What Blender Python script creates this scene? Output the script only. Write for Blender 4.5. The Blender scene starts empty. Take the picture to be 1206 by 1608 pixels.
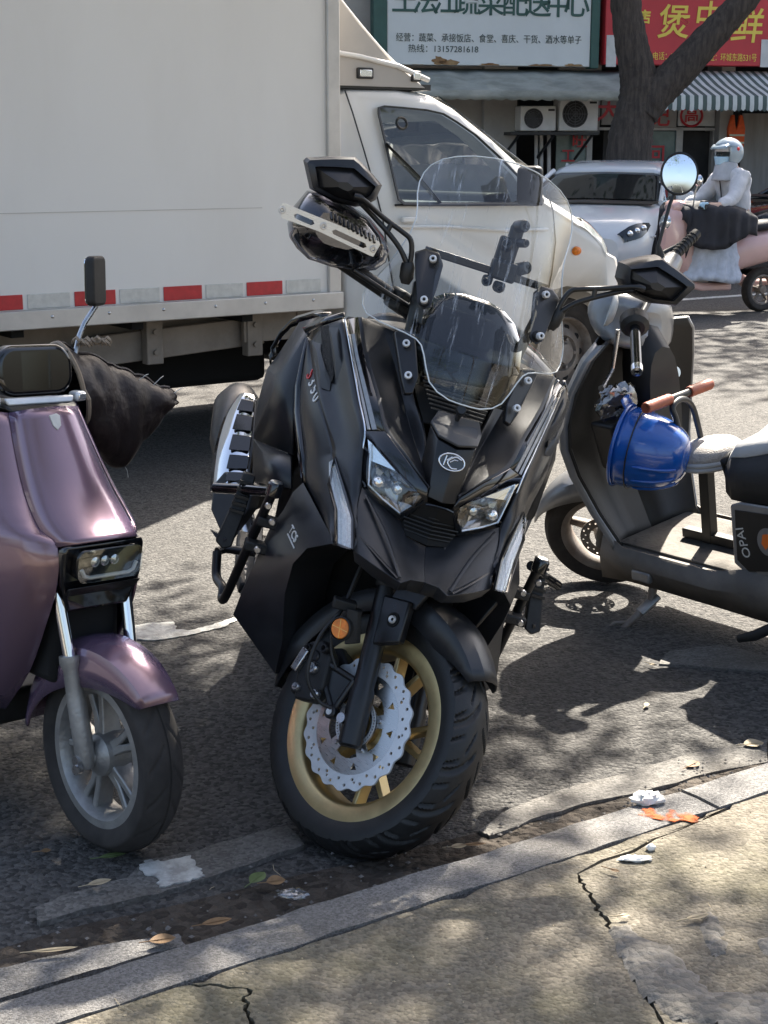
import bpy, bmesh, math, random
from mathutils import Matrix, Vector, Euler, noise
random.seed(7)
PI = math.pi
R_ = math.radians
sc = bpy.context.scene
COL = sc.collection

# ---------------------------------------------------------------- camera
CAM_H, PITCH, FPX = 1.45, math.atan(559 / 2400), 2400.0
cam = bpy.data.cameras.new('camera')
cam.sensor_fit = 'HORIZONTAL'
cam.sensor_width = 36
cam.lens = 36 * FPX / 1206
cam.clip_end = 400
cam.clip_start = 0.05
camo = bpy.data.objects.new('camera', cam)
COL.objects.link(camo)
camo.location = (0, 0, CAM_H)
camo.rotation_euler = (PI / 2 - PITCH, 0, 0)
sc.camera = camo

# ---------------------------------------------------------------- world, sun, exposure
SUN_EL, SUN_AZ = R_(48), math.atan2(0.36, 0.93)      # azimuth measured from +Y towards +X
w = bpy.data.worlds.new('World')
sc.world = w
w.use_nodes = True
nt = w.node_tree
sky = nt.nodes.new('ShaderNodeTexSky')
sky.sky_type = 'NISHITA'
sky.sun_disc = False
sky.sun_elevation = SUN_EL
sky.sun_rotation = SUN_AZ
sky.air_density = 1.0
sky.dust_density = 5.0
sky.ozone_density = 0.6
nt.links.new(sky.outputs[0], nt.nodes['Background'].inputs[0])
nt.nodes['Background'].inputs[1].default_value = 0.078
sun = bpy.data.lights.new('sun', 'SUN')
sun.energy = 5.0
sun.angle = R_(0.55)
sun.color = (1.0, 0.93, 0.82)
suno = bpy.data.objects.new('sun', sun)
COL.objects.link(suno)
sd = Vector((math.sin(SUN_AZ) * math.cos(SUN_EL), math.cos(SUN_AZ) * math.cos(SUN_EL), math.sin(SUN_EL)))
suno.rotation_euler = (-sd).to_track_quat('-Z', 'Y').to_euler()
suno.location = (4, 10, 12)
vs = sc.view_settings
vs.view_transform = 'Standard'
vs.look = 'None'
vs.gamma = 1
vs.use_curve_mapping = False
vs.exposure = 2.2
sc.cycles.max_bounces = 10
sc.cycles.transparent_max_bounces = 16
sc.cycles.caustics_reflective = False
sc.cycles.caustics_refractive = False

# ---------------------------------------------------------------- pixel of the photograph -> ray (used to measure real positions)
_f = Vector((0, math.cos(PITCH), -math.sin(PITCH)))
_u = Vector((0, math.sin(PITCH), math.cos(PITCH)))
_c = Vector((0, 0, CAM_H))
def ray(u, v):
    return Vector((1, 0, 0)) * ((u - 603) / FPX) - _u * ((v - 804) / FPX) + _f
def ground(u, v, z=0.0):
    d = ray(u, v)
    return _c + d * ((z - CAM_H) / d.z)
def at_y(u, v, Y):
    d = ray(u, v)
    return _c + d * (Y / d.y)
class Frame:
    def __init__(s, O, yaw, roll=0, pitch=0):
        s.M = Matrix.Translation(Vector(O)) @ Matrix.Rotation(R_(yaw), 4, 'Z') @ Matrix.Rotation(R_(roll), 4, 'Y') @ Matrix.Rotation(R_(pitch), 4, 'X')
        s.I = s.M.inverted()
        s.o = s.I @ _c
    def loc(s, u, v, x=None, y=None, z=None):
        d = s.I.to_3x3() @ ray(u, v)
        i, val = (0, x) if x is not None else (1, y) if y is not None else (2, z)
        return s.o + d * ((val - s.o[i]) / d[i])

# ---------------------------------------------------------------- materials
MATS = {}
def pm(name, col, rough=0.5, metal=0.0, var=0.0, vscale=8.0, bump=0.0, bscale=40.0, rvar=0.0, coat=0.0, col2=None,
       emit=0.0, trans=0.0, spec=0.5, vdet=6.0, thr=None, stretch=None, sheen=0.0):
    """procedural principled material: colour varied by noise, fine relief by noise"""
    m = bpy.data.materials.new(name)
    m.use_nodes = True
    t = m.node_tree
    b = t.nodes['Principled BSDF']
    b.inputs['Base Color'].default_value = (*col, 1)
    b.inputs['Roughness'].default_value = rough
    b.inputs['Metallic'].default_value = metal
    b.inputs['Coat Weight'].default_value = coat
    b.inputs['Coat Roughness'].default_value = 0.05
    b.inputs['Specular IOR Level'].default_value = spec
    if trans: b.inputs['Transmission Weight'].default_value = trans
    if sheen: b.inputs['Sheen Weight'].default_value = sheen
    if emit:
        b.inputs['Emission Color'].default_value = (*col, 1)
        b.inputs['Emission Strength'].default_value = emit
    if var or col2 or rvar or bump:
        tc = t.nodes.new('ShaderNodeTexCoord')
        src = tc.outputs['Object']
        if stretch:
            mp = t.nodes.new('ShaderNodeMapping')
            mp.inputs['Scale'].default_value = stretch
            t.links.new(src, mp.inputs[0])
            src = mp.outputs[0]
    if var or col2 or rvar:
        n = t.nodes.new('ShaderNodeTexNoise')
        n.inputs['Scale'].default_value = vscale
        n.inputs['Detail'].default_value = vdet
        n.inputs['Roughness'].default_value = 0.62
        t.links.new(src, n.inputs['Vector'])
        r = t.nodes.new('ShaderNodeValToRGB')
        a, c = thr if thr else (0.35, 0.68)
        r.color_ramp.elements[0].position = a
        r.color_ramp.elements[1].position = c
        c2 = col2 if col2 else tuple(x * (1 + var) for x in col)
        c1 = col if col2 else tuple(x * (1 - var) for x in col)
        r.color_ramp.elements[0].color = (*c1, 1)
        r.color_ramp.elements[1].color = (*c2, 1)
        t.links.new(n.outputs[0], r.inputs[0])
        t.links.new(r.outputs[0], b.inputs['Base Color'])
        if rvar:
            mr = t.nodes.new('ShaderNodeMapRange')
            mr.inputs[3].default_value = max(0.02, rough - rvar)
            mr.inputs[4].default_value = min(1, rough + rvar)
            mr.inputs[1].default_value = 0.3
            mr.inputs[2].default_value = 0.7
            t.links.new(n.outputs[0], mr.inputs[0])
            t.links.new(mr.outputs[0], b.inputs['Roughness'])
    if bump:
        n2 = t.nodes.new('ShaderNodeTexNoise')
        n2.inputs['Scale'].default_value = bscale
        n2.inputs['Detail'].default_value = 4
        t.links.new(src, n2.inputs['Vector'])
        bp = t.nodes.new('ShaderNodeBump')
        bp.inputs['Strength'].default_value = bump
        bp.inputs['Distance'].default_value = 0.01
        t.links.new(n2.outputs[0], bp.inputs['Height'])
        t.links.new(bp.outputs[0], b.inputs['Normal'])
    MATS[name] = m
    return m
def glassy(name, tint=(1, 1, 1), refl=0.06, rough=0.02, streak=0.0, dark=1.0):
    """thin clear sheet: see-through, with a mirror reflection that grows at grazing angles; optional dried drip marks"""
    m = bpy.data.materials.new(name)
    m.use_nodes = True
    t = m.node_tree
    t.nodes.remove(t.nodes['Principled BSDF'])
    out = t.nodes['Material Output']
    tr = t.nodes.new('ShaderNodeBsdfTransparent')
    tr.inputs[0].default_value = (*[c * dark for c in tint], 1)
    gl = t.nodes.new('ShaderNodeBsdfGlossy')
    gl.inputs['Roughness'].default_value = rough
    geo = t.nodes.new('ShaderNodeNewGeometry')
    dt = t.nodes.new('ShaderNodeVectorMath'); dt.operation = 'DOT_PRODUCT'
    t.links.new(geo.outputs['Normal'], dt.inputs[0]); t.links.new(geo.outputs['Incoming'], dt.inputs[1])
    def mth(op, a, b_):
        n = t.nodes.new('ShaderNodeMath'); n.operation = op
        for i, x in enumerate((a, b_)):
            if x is None: continue
            if isinstance(x, float): n.inputs[i].default_value = x
            else: t.links.new(x, n.inputs[i])
        return n.outputs[0]
    f1 = mth('SUBTRACT', 1.0, mth('ABSOLUTE', dt.outputs['Value'], None))
    fr = mth('MULTIPLY_ADD', mth('POWER', f1, 4.0), 1.0 - refl)
    fr.node.inputs[2].default_value = refl
    mx = t.nodes.new('ShaderNodeMixShader')
    t.links.new(fr, mx.inputs[0])
    t.links.new(tr.outputs[0], mx.inputs[1])
    t.links.new(gl.outputs[0], mx.inputs[2])
    last = mx.outputs[0]
    if streak:
        tc = t.nodes.new('ShaderNodeTexCoord')
        mp = t.nodes.new('ShaderNodeMapping')
        mp.inputs['Scale'].default_value = (62, 5, 4.5)
        t.links.new(tc.outputs['Object'], mp.inputs[0])
        n = t.nodes.new('ShaderNodeTexNoise')
        n.inputs['Scale'].default_value = 1.0
        n.inputs['Detail'].default_value = 7
        n.inputs['Roughness'].default_value = 0.72
        t.links.new(mp.outputs[0], n.inputs['Vector'])
        r = t.nodes.new('ShaderNodeValToRGB')
        r.color_ramp.elements[0].position = 0.56
        r.color_ramp.elements[1].position = 0.68
        r.color_ramp.elements[0].color = (0, 0, 0, 1)
        r.color_ramp.elements[1].color = (streak, streak, streak, 1)
        t.links.new(n.outputs[0], r.inputs[0])
        df = t.nodes.new('ShaderNodeBsdfDiffuse')
        df.inputs[0].default_value = (0.75, 0.78, 0.82, 1)
        m2 = t.nodes.new('ShaderNodeMixShader')
        t.links.new(r.outputs[0], m2.inputs[0])
        t.links.new(last, m2.inputs[1])
        t.links.new(df.outputs[0], m2.inputs[2])
        last = m2.outputs[0]
    t.links.new(last, out.inputs[0])
    MATS[name] = m
    return m

# ---------------------------------------------------------------- mesh helpers
def cr(pts, n):
    """Catmull-Rom curve through pts, n steps per span"""
    P = [Vector(p) for p in pts]
    out = []
    for i in range(len(P) - 1):
        a = P[i - 1] if i else P[0] * 2 - P[1]
        b, c = P[i], P[i + 1]
        d = P[i + 2] if i + 2 < len(P) else P[-1] * 2 - P[-2]
        for k in range(n):
            t = k / n
            out.append(0.5 * ((2 * b) + (c - a) * t + (2 * a - 5 * b + 4 * c - d) * t * t + (3 * b - a - 3 * c + d) * t ** 3))
    out.append(P[-1])
    return out
def fine(rows, a=4, c=3):
    """smooth surface through a coarse grid of points"""
    R1 = [cr(r, c) for r in rows]
    cols = [cr([r[k] for r in R1], a) for k in range(len(R1[0]))]
    return [[col[i] for col in cols] for i in range(len(cols[0]))]
class MB:
    def __init__(s):
        s.v, s.f = [], []
    def add(s, vs, fs, M=None):
        n = len(s.v)
        s.v += [(M @ Vector(p)) if M else Vector(p) for p in vs]
        s.f += [tuple(i + n for i in f) for f in fs]
        return s
    def box(s, c, d, M=None):
        x, y, z = (k / 2 for k in d)
        vs = [Vector(c) + Vector((i * x, j * y, k * z)) for i in (-1, 1) for j in (-1, 1) for k in (-1, 1)]
        return s.add(vs, [(0, 1, 3, 2), (4, 6, 7, 5), (0, 4, 5, 1), (2, 3, 7, 6), (0, 2, 6, 4), (1, 5, 7, 3)], M)
    def tube(s, pts, r, n=10, caps=True, closed=False, sq=1.0, M=None):
        P = [Vector(p) for p in pts]
        rs = r if isinstance(r, (list, tuple)) else [r] * len(P)
        T = []
        for i in range(len(P)):
            a = P[i - 1] if (i or closed) else P[0]
            b = P[(i + 1) % len(P)] if (i < len(P) - 1 or closed) else P[-1]
            T.append((b - a).normalized())
        ref = Vector((0, 0, 1)) if abs(T[0].z) < 0.9 else Vector((1, 0, 0))
        u = T[0].cross(ref).normalized()
        vs = []
        for i, p in enumerate(P):
            u = (u - T[i] * u.dot(T[i])).normalized()
            q = T[i].cross(u)
            for k in range(n):
                a = 2 * PI * k / n
                vs.append(p + (u * math.cos(a) + q * math.sin(a) * sq) * rs[i])
        m = len(P)
        fs = []
        for i in range(m if closed else m - 1):
            j = (i + 1) % m
            for k in range(n):
                l = (k + 1) % n
                fs.append((i * n + k, i * n + l, j * n + l, j * n + k))
        if caps and not closed:
            fs.append(tuple(range(n - 1, -1, -1)))
            fs.append(tuple((m - 1) * n + k for k in range(n)))
        return s.add(vs, fs, M)
    def cyl(s, a, b, r, r2=None, n=20, M=None):
        return s.tube([a, b], [r, r if r2 is None else r2], n, M=M)
    def lathe(s, prof, n=32, M=None, loop=False, a0=0.0, a1=2 * PI):
        """profile of (radius, height) turned about local z"""
        full = abs(a1 - a0 - 2 * PI) < 1e-6
        k = n if full else n + 1
        vs = []
        for i in range(k):
            a = a0 + (a1 - a0) * i / n
            for r, h in prof:
                vs.append((r * math.cos(a), r * math.sin(a), h))
        m = len(prof)
        fs = []
        for i in range(n):
            j = (i + 1) % k
            for q in range(m if loop else m - 1):
                p = (q + 1) % m
                fs.append((i * m + q, j * m + q, j * m + p, i * m + p))
        return s.add(vs, fs, M)
    def prism(s, poly, h0, h1, M=None):
        n = len(poly)
        vs = [(x, y, h0) for x, y in poly] + [(x, y, h1) for x, y in poly]
        fs = [tuple(range(n - 1, -1, -1)), tuple(range(n, 2 * n))] + [(i, (i + 1) % n, n + (i + 1) % n, n + i) for i in range(n)]
        return s.add(vs, fs, M)
    def grid(s, rows, M=None, wrap=False):
        m = len(rows[0])
        vs = [p for r in rows for p in r]
        fs = []
        for i in range(len(rows) - 1):
            for k in range(m if wrap else m - 1):
                l = (k + 1) % m
                fs.append((i * m + k, i * m + l, (i + 1) * m + l, (i + 1) * m + k))
        return s.add(vs, fs, M)
    def fan(s, pts, M=None):
        return s.add(pts, [tuple(range(len(pts)))], M)
    def slab(s, pts, off, M=None):
        """closed prism from a 3-D outline and an offset vector"""
        n = len(pts)
        off = Vector(off)
        vs = [Vector(p) for p in pts] + [Vector(p) + off for p in pts]
        fs = [tuple(range(n - 1, -1, -1)), tuple(range(n, 2 * n))] + [(i, (i + 1) % n, n + (i + 1) % n, n + i) for i in range(n)]
        return s.add(vs, fs, M)
    def mesh(s, name, M=None, flipx=False, smooth=None):
        me = bpy.data.meshes.new(name)
        vs = [Vector((-p.x, p.y, p.z)) for p in s.v] if flipx else s.v
        if M: vs = [M @ p for p in vs]
        me.from_pydata([tuple(p) for p in vs], [], s.f)
        bm = bmesh.new()
        bm.from_mesh(me)
        bmesh.ops.recalc_face_normals(bm, faces=bm.faces)
        bm.to_mesh(me)
        bm.free()
        if smooth is not None:
            me.shade_smooth()
            if smooth < 180: me.set_sharp_from_angle(angle=R_(smooth))
        return me
    def build(s, name, mat, parent=None, M=None, mirror=False, bevel=0.0, seg=2, smooth=None, solid=0.0, sub=0, offset=-1, label=None, kind=None):
        outs = []
        for fl in ((False, True) if mirror else (False,)):
            me = s.mesh(name, M, fl, smooth)
            me.materials.append(MATS[mat] if isinstance(mat, str) else mat)
            o = bpy.data.objects.new(name, me)
            COL.objects.link(o)
            if parent: o.parent = parent
            if sub:
                md = o.modifiers.new('sub', 'SUBSURF')
                md.levels = md.render_levels = sub
            if solid:
                md = o.modifiers.new('solid', 'SOLIDIFY')
                md.thickness = solid
                md.offset = offset
            if bevel:
                md = o.modifiers.new('bevel', 'BEVEL')
                md.width = bevel
                md.segments = seg
                md.limit_method = 'ANGLE'
                md.angle_limit = R_(28)
                me.shade_smooth()
                me.set_sharp_from_angle(angle=R_(50 if smooth is None else smooth))
            if label: o['label'] = label
            if kind: o['kind'] = kind
            outs.append(o)
        return outs if mirror else outs[0]
def thing(name, label, cat, M=None, group=None):
    o = bpy.data.objects.new(name, None)
    o.empty_display_size = 0.1
    COL.objects.link(o)
    if M is not None: o.matrix_world = M
    o['label'], o['category'] = label, cat
    if group: o['group'] = group
    return o
def tag(o, label, cat, group=None):
    o['label'], o['category'] = label, cat
    if group: o['group'] = group
    return o
def struct(o):
    o['kind'] = 'structure'
    return o
def lerp(a, b, t):
    return Vector(a) * (1 - t) + Vector(b) * t
def axes(x, y, z, o=(0, 0, 0)):
    """matrix whose columns are the three axes"""
    x, y, z = Vector(x), Vector(y), Vector(z)
    return Matrix(((x.x, y.x, z.x, o[0]), (x.y, y.y, z.y, o[1]), (x.z, y.z, z.z, o[2]), (0, 0, 0, 1)))
def facing(o, n, up=(0, 0, 1)):
    """local x,y in the plane of a surface whose outward normal is n (local z), y as near to up as it can be"""
    n = Vector(n).normalized()
    u = Vector(up)
    u = (u - n * u.dot(n)).normalized()
    return axes(u.cross(n), u, n, o)
def text(name, body, size, mat, parent, M, depth=0.0008, shear=0.0, align='CENTER', xs=1.0, kind=None, bold=0.0):
    c = bpy.data.curves.new(name, 'FONT')
    c.body, c.size, c.extrude, c.shear, c.align_x, c.align_y, c.offset = body, size, depth, shear, align, 'CENTER', bold
    c.resolution_u = 3
    o = bpy.data.objects.new(name, c)
    COL.objects.link(o)
    bpy.context.view_layer.update()
    me = bpy.data.meshes.new_from_object(o.evaluated_get(bpy.context.evaluated_depsgraph_get()))
    bpy.data.objects.remove(o)
    me.transform(M @ Matrix.Scale(xs, 4, (1, 0, 0)))
    me.materials.clear()
    me.materials.append(MATS[mat])
    o = bpy.data.objects.new(name, me)
    COL.objects.link(o)
    o.parent = parent
    if kind: o['kind'] = kind
    return o
def cut_plate(name, loops, thick, mat, parent, M, bevel=0.0, smooth=None):
    """flat plate with real holes: the first loop is the outline, the others are holes"""
    c = bpy.data.curves.new(name, 'CURVE')
    c.dimensions, c.fill_mode, c.extrude, c.bevel_depth = '2D', 'BOTH', thick / 2, bevel
    for lp in loops:
        sp = c.splines.new('POLY')
        sp.points.add(len(lp) - 1)
        for q, (x, y) in zip(sp.points, lp): q.co = (x, y, 0, 1)
        sp.use_cyclic_u = True
    o = bpy.data.objects.new(name, c)
    COL.objects.link(o)
    bpy.context.view_layer.update()
    me = bpy.data.meshes.new_from_object(o.evaluated_get(bpy.context.evaluated_depsgraph_get()))
    bpy.data.objects.remove(o)
    me.transform(M)
    me.materials.clear()
    me.materials.append(MATS[mat])
    o = bpy.data.objects.new(name, me)
    COL.objects.link(o)
    o.parent = parent
    return o
def circ(cx, cy, r, n=12, a0=0.0):
    return [(cx + r * math.cos(a0 + 2 * PI * i / n), cy + r * math.sin(a0 + 2 * PI * i / n)) for i in range(n)]
def hit(obj, fr, u, v):
    """point and outward normal where the line of sight through a photo pixel meets a part (frame coordinates)"""
    bpy.context.view_layer.update()
    d = (fr.I.to_3x3() @ ray(u, v)).normalized()
    ok, p, n, _ = obj.evaluated_get(bpy.context.evaluated_depsgraph_get()).ray_cast(fr.o, d)
    if n.dot(d) > 0: n = -n
    return (p, n) if ok else None
def copy_tree(o, parent=None):
    c = o.copy()
    COL.objects.link(c)
    c.parent = parent
    for ch in list(o.children): copy_tree(ch, c)
    return c

# shared materials
pm('matte_black', (0.020, 0.021, 0.024), 0.34, var=0.25, vscale=14, rvar=0.05, bump=0.05, bscale=900)
pm('satin_black', (0.012, 0.012, 0.013), 0.35, rvar=0.08, var=0.2, vscale=20)
pm('gloss_black', (0.006, 0.006, 0.007), 0.07, coat=0.6, rvar=0.02, var=0.1)
pm('plastic_black', (0.014, 0.014, 0.014), 0.6, var=0.4, vscale=30, bump=0.1, bscale=500)
pm('void_black', (0.004, 0.004, 0.004), 0.9)
pm('rubber', (0.014, 0.014, 0.014), 0.52, var=0.3, vscale=25, bump=0.06, bscale=300)
pm('gold', (0.60, 0.47, 0.24), 0.40, metal=.9, var=0.08, vscale=30, rvar=0.06)
pm('chrome', (0.75, 0.76, 0.78), 0.09, metal=1.0, rvar=0.05, var=0.05)
pm('steel', (0.52, 0.52, 0.53), 0.3, metal=1.0, rvar=0.1, var=0.12, vscale=40)
pm('bright_steel', (0.74, 0.75, 0.76), 0.42, metal=0.3, rvar=0.08, var=0.06, vscale=60)
pm('aluminium', (0.62, 0.62, 0.61), 0.34, metal=1.0, rvar=0.1, var=0.1, vscale=50, stretch=(1, 1, 20))
pm('amber', (0.80, 0.20, 0.005), 0.3, var=0.25, vscale=60)
pm('amber_bright', (0.95, 0.5, 0.10), 0.2)
pm('white_paint', (0.80, 0.80, 0.78), 0.35)
pm('red_paint', (0.62, 0.03, 0.03), 0.35)
pm('mirror', (0.85, 0.86, 0.87), 0.01, metal=1.0)
glassy('clear_sheet', (0.97, 0.985, 0.98), 0.05, streak=0.55)
glassy('lens', (0.93, 0.95, 0.95), 0.10)
glassy('smoke_sheet', (0.20, 0.22, 0.22), 0.04)
glassy('smoke_guard', (0.20, 0.20, 0.24), 0.10)
glassy('car_glass', (0.50, 0.53, 0.53), 0.07)
pm('reflector_dark', (0.30, 0.30, 0.30), 0.14, metal=1.0, var=.3, vscale=40)
pm('reflector_bright', (0.85, 0.86, 0.86), 0.12, metal=.8)
pm('trim_black', (.015, .015, .015), .45)
pm('seat_cloth', (.10, .10, .105), .85, var=.3, vscale=20)
pm('tyre_dusty', (.035, .030, .027), .85, var=.4, vscale=12)
pm('wheel_dusty', (.27, .245, .22), .6, metal=.2, col2=(.16, .12, .095), vscale=14)
def make_tyre(mb, R, w, rb, seg=300, groove=0.004, N=14, M=None, kind=0):
    """tyre lathe about local x axis at origin; tread grooves are real relief"""
    prof = []
    nside, ntr = 9, 52
    half = []
    for i in range(nside):
        t = i / (nside - 1)
        r = rb + (R * 0.905 - rb) * t
        x = w * (0.80 + 0.24 * math.sin(t * PI * 0.62))
        half.append((x, r, 0))
    xs = half[-1][0]
    prof = [(p[0], p[1], 0) for p in half[:-1]]
    for i in range(ntr + 1):
        a = 1 - 2 * i / ntr
        x = xs * a
        r = R * 0.905 + (R - R * 0.905) * (1 - abs(a) ** 2.3)
        prof.append((x, r, 1))
    prof += [(-p[0], p[1], 0) for p in reversed(half[:-1])]
    vs, fs = [], []
    m = len(prof)
    for i in range(seg):
        th = 2 * PI * i / seg
        for (x, r, tr) in prof:
            rr = r
            if tr:
                s = x / xs
                ph = th * N / (2 * PI)
                a = abs(s)
                def gr(q, w_): return max(0.0, min(1.0, (w_ - abs((q % 1) - 0.5)) / (w_ * 0.45)))
                def band(lo, hi): return max(0.0, min(1.0, (a - lo) / 0.06)) * max(0.0, min(1.0, (hi - a) / 0.06))
                if kind == 0:
                    o5 = 0.5 if s > 0 else 0
                    g = max(gr(ph + 1.05 * a - 0.45 * a * a + o5, 0.085) * band(0.06, 1.02), gr(ph * 2 + 0.9 * a + o5, 0.10) * band(0.62, 1.02), gr(ph + 1.6 * a + o5 + .3, .06) * band(.22, .52))
                else:
                    g = max(gr(ph + 0.9 * a + (0.5 if s > 0 else 0), 0.085) * band(0.12, 0.9), 1.0 if a < 0.05 else 0)
                rr -= groove * g
            vs.append((x, rr * math.cos(th), rr * math.sin(th)))
    for i in range(seg):
        j = (i + 1) % seg
        for k in range(m - 1):
            fs.append((i * m + k, j * m + k, j * m + k + 1, i * m + k + 1))
    mb.add(vs, fs, M)

def loft(name, sec, mat, parent, n=14, p=2.6, smooth=60, sub=0, **k):
    """sections (y, zc, half width, half height) -> superellipse body"""
    rows = []
    for y, zc, hw, hh in sec:
        r = []
        for i in range(n):
            a = 2 * PI * i / n
            ca, sa = math.cos(a), math.sin(a)
            r.append((hw * math.copysign(abs(ca) ** (2 / p), ca), y, zc + hh * math.copysign(abs(sa) ** (2 / p), sa)))
        rows.append(r)
    m = MB(); m.grid(rows, wrap=True); m.fan(rows[0]); m.fan(rows[-1])
    return m.build(name, mat, parent, smooth=smooth, sub=sub, **k)
# ================================================================ ground
def ground_mat(name, dark, light, grain, bumpd, patch=None, pscale=0.5, spk=None, spks=300):
    m = bpy.data.materials.new(name); m.use_nodes = True
    t = m.node_tree; p = t.nodes['Principled BSDF']
    p.inputs['Roughness'].default_value = 0.88
    p.inputs['Specular IOR Level'].default_value = 0.3
    tc = t.nodes.new('ShaderNodeTexCoord')
    v = t.nodes.new('ShaderNodeTexVoronoi'); v.inputs['Scale'].default_value = grain
    t.links.new(tc.outputs['Object'], v.inputs['Vector'])
    n = t.nodes.new('ShaderNodeTexNoise'); n.inputs['Scale'].default_value = grain * .45; n.inputs['Detail'].default_value = 5; n.inputs['Roughness'].default_value = .7
    t.links.new(tc.outputs['Object'], n.inputs['Vector'])
    big = t.nodes.new('ShaderNodeTexNoise'); big.inputs['Scale'].default_value = pscale; big.inputs['Detail'].default_value = 7; big.inputs['Roughness'].default_value = .65
    t.links.new(tc.outputs['Object'], big.inputs['Vector'])
    # stone-by-stone colour
    r = t.nodes.new('ShaderNodeValToRGB')
    r.color_ramp.elements[0].color = (*dark, 1); r.color_ramp.elements[1].color = (*light, 1)
    r.color_ramp.elements[0].position = .25; r.color_ramp.elements[1].position = .8
    sep = t.nodes.new('ShaderNodeSeparateColor'); t.links.new(v.outputs['Color'], sep.inputs[0])
    mx = t.nodes.new('ShaderNodeMix'); mx.data_type = 'FLOAT'; mx.inputs[0].default_value = .5
    t.links.new(sep.outputs[0], mx.inputs[2]); t.links.new(n.outputs[0], mx.inputs[3])
    t.links.new(mx.outputs[0], r.inputs[0])
    col = r.outputs[0]
    if patch:
        rr = t.nodes.new('ShaderNodeValToRGB'); rr.color_ramp.elements[0].position = .46; rr.color_ramp.elements[1].position = .64
        rr.color_ramp.elements[0].color = (0, 0, 0, 1); rr.color_ramp.elements[1].color = (.75, .75, .75, 1)
        t.links.new(big.outputs[0], rr.inputs[0])
        m2 = t.nodes.new('ShaderNodeMix'); m2.data_type = 'RGBA'
        m2.inputs[7].default_value = (*patch, 1)
        t.links.new(rr.outputs[0], m2.inputs[0]); t.links.new(col, m2.inputs[6])
        m3 = t.nodes.new('ShaderNodeMix'); m3.data_type = 'RGBA'; m3.blend_type = 'MULTIPLY'; m3.inputs[0].default_value = .5
        t.links.new(m2.outputs[2], m3.inputs[6]); t.links.new(r.outputs[0], m3.inputs[7])
        mm = t.nodes.new('ShaderNodeMix'); mm.data_type = 'RGBA'; mm.inputs[0].default_value = .6
        t.links.new(col, mm.inputs[6]); t.links.new(m2.outputs[2], mm.inputs[7])
        col = mm.outputs[2]
    t.links.new(col, p.inputs['Base Color'])
    b1 = t.nodes.new('ShaderNodeBump'); b1.inputs['Strength'].default_value = 1.0; b1.inputs['Distance'].default_value = bumpd; b1.invert = True
    t.links.new(v.outputs['Distance'], b1.inputs['Height'])
    b2 = t.nodes.new('ShaderNodeBump'); b2.inputs['Strength'].default_value = .9; b2.inputs['Distance'].default_value = bumpd * 2.2
    t.links.new(n.outputs[0], b2.inputs['Height']); t.links.new(b1.outputs[0], b2.inputs['Normal'])
    t.links.new(b2.outputs[0], p.inputs['Normal'])
    MATS[name] = m
ground_mat('asphalt', (.034, .033, .032), (.130, .124, .116), 95, .006, patch=(.058, .053, .047), pscale=.7)
ground_mat('concrete', (.105, .091, .070), (.20, .178, .140), 120, .003, patch=(.085, .082, .032), pscale=1.6)
ground_mat('old_concrete', (.09, .085, .078), (.19, .18, .165), 140, .002, patch=(.10, .085, .068), pscale=3)
ground_mat('mortar', (.13, .12, .105), (.22, .205, .18), 60, .005, patch=(.10, .093, .08), pscale=4)
ground_mat('granite', (.10, .097, .093), (.25, .24, .23), 260, .0016, patch=(.13, .115, .095), pscale=2.5)
ground_mat('soil', (.030, .024, .019), (.095, .078, .062), 45, .012, patch=(.07, .052, .038), pscale=2)
ground_mat('far_paving', (.14, .135, .13), (.26, .25, .24), 30, .002, patch=(.12, .115, .10), pscale=.6)
pm('line_paint', (.52, .52, .49), .75, col2=(.30, .29, .27), vscale=26, thr=(.42, .62), bump=.5, bscale=160)
RD = Vector((.83, .557, 0)).normalized()           # direction of the street
RN = Vector((-RD.y, RD.x, 0))                      # across it, away from the camera
KZ = .10
def strip_y(p): return p
K0 = ground(600, 1386, KZ)
def road_pt(s, t, z=0.0):                          # s along the kerb, t beyond the kerb edge
    p = K0 + RD * s + RN * t
    return Vector((p.x, p.y, z))
def street(name, s0, s1, t0, t1, z, mat, th=.25, ns=1):
    m = MB()
    m.slab([road_pt(s0, t0, z), road_pt(s1, t0, z), road_pt(s1, t1, z), road_pt(s0, t1, z)], (0, 0, -th))
    return struct(m.build(name, mat))
road = street('road', -90, 120, -.6, 15.4, 0, 'asphalt', .3)
# the bent part of the street beyond (wider ground to the horizon)
mb = MB(); mb.slab([(-160, -60, -.06), (200, -60, -.06), (200, 260, -.06), (-160, 260, -.06)], (0, 0, -.3))
struct(mb.build('ground', 'far_paving'))
def jag(a, b_, n, amp, seed):
    rnd = random.Random(seed)
    a, b_ = Vector(a), Vector(b_)
    d = (b_ - a); q = Vector((-d.y, d.x, 0)).normalized()
    return [a + d * (i / n) + q * (rnd.uniform(-amp, amp) if 0 < i < n else 0) for i in range(n + 1)]
def jpoly(pts, n, amp, seed):
    out = []
    for i, p in enumerate(pts):
        out += jag(p, pts[(i + 1) % len(pts)], n, amp, seed * 31 + i)[:-1]
    return out
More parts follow.
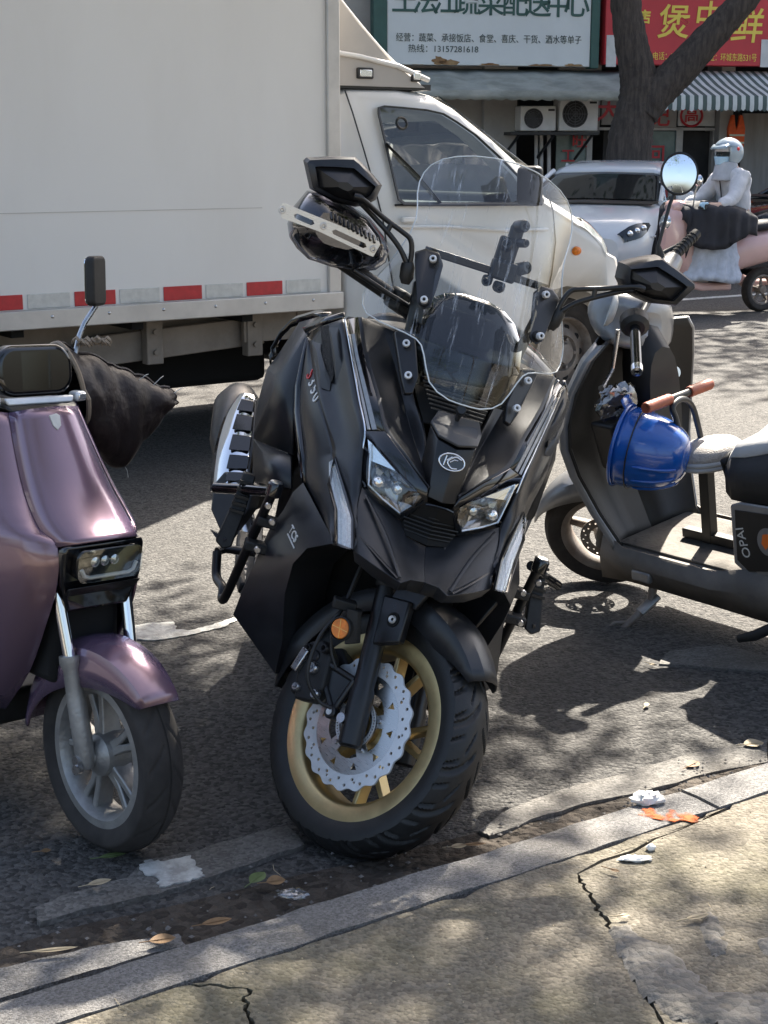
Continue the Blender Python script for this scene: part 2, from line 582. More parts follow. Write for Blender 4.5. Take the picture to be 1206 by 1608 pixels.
# --- kerb: separate granite stones, slightly uneven
kerb = bpy.data.objects.new('kerb', None); COL.objects.link(kerb); kerb['kind'] = 'structure'
KW = .115
cuts = [-12, -8.2, -6.4, -4.6, -2.75, -1.02, .78, 1.92, 3.5, 5.2, 7, 9, 11, 14, 20, 30]
for i, (s0, s1) in enumerate(zip(cuts, cuts[1:])):
    rnd = random.Random(i)
    dz = rnd.uniform(-.006, .006); g_ = .006
    dt = rnd.uniform(-.006, .006)
    m = MB()
    rows = []
    n = max(4, int((s1 - s0) / .06)) if -3 < s0 < 3 else 6
    for k in range(n + 1):
        s = s0 + g_ + (s1 - s0 - 2 * g_) * k / n
        wv = rnd.uniform(-.0035, .0035) if -3 < s0 < 3 else 0
        zz = KZ + dz + rnd.uniform(-.0015, .0015)
        rows.append([road_pt(s, dt + wv, -.14), road_pt(s, dt + wv, zz - .012), road_pt(s, dt - .010 + wv, zz), road_pt(s, -KW * .5, zz + .002), road_pt(s, -KW + wv, zz), road_pt(s, -KW, -.14)])
    m.grid(rows); m.fan(rows[0]); m.fan(rows[-1])
    m.build('kerb_stone', 'granite', kerb, smooth=40)
# --- sidewalk: bed, and concrete slabs with broken edges between the cracks
sw = street('sidewalk', -40, 60, -7, -KW - .004, KZ - .016, 'soil', .2)
def gp(u, v, z=KZ): return ground(u, v, z)
edge = lambda s, t=-KW - .012: road_pt(s, t, KZ)
cr1 = [edge(-.47), gp(388, 1552), gp(386, 1580), gp(396, 1612), gp(402, 1700), road_pt(-.9, -4, KZ)]
cr2 = [edge(.80), gp(907, 1372), gp(916, 1392), gp(932, 1415), gp(944, 1432), gp(958, 1458), gp(985, 1500), gp(1015, 1560), gp(1060, 1640), road_pt(2.2, -4, KZ)]
def gap(line, w_):                                  # two sides of a crack
    L, R2 = [], []
    for i, p in enumerate(line):
        d = (line[min(i + 1, len(line) - 1)] - line[max(i - 1, 0)]).normalized()
        q = Vector((-d.y, d.x, 0))
        ww = w_ * (0.5 + random.random())
        L.append(p - q * ww); R2.append(p + q * ww)
    return L, R2
def refine(line, n, amp, seed):
    out = []
    for i in range(len(line) - 1): out += jag(line[i], line[i + 1], n, amp, seed + i)[:-1]
    return out + [line[-1]]
random.seed(3)
a1, b1 = gap(refine(cr1, 6, .006, 1), .0035)
a2, b2 = gap(refine(cr2, 6, .007, 9), .0035)
def slabpoly(name, pts, th=.06, mat='concrete', parent=None, z=0):
    m = MB(); m.slab([p + Vector((0, 0, z)) for p in pts], (0, 0, -th))
    return m.build(name, mat, parent)
def kedge(s0, s1, n, seed):
    rnd = random.Random(seed)
    return [road_pt(s0 + (s1 - s0) * i / n, -KW - .004 - abs(rnd.gauss(0, .006)), KZ) for i in range(n + 1)]
slabpoly('paving_slab', kedge(-30, -.49, 60, 1) + a1 + [road_pt(-30, -4, KZ)], parent=sw)
slabpoly('paving_slab', kedge(-.45, .78, 34, 2) + a2 + list(reversed(b1)), parent=sw)
slabpoly('paving_slab', kedge(.82, 40, 80, 3) + [road_pt(40, -4, KZ)] + list(reversed(b2)), parent=sw)
slabpoly('paving_slab', [road_pt(-30, -4.02, KZ), road_pt(40, -4.02, KZ), road_pt(40, -7, KZ), road_pt(-30, -7, KZ)], parent=sw)
# mortar smears trowelled over the broken corner
def blob(name, px, z, th, mat, seed, n=5, amp=.010, parent=None, rough=.004, res=.011):
    """low rough heap with a torn outline: height follows the distance to the edge"""
    pts = jpoly([ground(u, v, z) for u, v in px], n, amp, seed)
    x0, x1 = min(p.x for p in pts), max(p.x for p in pts); y0, y1 = min(p.y for p in pts), max(p.y for p in pts)
    def dist(x, y):
        ins, d = False, 9
        for a, c in zip(pts, pts[1:] + pts[:1]):
            if (a.y > y) != (c.y > y) and x < (c.x - a.x) * (y - a.y) / (c.y - a.y) + a.x: ins = not ins
            t = max(0, min(1, ((x - a.x) * (c.x - a.x) + (y - a.y) * (c.y - a.y)) / max(1e-9, (c - a).length_squared)))
            d = min(d, math.hypot(x - a.x - t * (c.x - a.x), y - a.y - t * (c.y - a.y)))
        return d if ins else -d
    nx, ny = int((x1 - x0) / res) + 2, int((y1 - y0) / res) + 2
    V, idx, F = [], {}, []
    for i in range(nx):
        for j in range(ny):
            x, y = x0 + i * res, y0 + j * res
            d = dist(x, y)
            if d > -res * .7:
                h = th * (1 - math.exp(-max(0, d) / .012)) + rough * noise.noise(Vector((x * 40, y * 40, seed))) + rough * .7 * noise.noise(Vector((x * 110, y * 110, seed)))
                idx[i, j] = len(V); V.append((x, y, z + (h if d > 0 else -.004)))
    for i in range(nx - 1):
        for j in range(ny - 1):
            q = [(i, j), (i + 1, j), (i + 1, j + 1), (i, j + 1)]
            if all(k in idx for k in q): F.append(tuple(idx[k] for k in q))
    m = MB(); m.add(V, F)
    return m.build(name, mat, parent, smooth=60)
blob('mortar_smear', [(958, 1460), (985, 1452), (1010, 1475), (1060, 1490), (1092, 1530), (1120, 1560), (1206, 1560), (1250, 1600), (1206, 1640), (1120, 1610), (1050, 1600), (1000, 1550), (970, 1500)], KZ, .012, 'mortar', 4, parent=sw)
blob('mortar_smear', [(1098, 1440), (1118, 1425), (1130, 1450), (1142, 1490), (1130, 1512), (1110, 1490)], KZ, .008, 'mortar', 6, parent=sw)
blob('mortar_smear', [(1185, 1480), (1215, 1470), (1230, 1500), (1200, 1505)], KZ, .010, 'mortar', 8, parent=sw)
# --- gutter: earth strip along the kerb and old cement strip with torn edges
m = MB(); rows = []
for i in range(121):
    s = -4 + 9.5 * i / 120
    r = []
    for j in range(15):
        t = .002 + (.30 - .06 * math.sin(s * 2.1)) * j / 14
        z = .002 + .008 * (1 - j / 14) + .007 * noise.noise(Vector((s * 9, t * 14, 0))) + .006 * noise.noise(Vector((s * 31, t * 33, 4)))
        if j == 14: z = -.02
        r.append(road_pt(s, t, z))
    rows.append(r)
m.grid(rows)
gut = struct(m.build('gutter', 'soil', smooth=60))
def fl(name, px, z, th, mat, seed, amp=.008, n=4, parent=None):
    return slabpoly(name, jpoly([ground(u, v, z) for u, v in px], n, amp, seed), th, mat, parent)
fl('cement_strip', [(55, 1426), (105, 1404), (200, 1378), (228, 1350), (300, 1338), (345, 1322), (450, 1296), (478, 1326), (408, 1350), (320, 1380), (250, 1403), (145, 1424), (62, 1448)], .012, .03, 'old_concrete', 2, .004, parent=gut)
fl('cement_strip', [(752, 1304), (800, 1270), (880, 1240), (1010, 1205), (1120, 1175), (1206, 1160), (1206, 1196), (1120, 1212), (1000, 1245), (940, 1256), (860, 1278), (768, 1312)], .010, .03, 'old_concrete', 5, .004, parent=gut)
fl('cement_strip', [(-40, 1530), (60, 1505), (170, 1482), (280, 1466), (292, 1484), (200, 1508), (90, 1540), (-40, 1580)], .030, .04, 'granite', 7, .004, parent=gut)
fl('cement_patch', [(1035, 1042), (1052, 1022), (1130, 1012), (1206, 1030), (1260, 1042), (1215, 1054), (1110, 1047)], .006, .02, 'old_concrete', 8, .006, parent=road)
# --- paint left on the road
fl('painted_line', [(205, 984), (232, 978), (272, 976), (276, 988), (300, 989), (330, 982), (352, 974), (368, 968), (372, 974), (345, 986), (300, 996), (252, 1004), (212, 1004)], .004, .003, 'line_paint', 3, .006, 5, road)
fl('painted_line', [(220, 1360), (232, 1350), (258, 1352), (300, 1343), (312, 1362), (322, 1374), (290, 1384), (250, 1392), (246, 1376), (226, 1370)], .016, .003, 'line_paint', 4, .006, 5, gut)
for s0 in range(-40, 90, 6):
    m = MB(); m.slab([road_pt(s0, 9.2, .004), road_pt(s0 + 4, 9.2, .004), road_pt(s0 + 4, 9.33, .004), road_pt(s0, 9.33, .004)], (0, 0, -.003))
    m.build('painted_line', 'line_paint', road)
for t in (1.86,):
    for s0 in (-16, -9, 3.6, 9):
        m = MB(); m.slab([road_pt(s0, t, .004), road_pt(s0 + 4.5, t, .004), road_pt(s0 + 4.5, t + .1, .004), road_pt(s0, t + .1, .004)], (0, 0, -.003))
        m.build('painted_line', 'line_paint', road)
street('far_pavement', -90, 120, 15.4, 40, .12, 'far_paving', .3)

# clumps of the near tree's crown, left open where the photograph shows sun on the road
def near_clumps():
    rnd = random.Random(23); out = []
    lit = [(-.72, 5.35, .34, .42), (.76, 3.06, .20, .12), (.30, 2.68, .12, .05), (.50, 2.83, .10, .05), (.98, 3.28, .14, .10), (1.25, 2.9, .2, .2), (-.35, 2.5, .06, .04), (-.62, 3.72, .08, .04), (.80, 3.80, .05, .015)]
    while len(out) < 560:
        g = Vector((rnd.uniform(-3.2, 3.2), rnd.uniform(.2, 4.5), 0))
        r = rnd.uniform(.32, .75)
        h = rnd.uniform(4.3, 6.4)
        if g.x > -.2 and g.y > 4.2 - r * .45: continue
        if any(math.hypot((g.x - a) / (c + r * .55), (g.y - b_) / (d + r * .55)) < 1 for a, b_, c, d in lit): continue
        p = g + Vector((math.sin(SUN_AZ), math.cos(SUN_AZ), 0)) * (h / math.tan(SUN_EL)) + Vector((0, 0, h))
        out.append((p - Vector((4.6, 4.1, KZ)), r))
    return out
NEAR_CLUMPS = near_clumps()
# ================================================================ shop row across the street
FB = Frame((0, 22.6, .12), 12)
def fb(u, v, y=0.0): return FB.loc(u, v, y=y)
pm('wall_grey', (.40, .385, .36), .85, col2=(.28, .265, .245), vscale=1.3, bump=.15, bscale=30)
pm('wall_upper', (.42, .40, .37), .85, col2=(.30, .28, .25), vscale=.8)
pm('sign_white', (.70, .735, .73), .5, col2=(.64, .67, .66), vscale=1.2)
pm('sign_green', (.035, .10, .085), .5, var=.15, vscale=3)
pm('sign_red', (.55, .035, .045), .45, var=.06, vscale=2)
pm('sign_yellow', (.85, .66, .10), .45)
pm('paper_white', (.62, .62, .60), .7, var=.1, vscale=6)
pm('rust', (.20, .10, .045), .9, col2=(.36, .24, .12), vscale=9)
pm('awning_canvas', (.25, .26, .225), .8, col2=(.44, .44, .39), vscale=2.2, stretch=(1, 1, 3))
pm('stripe_dark', (.10, .135, .125), .8, var=.15, vscale=5)
pm('stripe_light', (.68, .70, .67), .8, var=.1, vscale=5)
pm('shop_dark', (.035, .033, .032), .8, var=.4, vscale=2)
pm('shop_glass', (.14, .20, .19), .12, var=.35, vscale=1.6, coat=.5)
pm('frame_pale', (.48, .46, .43), .55, var=.1)
pm('ac_white', (.62, .605, .575), .5, var=.08, vscale=5)
pm('vest_orange', (.85, .13, .03), .7, var=.1, vscale=20)
pm('vest_band', (.6, .6, .45), .5)
pm('curtain', (.34, .32, .29), .75, col2=(.22, .20, .18), vscale=6, stretch=(1, 1, .1))
SH = thing('shop_building', 'row of grey street shops with sign boards, awnings and shutters behind the cars', 'building', FB.M)
def wallbox(name, x0, x1, z0, z1, y0, y1, mat, par=SH, **k):
    m = MB(); m.box(((x0 + x1) / 2, (y0 + y1) / 2, (z0 + z1) / 2), (x1 - x0, y1 - y0, z1 - z0)); return m.build(name, mat, par, **k)
xL, xR = -16.0, 20.0
wallbox('wall', xL, xR, 2.95, 10.4, .02, .32, 'wall_upper')
wallbox('roof', xL - .2, xR + .2, 10.4, 10.6, -.3, 8, 'wall_grey')
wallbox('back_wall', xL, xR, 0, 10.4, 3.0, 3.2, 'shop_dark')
wallbox('shop_floor', xL, xR, -.10, .02, .0, 3.0, 'wall_grey')
for i in range(int(xL / 3.4), int(xR / 3.4) + 1):               # upper windows
   for zz in (0, 3.0):
    wf = wallbox('window', i * 3.4 - .9, i * 3.4 + .9, 4.9 + zz, 6.4 + zz, -.0, .06, 'frame_pale', bevel=.01)
    wallbox('pane', i * 3.4 - .83, i * 3.4 - .03, 4.97 + zz, 6.33 + zz, -.012, .01, 'shop_glass', wf)
    wallbox('pane', i * 3.4 + .03, i * 3.4 + .83, 4.97 + zz, 6.33 + zz, -.012, .01, 'shop_glass', wf)
xs_div = fb(948, 180).x
for x_, w_ in ((xL, .5), (-12, .4), (-8.5, .4), (-5, .4), (-1.2, .4), (fb(790, 200).x - .3, .5), (fb(1128, 200).x, .22), (fb(1330, 200).x, .4), (12, .4), (16, .4), (xR - .5, .5)):
    wallbox('pillar', x_, x_ + w_, 0, 2.95, -.03, .5, 'wall_grey', bevel=.01)
# roller shutters in the bays that the photograph does not show
for x0, x1 in ((-11.5, -8.6), (-8.0, -5.1), (-4.5, -1.3), (fb(1345, 200).x + .3, 11.9), (12.5, 15.9)):
    s_ = wallbox('shutter', x0, x1, .02, 2.7, .20, .26, 'ac_white')
    m = MB()
    for k in range(24): m.box(((x0 + x1) / 2, .195, .1 + .11 * k), (x1 - x0 - .02, .02, .08))
    m.build('shutter_slat', 'ac_white', s_, kind='stuff')
# --- shop bay behind the truck and the white car
a_ = fb(700, 200); c_ = fb(948, 200)
wallbox('shop_wall', a_.x - 1.2, fb(806, 200).x, 0, 2.95, .10, .2, 'wall_grey')
wallbox('shop_wall', fb(880, 200).x, fb(946, 200).x, fb(880, 208).z, 2.95, .12, .2, 'wall_grey')
def pane(u0, v0, u1, v1, mat='shop_glass', y=.16, name='shop_window', par=SH):
    p, q = fb(u0, v0, y), fb(u1, v1, y)
    return wallbox(name, p.x, q.x, q.z, p.z, y, y + .03, mat, par)
wv = pane(874, 210, 926, 300); pane(922, 210, 928, 300, 'frame_pale', .13, 'mullion', wv); pane(872, 209, 930, 213, 'frame_pale', .13, 'frame_bar', wv)
def glyph(s, u, v, size, mat, y=-.02, par=SH, bold=.004, name='sign_character', xs=1.0, sh=0.0):
    p = fb(u, v, y)
    return text(name, s, size, mat, par, axes((1, 0, 0), (0, 0, 1), (0, -1, 0), (p.x, p.y, p.z)), .004, bold=bold, xs=xs, shear=sh)
glyph('旺', 910, 222, .24, 'sign_red', .11, wv); glyph('工', 892, 246, .22, 'sign_red', .11, wv)
for u in (842, 850, 862):                                        # pipes under the air conditioners
    m = MB(); m.tube([fb(u, 205, .05), fb(u, 300, .05)], .03, 8); m.build('drain_pipe', 'frame_pale', SH, smooth=60)
m = MB(); m.tube([fb(812, 205, .05), fb(812, 150, .05), fb(845, 152, .05)], .025, 8); m.tube([fb(760, 190, .05), fb(800, 186, .05)], .02, 8); m.build('wall_cable', 'trim_black', SH, smooth=60, kind='stuff')
# --- left sign board
p, q = fb(608, -120, -.30), fb(926, 105, -.30)
sg = thing('shop_sign', 'white shop sign board with green Chinese characters and green border', 'sign', FB.M)
wallbox('board', p.x, q.x, q.z, p.z, -.30, -.10, 'sign_white', sg, bevel=.01)
wallbox('border', q.x + .003, fb(941, 50, -.30).x, q.z - .02, p.z + .02, -.32, -.10, 'sign_green', sg, bevel=.01)
wallbox('border', fb(586, 50, -.30).x, p.x - .003, q.z - .02, p.z + .02, -.32, -.10, 'sign_green', sg, bevel=.01)
for s, u, v in zip('王法江蔬菜配送中心', (636, 668, 700, 733, 771, 809, 845, 877, 906), (2, 3, 4, 4.5, 6, 7, 8, 9, 9)):
    glyph(s, u, v, .40, 'sign_green', -.306, sg, .004)
def line(s, u0, u1, v0, v1, mat, y, par, size, bold=0.0):
    p, q = fb(u0, v0, y), fb(u1, v1, y)
    o = text('sign_lettering', s, size, mat, par, axes((1, 0, 0), (0, 0, 1), (0, -1, 0), ((p.x + q.x) / 2, y, (p.z + q.z) / 2)), .003, bold=bold, kind='stuff')
    w_ = max(v.co.x for v in o.data.vertices) - min(v.co.x for v in o.data.vertices)
    k = (q.x - p.x) / w_
    cx = (p.x + q.x) / 2
    for v in o.data.vertices: v.co.x = cx + (v.co.x - cx) * k
    return o
pm('sign_text', (.06, .085, .08), .6)
line('经营：蔬菜、承接饭店、食堂、喜庆、干货、酒水等单子', 622, 913, 58, 65, 'sign_text', -.304, sg, .125)
line('热线：13157281618', 641, 751, 76, 79, 'sign_text', -.304, sg, .12)
random.seed(11)
for u, v, w_, h_ in ((705, 99, .30, .10), (690, 96, .20, .15), (770, 102, .35, .05), (850, 103, .4, .045), (900, 103, .3, .05), (655, 103, .3, .04)):
    c = fb(u, v, -.304)
    pts = [(c.x + (w_ / 2) * math.cos(a) * random.uniform(.7, 1.2), -.3025, max(q.z + .002, c.z + (h_ / 2) * math.sin(a) * random.uniform(.6, 1.2))) for a in [2 * PI * k / 18 for k in range(18)]]
    m = MB(); m.fan(pts); m.build('rust_stain', 'rust', sg)
# --- left awning: sagging canvas with scalloped edge
aw = thing('canvas_awning', 'faded grey green canvas awning hanging below the white sign', 'awning', FB.M)
x0, x1 = fb(560, 110).x, fb(966, 110).x
z0, zf = fb(800, 108, -.28).z, fb(800, 142, -.95).z
rows = []
for i in range(61):
    t = i / 60; x_ = x0 + (x1 - x0) * t
    sag = .035 * math.sin(t * PI * 9) ** 2 + .02 * math.sin(t * 37)
    rows.append([(x_, -.12, z0), (x_, -.40, z0 - (z0 - zf) * .28 - sag * .8), (x_, -.70, z0 - (z0 - zf) * .66 - sag), (x_, -.95, zf), (x_, -.965, zf - .06), (x_, -.96, zf - .11 - .03 * abs(math.sin(t * PI * 22)))])
m = MB(); m.grid(rows); m.build('canvas', 'awning_canvas', aw, solid=.004, smooth=50)
for x_ in (x0 + .1, x1 - .1, (x0 + x1) / 2):
    m = MB(); m.tube([(x_, -.02, z0 - .35), (x_, -.93, zf - .02)], .015, 8); m.build('arm', 'frame_pale', aw)
# --- air conditioners on a shelf
def ac(u0, v0, u1, v1, label, fan):
    p, q = fb(u0, v0, -.35), fb(u1, v1, -.35)
    o = thing('air_conditioner', label, 'air conditioner', FB.M, 'air conditioner units on the shelf')
    w_, h_ = q.x - p.x, p.z - q.z
    wallbox('casing', p.x, q.x, q.z, p.z, -.35, -.05, 'ac_white', o, bevel=.02)
    cx, cz, r = p.x + w_ * fan, (p.z + q.z) / 2, h_ * .40
    m = MB(); m.lathe([(0, 0), (r, 0), (r, -.02), (0, -.02)], 32, facing((cx, -.355, cz), (0, -1, 0))); fo = m.build('fan_opening', 'shop_dark', o)
    m = MB()
    for k in range(1, 6): m.tube([(cx + r * k / 5.2 * math.cos(a), -.362, cz + r * k / 5.2 * math.sin(a)) for a in [2 * PI * j / 28 for j in range(28)]], .006, 5, closed=True)
    for k in range(8): m.tube([(cx, -.362, cz), (cx + r * math.cos(k * PI / 4), -.362, cz + r * math.sin(k * PI / 4))], .006, 5)
    m.build('fan_guard', 'seat_cloth', fo, kind='stuff')
    m = MB(); m.box((p.x + w_ * .86, -.353, p.z - h_ * .16), (w_ * .18, .008, .03)); m.build('maker_plate', 'shop_dark', o)
ac(818, 166, 873, 206, 'smaller pale air conditioner unit on the shelf under the canvas awning', .36)
ac(879, 152, 939, 206, 'larger grey air conditioner unit on the shelf under the canvas awning', .40)
p, q = fb(802, 206.5, -.38), fb(941, 212, -.38)
sh_ = thing('wall_shelf', 'dark steel bracket shelf carrying two air conditioners', 'shelf', FB.M)
wallbox('plate', p.x, q.x, q.z, p.z - .004, -.38, .08, 'trim_black', sh_)
for u in (815, 870, 930):
    m = MB(); m.tube([fb(u, 212, -.34), fb(u - 28, 250, .06)], .022, 6); m.tube([fb(u, 212, -.34), fb(u, 212, .08)], .022, 6); m.build('strut', 'trim_black', sh_)
# --- red sign
p, q = fb(956, -120, -.34), fb(1196, 104, -.34)
rs = thing('restaurant_sign', 'red restaurant sign board with large yellow Chinese characters', 'sign', FB.M)
wallbox('board', p.x, fb(1420, 50, -.34).x, q.z, p.z, -.34, -.10, 'sign_red', rs, bevel=.01)
for u0, v0, u1, v1 in ((953, 55, 967, 105), (1006, 58, 1014, 68), (1196, 62, 1240, 106)):
    a0, a1 = fb(u0, v0, -.35), fb(u1, v1, -.35); wallbox('photo_panel', a0.x, a1.x, a1.z, a0.z, -.352, -.342, 'paper_white', rs)
for s, u, v, sz, sh2 in (('店', 1012, 28, .20, 0), ('煲', 1057, 38, .50, .1), ('中', 1112, 30, .46, .1), ('鲜', 1172, 44, .52, .1)):
    glyph(s, u, v, sz, 'sign_yellow', -.346, rs, .005, sh=sh2)
line('电话：2296', 1025, 1072, 88, 90, 'sign_yellow', -.344, rs, .12)
line('地址：环城东路531号', 1105, 1188, 90, 92, 'sign_yellow', -.344, rs, .12)
# --- striped awning
sa = thing('striped_awning', 'green and white striped awning under the red restaurant sign', 'awning', FB.M)
x0, x1 = fb(1002, 120, -.3).x, fb(1400, 120, -.3).x
z0 = fb(1100, 110, -.30).z; zf = fb(1100, 150, -1.15).z; zv = fb(1100, 176, -1.15).z
n = 62
for part, mat in ((0, 'stripe_dark'), (1, 'stripe_light')):
    for i in range(part, n, 2):
        xa, xb = x0 + (x1 - x0) * i / n, x0 + (x1 - x0) * (i + 1) / n
        m = MB(); rws = []
        for x_ in (xa, (xa + xb) / 2, xb):
            rws.append([(x_, -.12, z0), (x_, -.65, lerp((0, 0, z0), (0, 0, zf), .52).z - .02), (x_, -1.15, zf), (x_ + .0, -1.165, (zf + zv) / 2), (x_, -1.16, zv + .02 * abs(math.sin(i * .9)) + (.025 if x_ != (xa + xb) / 2 else 0))])
        m.grid(rws); m.build('stripe', mat, sa, smooth=60)
for x_ in (x0 + .05, x1 - .05): 
    m = MB(); m.tube([(x_, -.1, zf - .5), (x_, -1.14, zf - .015)], .018, 8); m.build('arm', 'frame_pale', sa)
# --- restaurant front
pane(946, 148, 975, 196, 'wall_grey', .10, 'name_board'); pane(1015, 165, 1062, 200, 'wall_grey', .10, 'name_board'); pane(1066, 165, 1122, 198, 'paper_white', .10, 'name_board')
glyph('天', 956, 173, .42, 'sign_red', .085); glyph('记', 1036, 184, .34, 'sign_red', .085); glyph('高', 1086, 182, .24, 'sign_red', .085)
c = fb(1086, 182, .085)
m = MB(); m.tube([(c.x + .17 * math.cos(a), .085, c.z + .15 * math.sin(a)) for a in [2 * PI * k / 28 for k in range(28)]], .018, 6, closed=True); m.build('logo_ring', 'sign_red', SH)
wv = pane(1000, 206, 1064, 300, 'shop_glass', .16); pane(1120, 206, 1132, 300, 'frame_pale', .14, 'door_post')
pane(1063, 200, 1068, 320, 'frame_pale', .12, 'mullion', wv); pane(940, 200, 1124, 205, 'frame_pale', .12, 'frame_bar', wv); pane(1005, 268, 1064, 275, 'sign_red', .15, 'red_band', wv)
glyph('回', 1030, 245, .30, 'sign_red', .145, wv)
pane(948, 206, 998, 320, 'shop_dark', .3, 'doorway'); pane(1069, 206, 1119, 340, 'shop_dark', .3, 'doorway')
for k in range(14):                                             # plastic strip curtain
    u = 1166 + k * 7
    p, q = fb(u, 178, .10 + .03 * (k % 2)), fb(u + 6, 340, .10)
    m = MB(); m.box(((p.x + q.x) / 2, .10 + .03 * (k % 2), (p.z + q.z) / 2), (q.x - p.x, .008, p.z - q.z)); m.build('curtain_strip', 'curtain', SH)
# orange vest on a hook
vs_ = thing('safety_vest', 'orange safety vest hanging by the strip curtain doorway', 'vest', FB.M)
c = fb(1157, 207, -.10)
m = MB(); o = [(-.12, -.24), (.12, -.24), (.13, .05), (.085, .24), (.05, .25), (.035, .10), (0, .02), (-.035, .10), (-.05, .25), (-.085, .24), (-.13, .05)]
m.slab([(c.x + x_, c.y + .02 * math.sin(x_ * 40), c.z + z_) for x_, z_ in o], (0, .06, 0)); m.build('vest_body', 'vest_orange', vs_, bevel=.012)
for dz in (-.05, -.16):
    m = MB(); m.box((c.x, c.y - .012, c.z + dz), (.235, .02, .028)); m.build('reflective_band', 'vest_band', vs_)
m = MB(); m.tube([(c.x - .06, c.y + .03, c.z + .22), (c.x, c.y + .03, c.z + .30), (c.x + .06, c.y + .03, c.z + .22)], .008, 6); m.tube([(c.x, c.y + .03, c.z + .30), (c.x, .1, c.z + .32)], .008, 6); m.build('hanger', 'trim_black', vs_)

# ================================================================ trees
pm('bark', (.032, .026, .022), .9, col2=(.085, .068, .056), vscale=9, stretch=(3, 3, .5), bump=1.0, bscale=22)
pm('leaf', (.050, .095, .022), .55, col2=(.10, .15, .035), vscale=3, spec=.3)
pm('leaf_dark', (.030, .062, .016), .55, col2=(.06, .10, .022), vscale=3, spec=.3)
MATS['leaf'].node_tree.nodes['Principled BSDF'].inputs['Subsurface Weight'].default_value = 0
def crown(clumps, per, size, seed, mat, parent, name='crown'):
    rnd = random.Random(seed)
    vs_, fs = [], []
    for c, r in clumps:
        for _ in range(per):
            d = Vector((rnd.gauss(0, 1), rnd.gauss(0, 1), rnd.gauss(0, .7)))
            p = Vector(c) + d * (r * .5)
            nrm = Vector((rnd.gauss(0, .6), rnd.gauss(0, .6), 1)).normalized()
            a = rnd.uniform(0, 2 * PI); t = nrm.orthogonal().normalized(); t = Matrix.Rotation(a, 3, nrm) @ t; q = nrm.cross(t)
            L, Wd = size * rnd.uniform(.7, 1.3), size * rnd.uniform(.35, .55)
            n0 = len(vs_)
            vs_ += [p - t * L * .5, p + q * Wd * .5 + t * L * .05, p + t * L * .55 - nrm * L * .12, p - q * Wd * .5 + t * L * .05]
            fs.append((n0, n0 + 1, n0 + 2, n0 + 3))
    me = bpy.data.meshes.new(name); me.from_pydata([tuple(v) for v in vs_], [], fs)
    me.materials.append(MATS[mat]); o = bpy.data.objects.new(name, me); COL.objects.link(o); o.parent = parent
    o['kind'] = 'stuff'
    return o
def limb(mb, pts, r0, r1, n=36, seed=0, knob=.06):
    P = cr(pts, 10); k = len(P) - 1
    rr = [(r0 + (r1 - r0) * i / k) * (1 + knob * noise.noise(Vector((i * .5, seed, 0)))) for i in range(k + 1)]
    n0 = len(mb.v)
    mb.tube(P, rr, n)
    for i in range(k + 1):                              # furrowed bark
        for q in range(n):
            v = mb.v[n0 + i * n + q]; d = (v - P[i])
            h = noise.noise(Vector((q * .9, i * .35 + seed * 9, seed))) + .6 * noise.noise(Vector((q * 2.1, i * .8, seed + 5)))
            mb.v[n0 + i * n + q] = v + d * (.075 * h)
def tree(label, base, limbs, clumps, per, size, seed, mat='leaf', group='street trees'):
    o = thing('street_tree', label, 'tree', Matrix.Translation(base), group)
    m = MB()
    for i, (pts, r0, r1) in enumerate(limbs): limb(m, [Vector(p) for p in pts], r0, r1, seed=i)
    m.build('trunk', 'bark', o, smooth=70)
    crown(clumps, per, size, seed, mat, o)
    return o
def shell(c, rad, n, r, seed, zmin=-.6):
    rnd = random.Random(seed); out = []
    while len(out) < n:
        d = Vector((rnd.gauss(0, 1), rnd.gauss(0, 1), rnd.gauss(0, 1))).normalized() * rnd.uniform(.35, 1) ** .6
        if d.z < zmin: continue
        out.append((Vector((c[0] + d.x * rad[0], c[1] + d.y * rad[1], c[2] + d.z * rad[2])), r * rnd.uniform(.7, 1.3)))
    return out
# far tree with the forked trunk
TY = 19.8
tb = at_y(985, 262, TY); base = Vector((tb.x, TY, .12))
def tl(u, v, Y=TY): return at_y(u, v, Y) - base
tree('forked brown tree trunk standing in front of the red restaurant sign', base,
     [([(0, 0, -.05), (0, 0, .7), tl(988, 235), tl(995, 190), tl(1003, 150), tl(1000, 110), tl(990, 60), tl(982, 0), tl(975, -80), tl(960, -200)], .32, .14),
      ([tl(1006, 172), tl(1030, 145), tl(1060, 118), tl(1100, 75), tl(1140, 32), tl(1185, -20), tl(1250, -120), tl(1300, -220)], .25, .12),
      ([tl(975, -80), tl(900, -180), tl(820, -260)], .10, .05), ([tl(1250, -120), tl(1330, -160), tl(1420, -200)], .08, .04)],
     shell((0, -.5, 6.6), (5.0, 3.6, 2.0), 110, 1.0, 4, -.5), 60, .17, 21, 'leaf_dark')
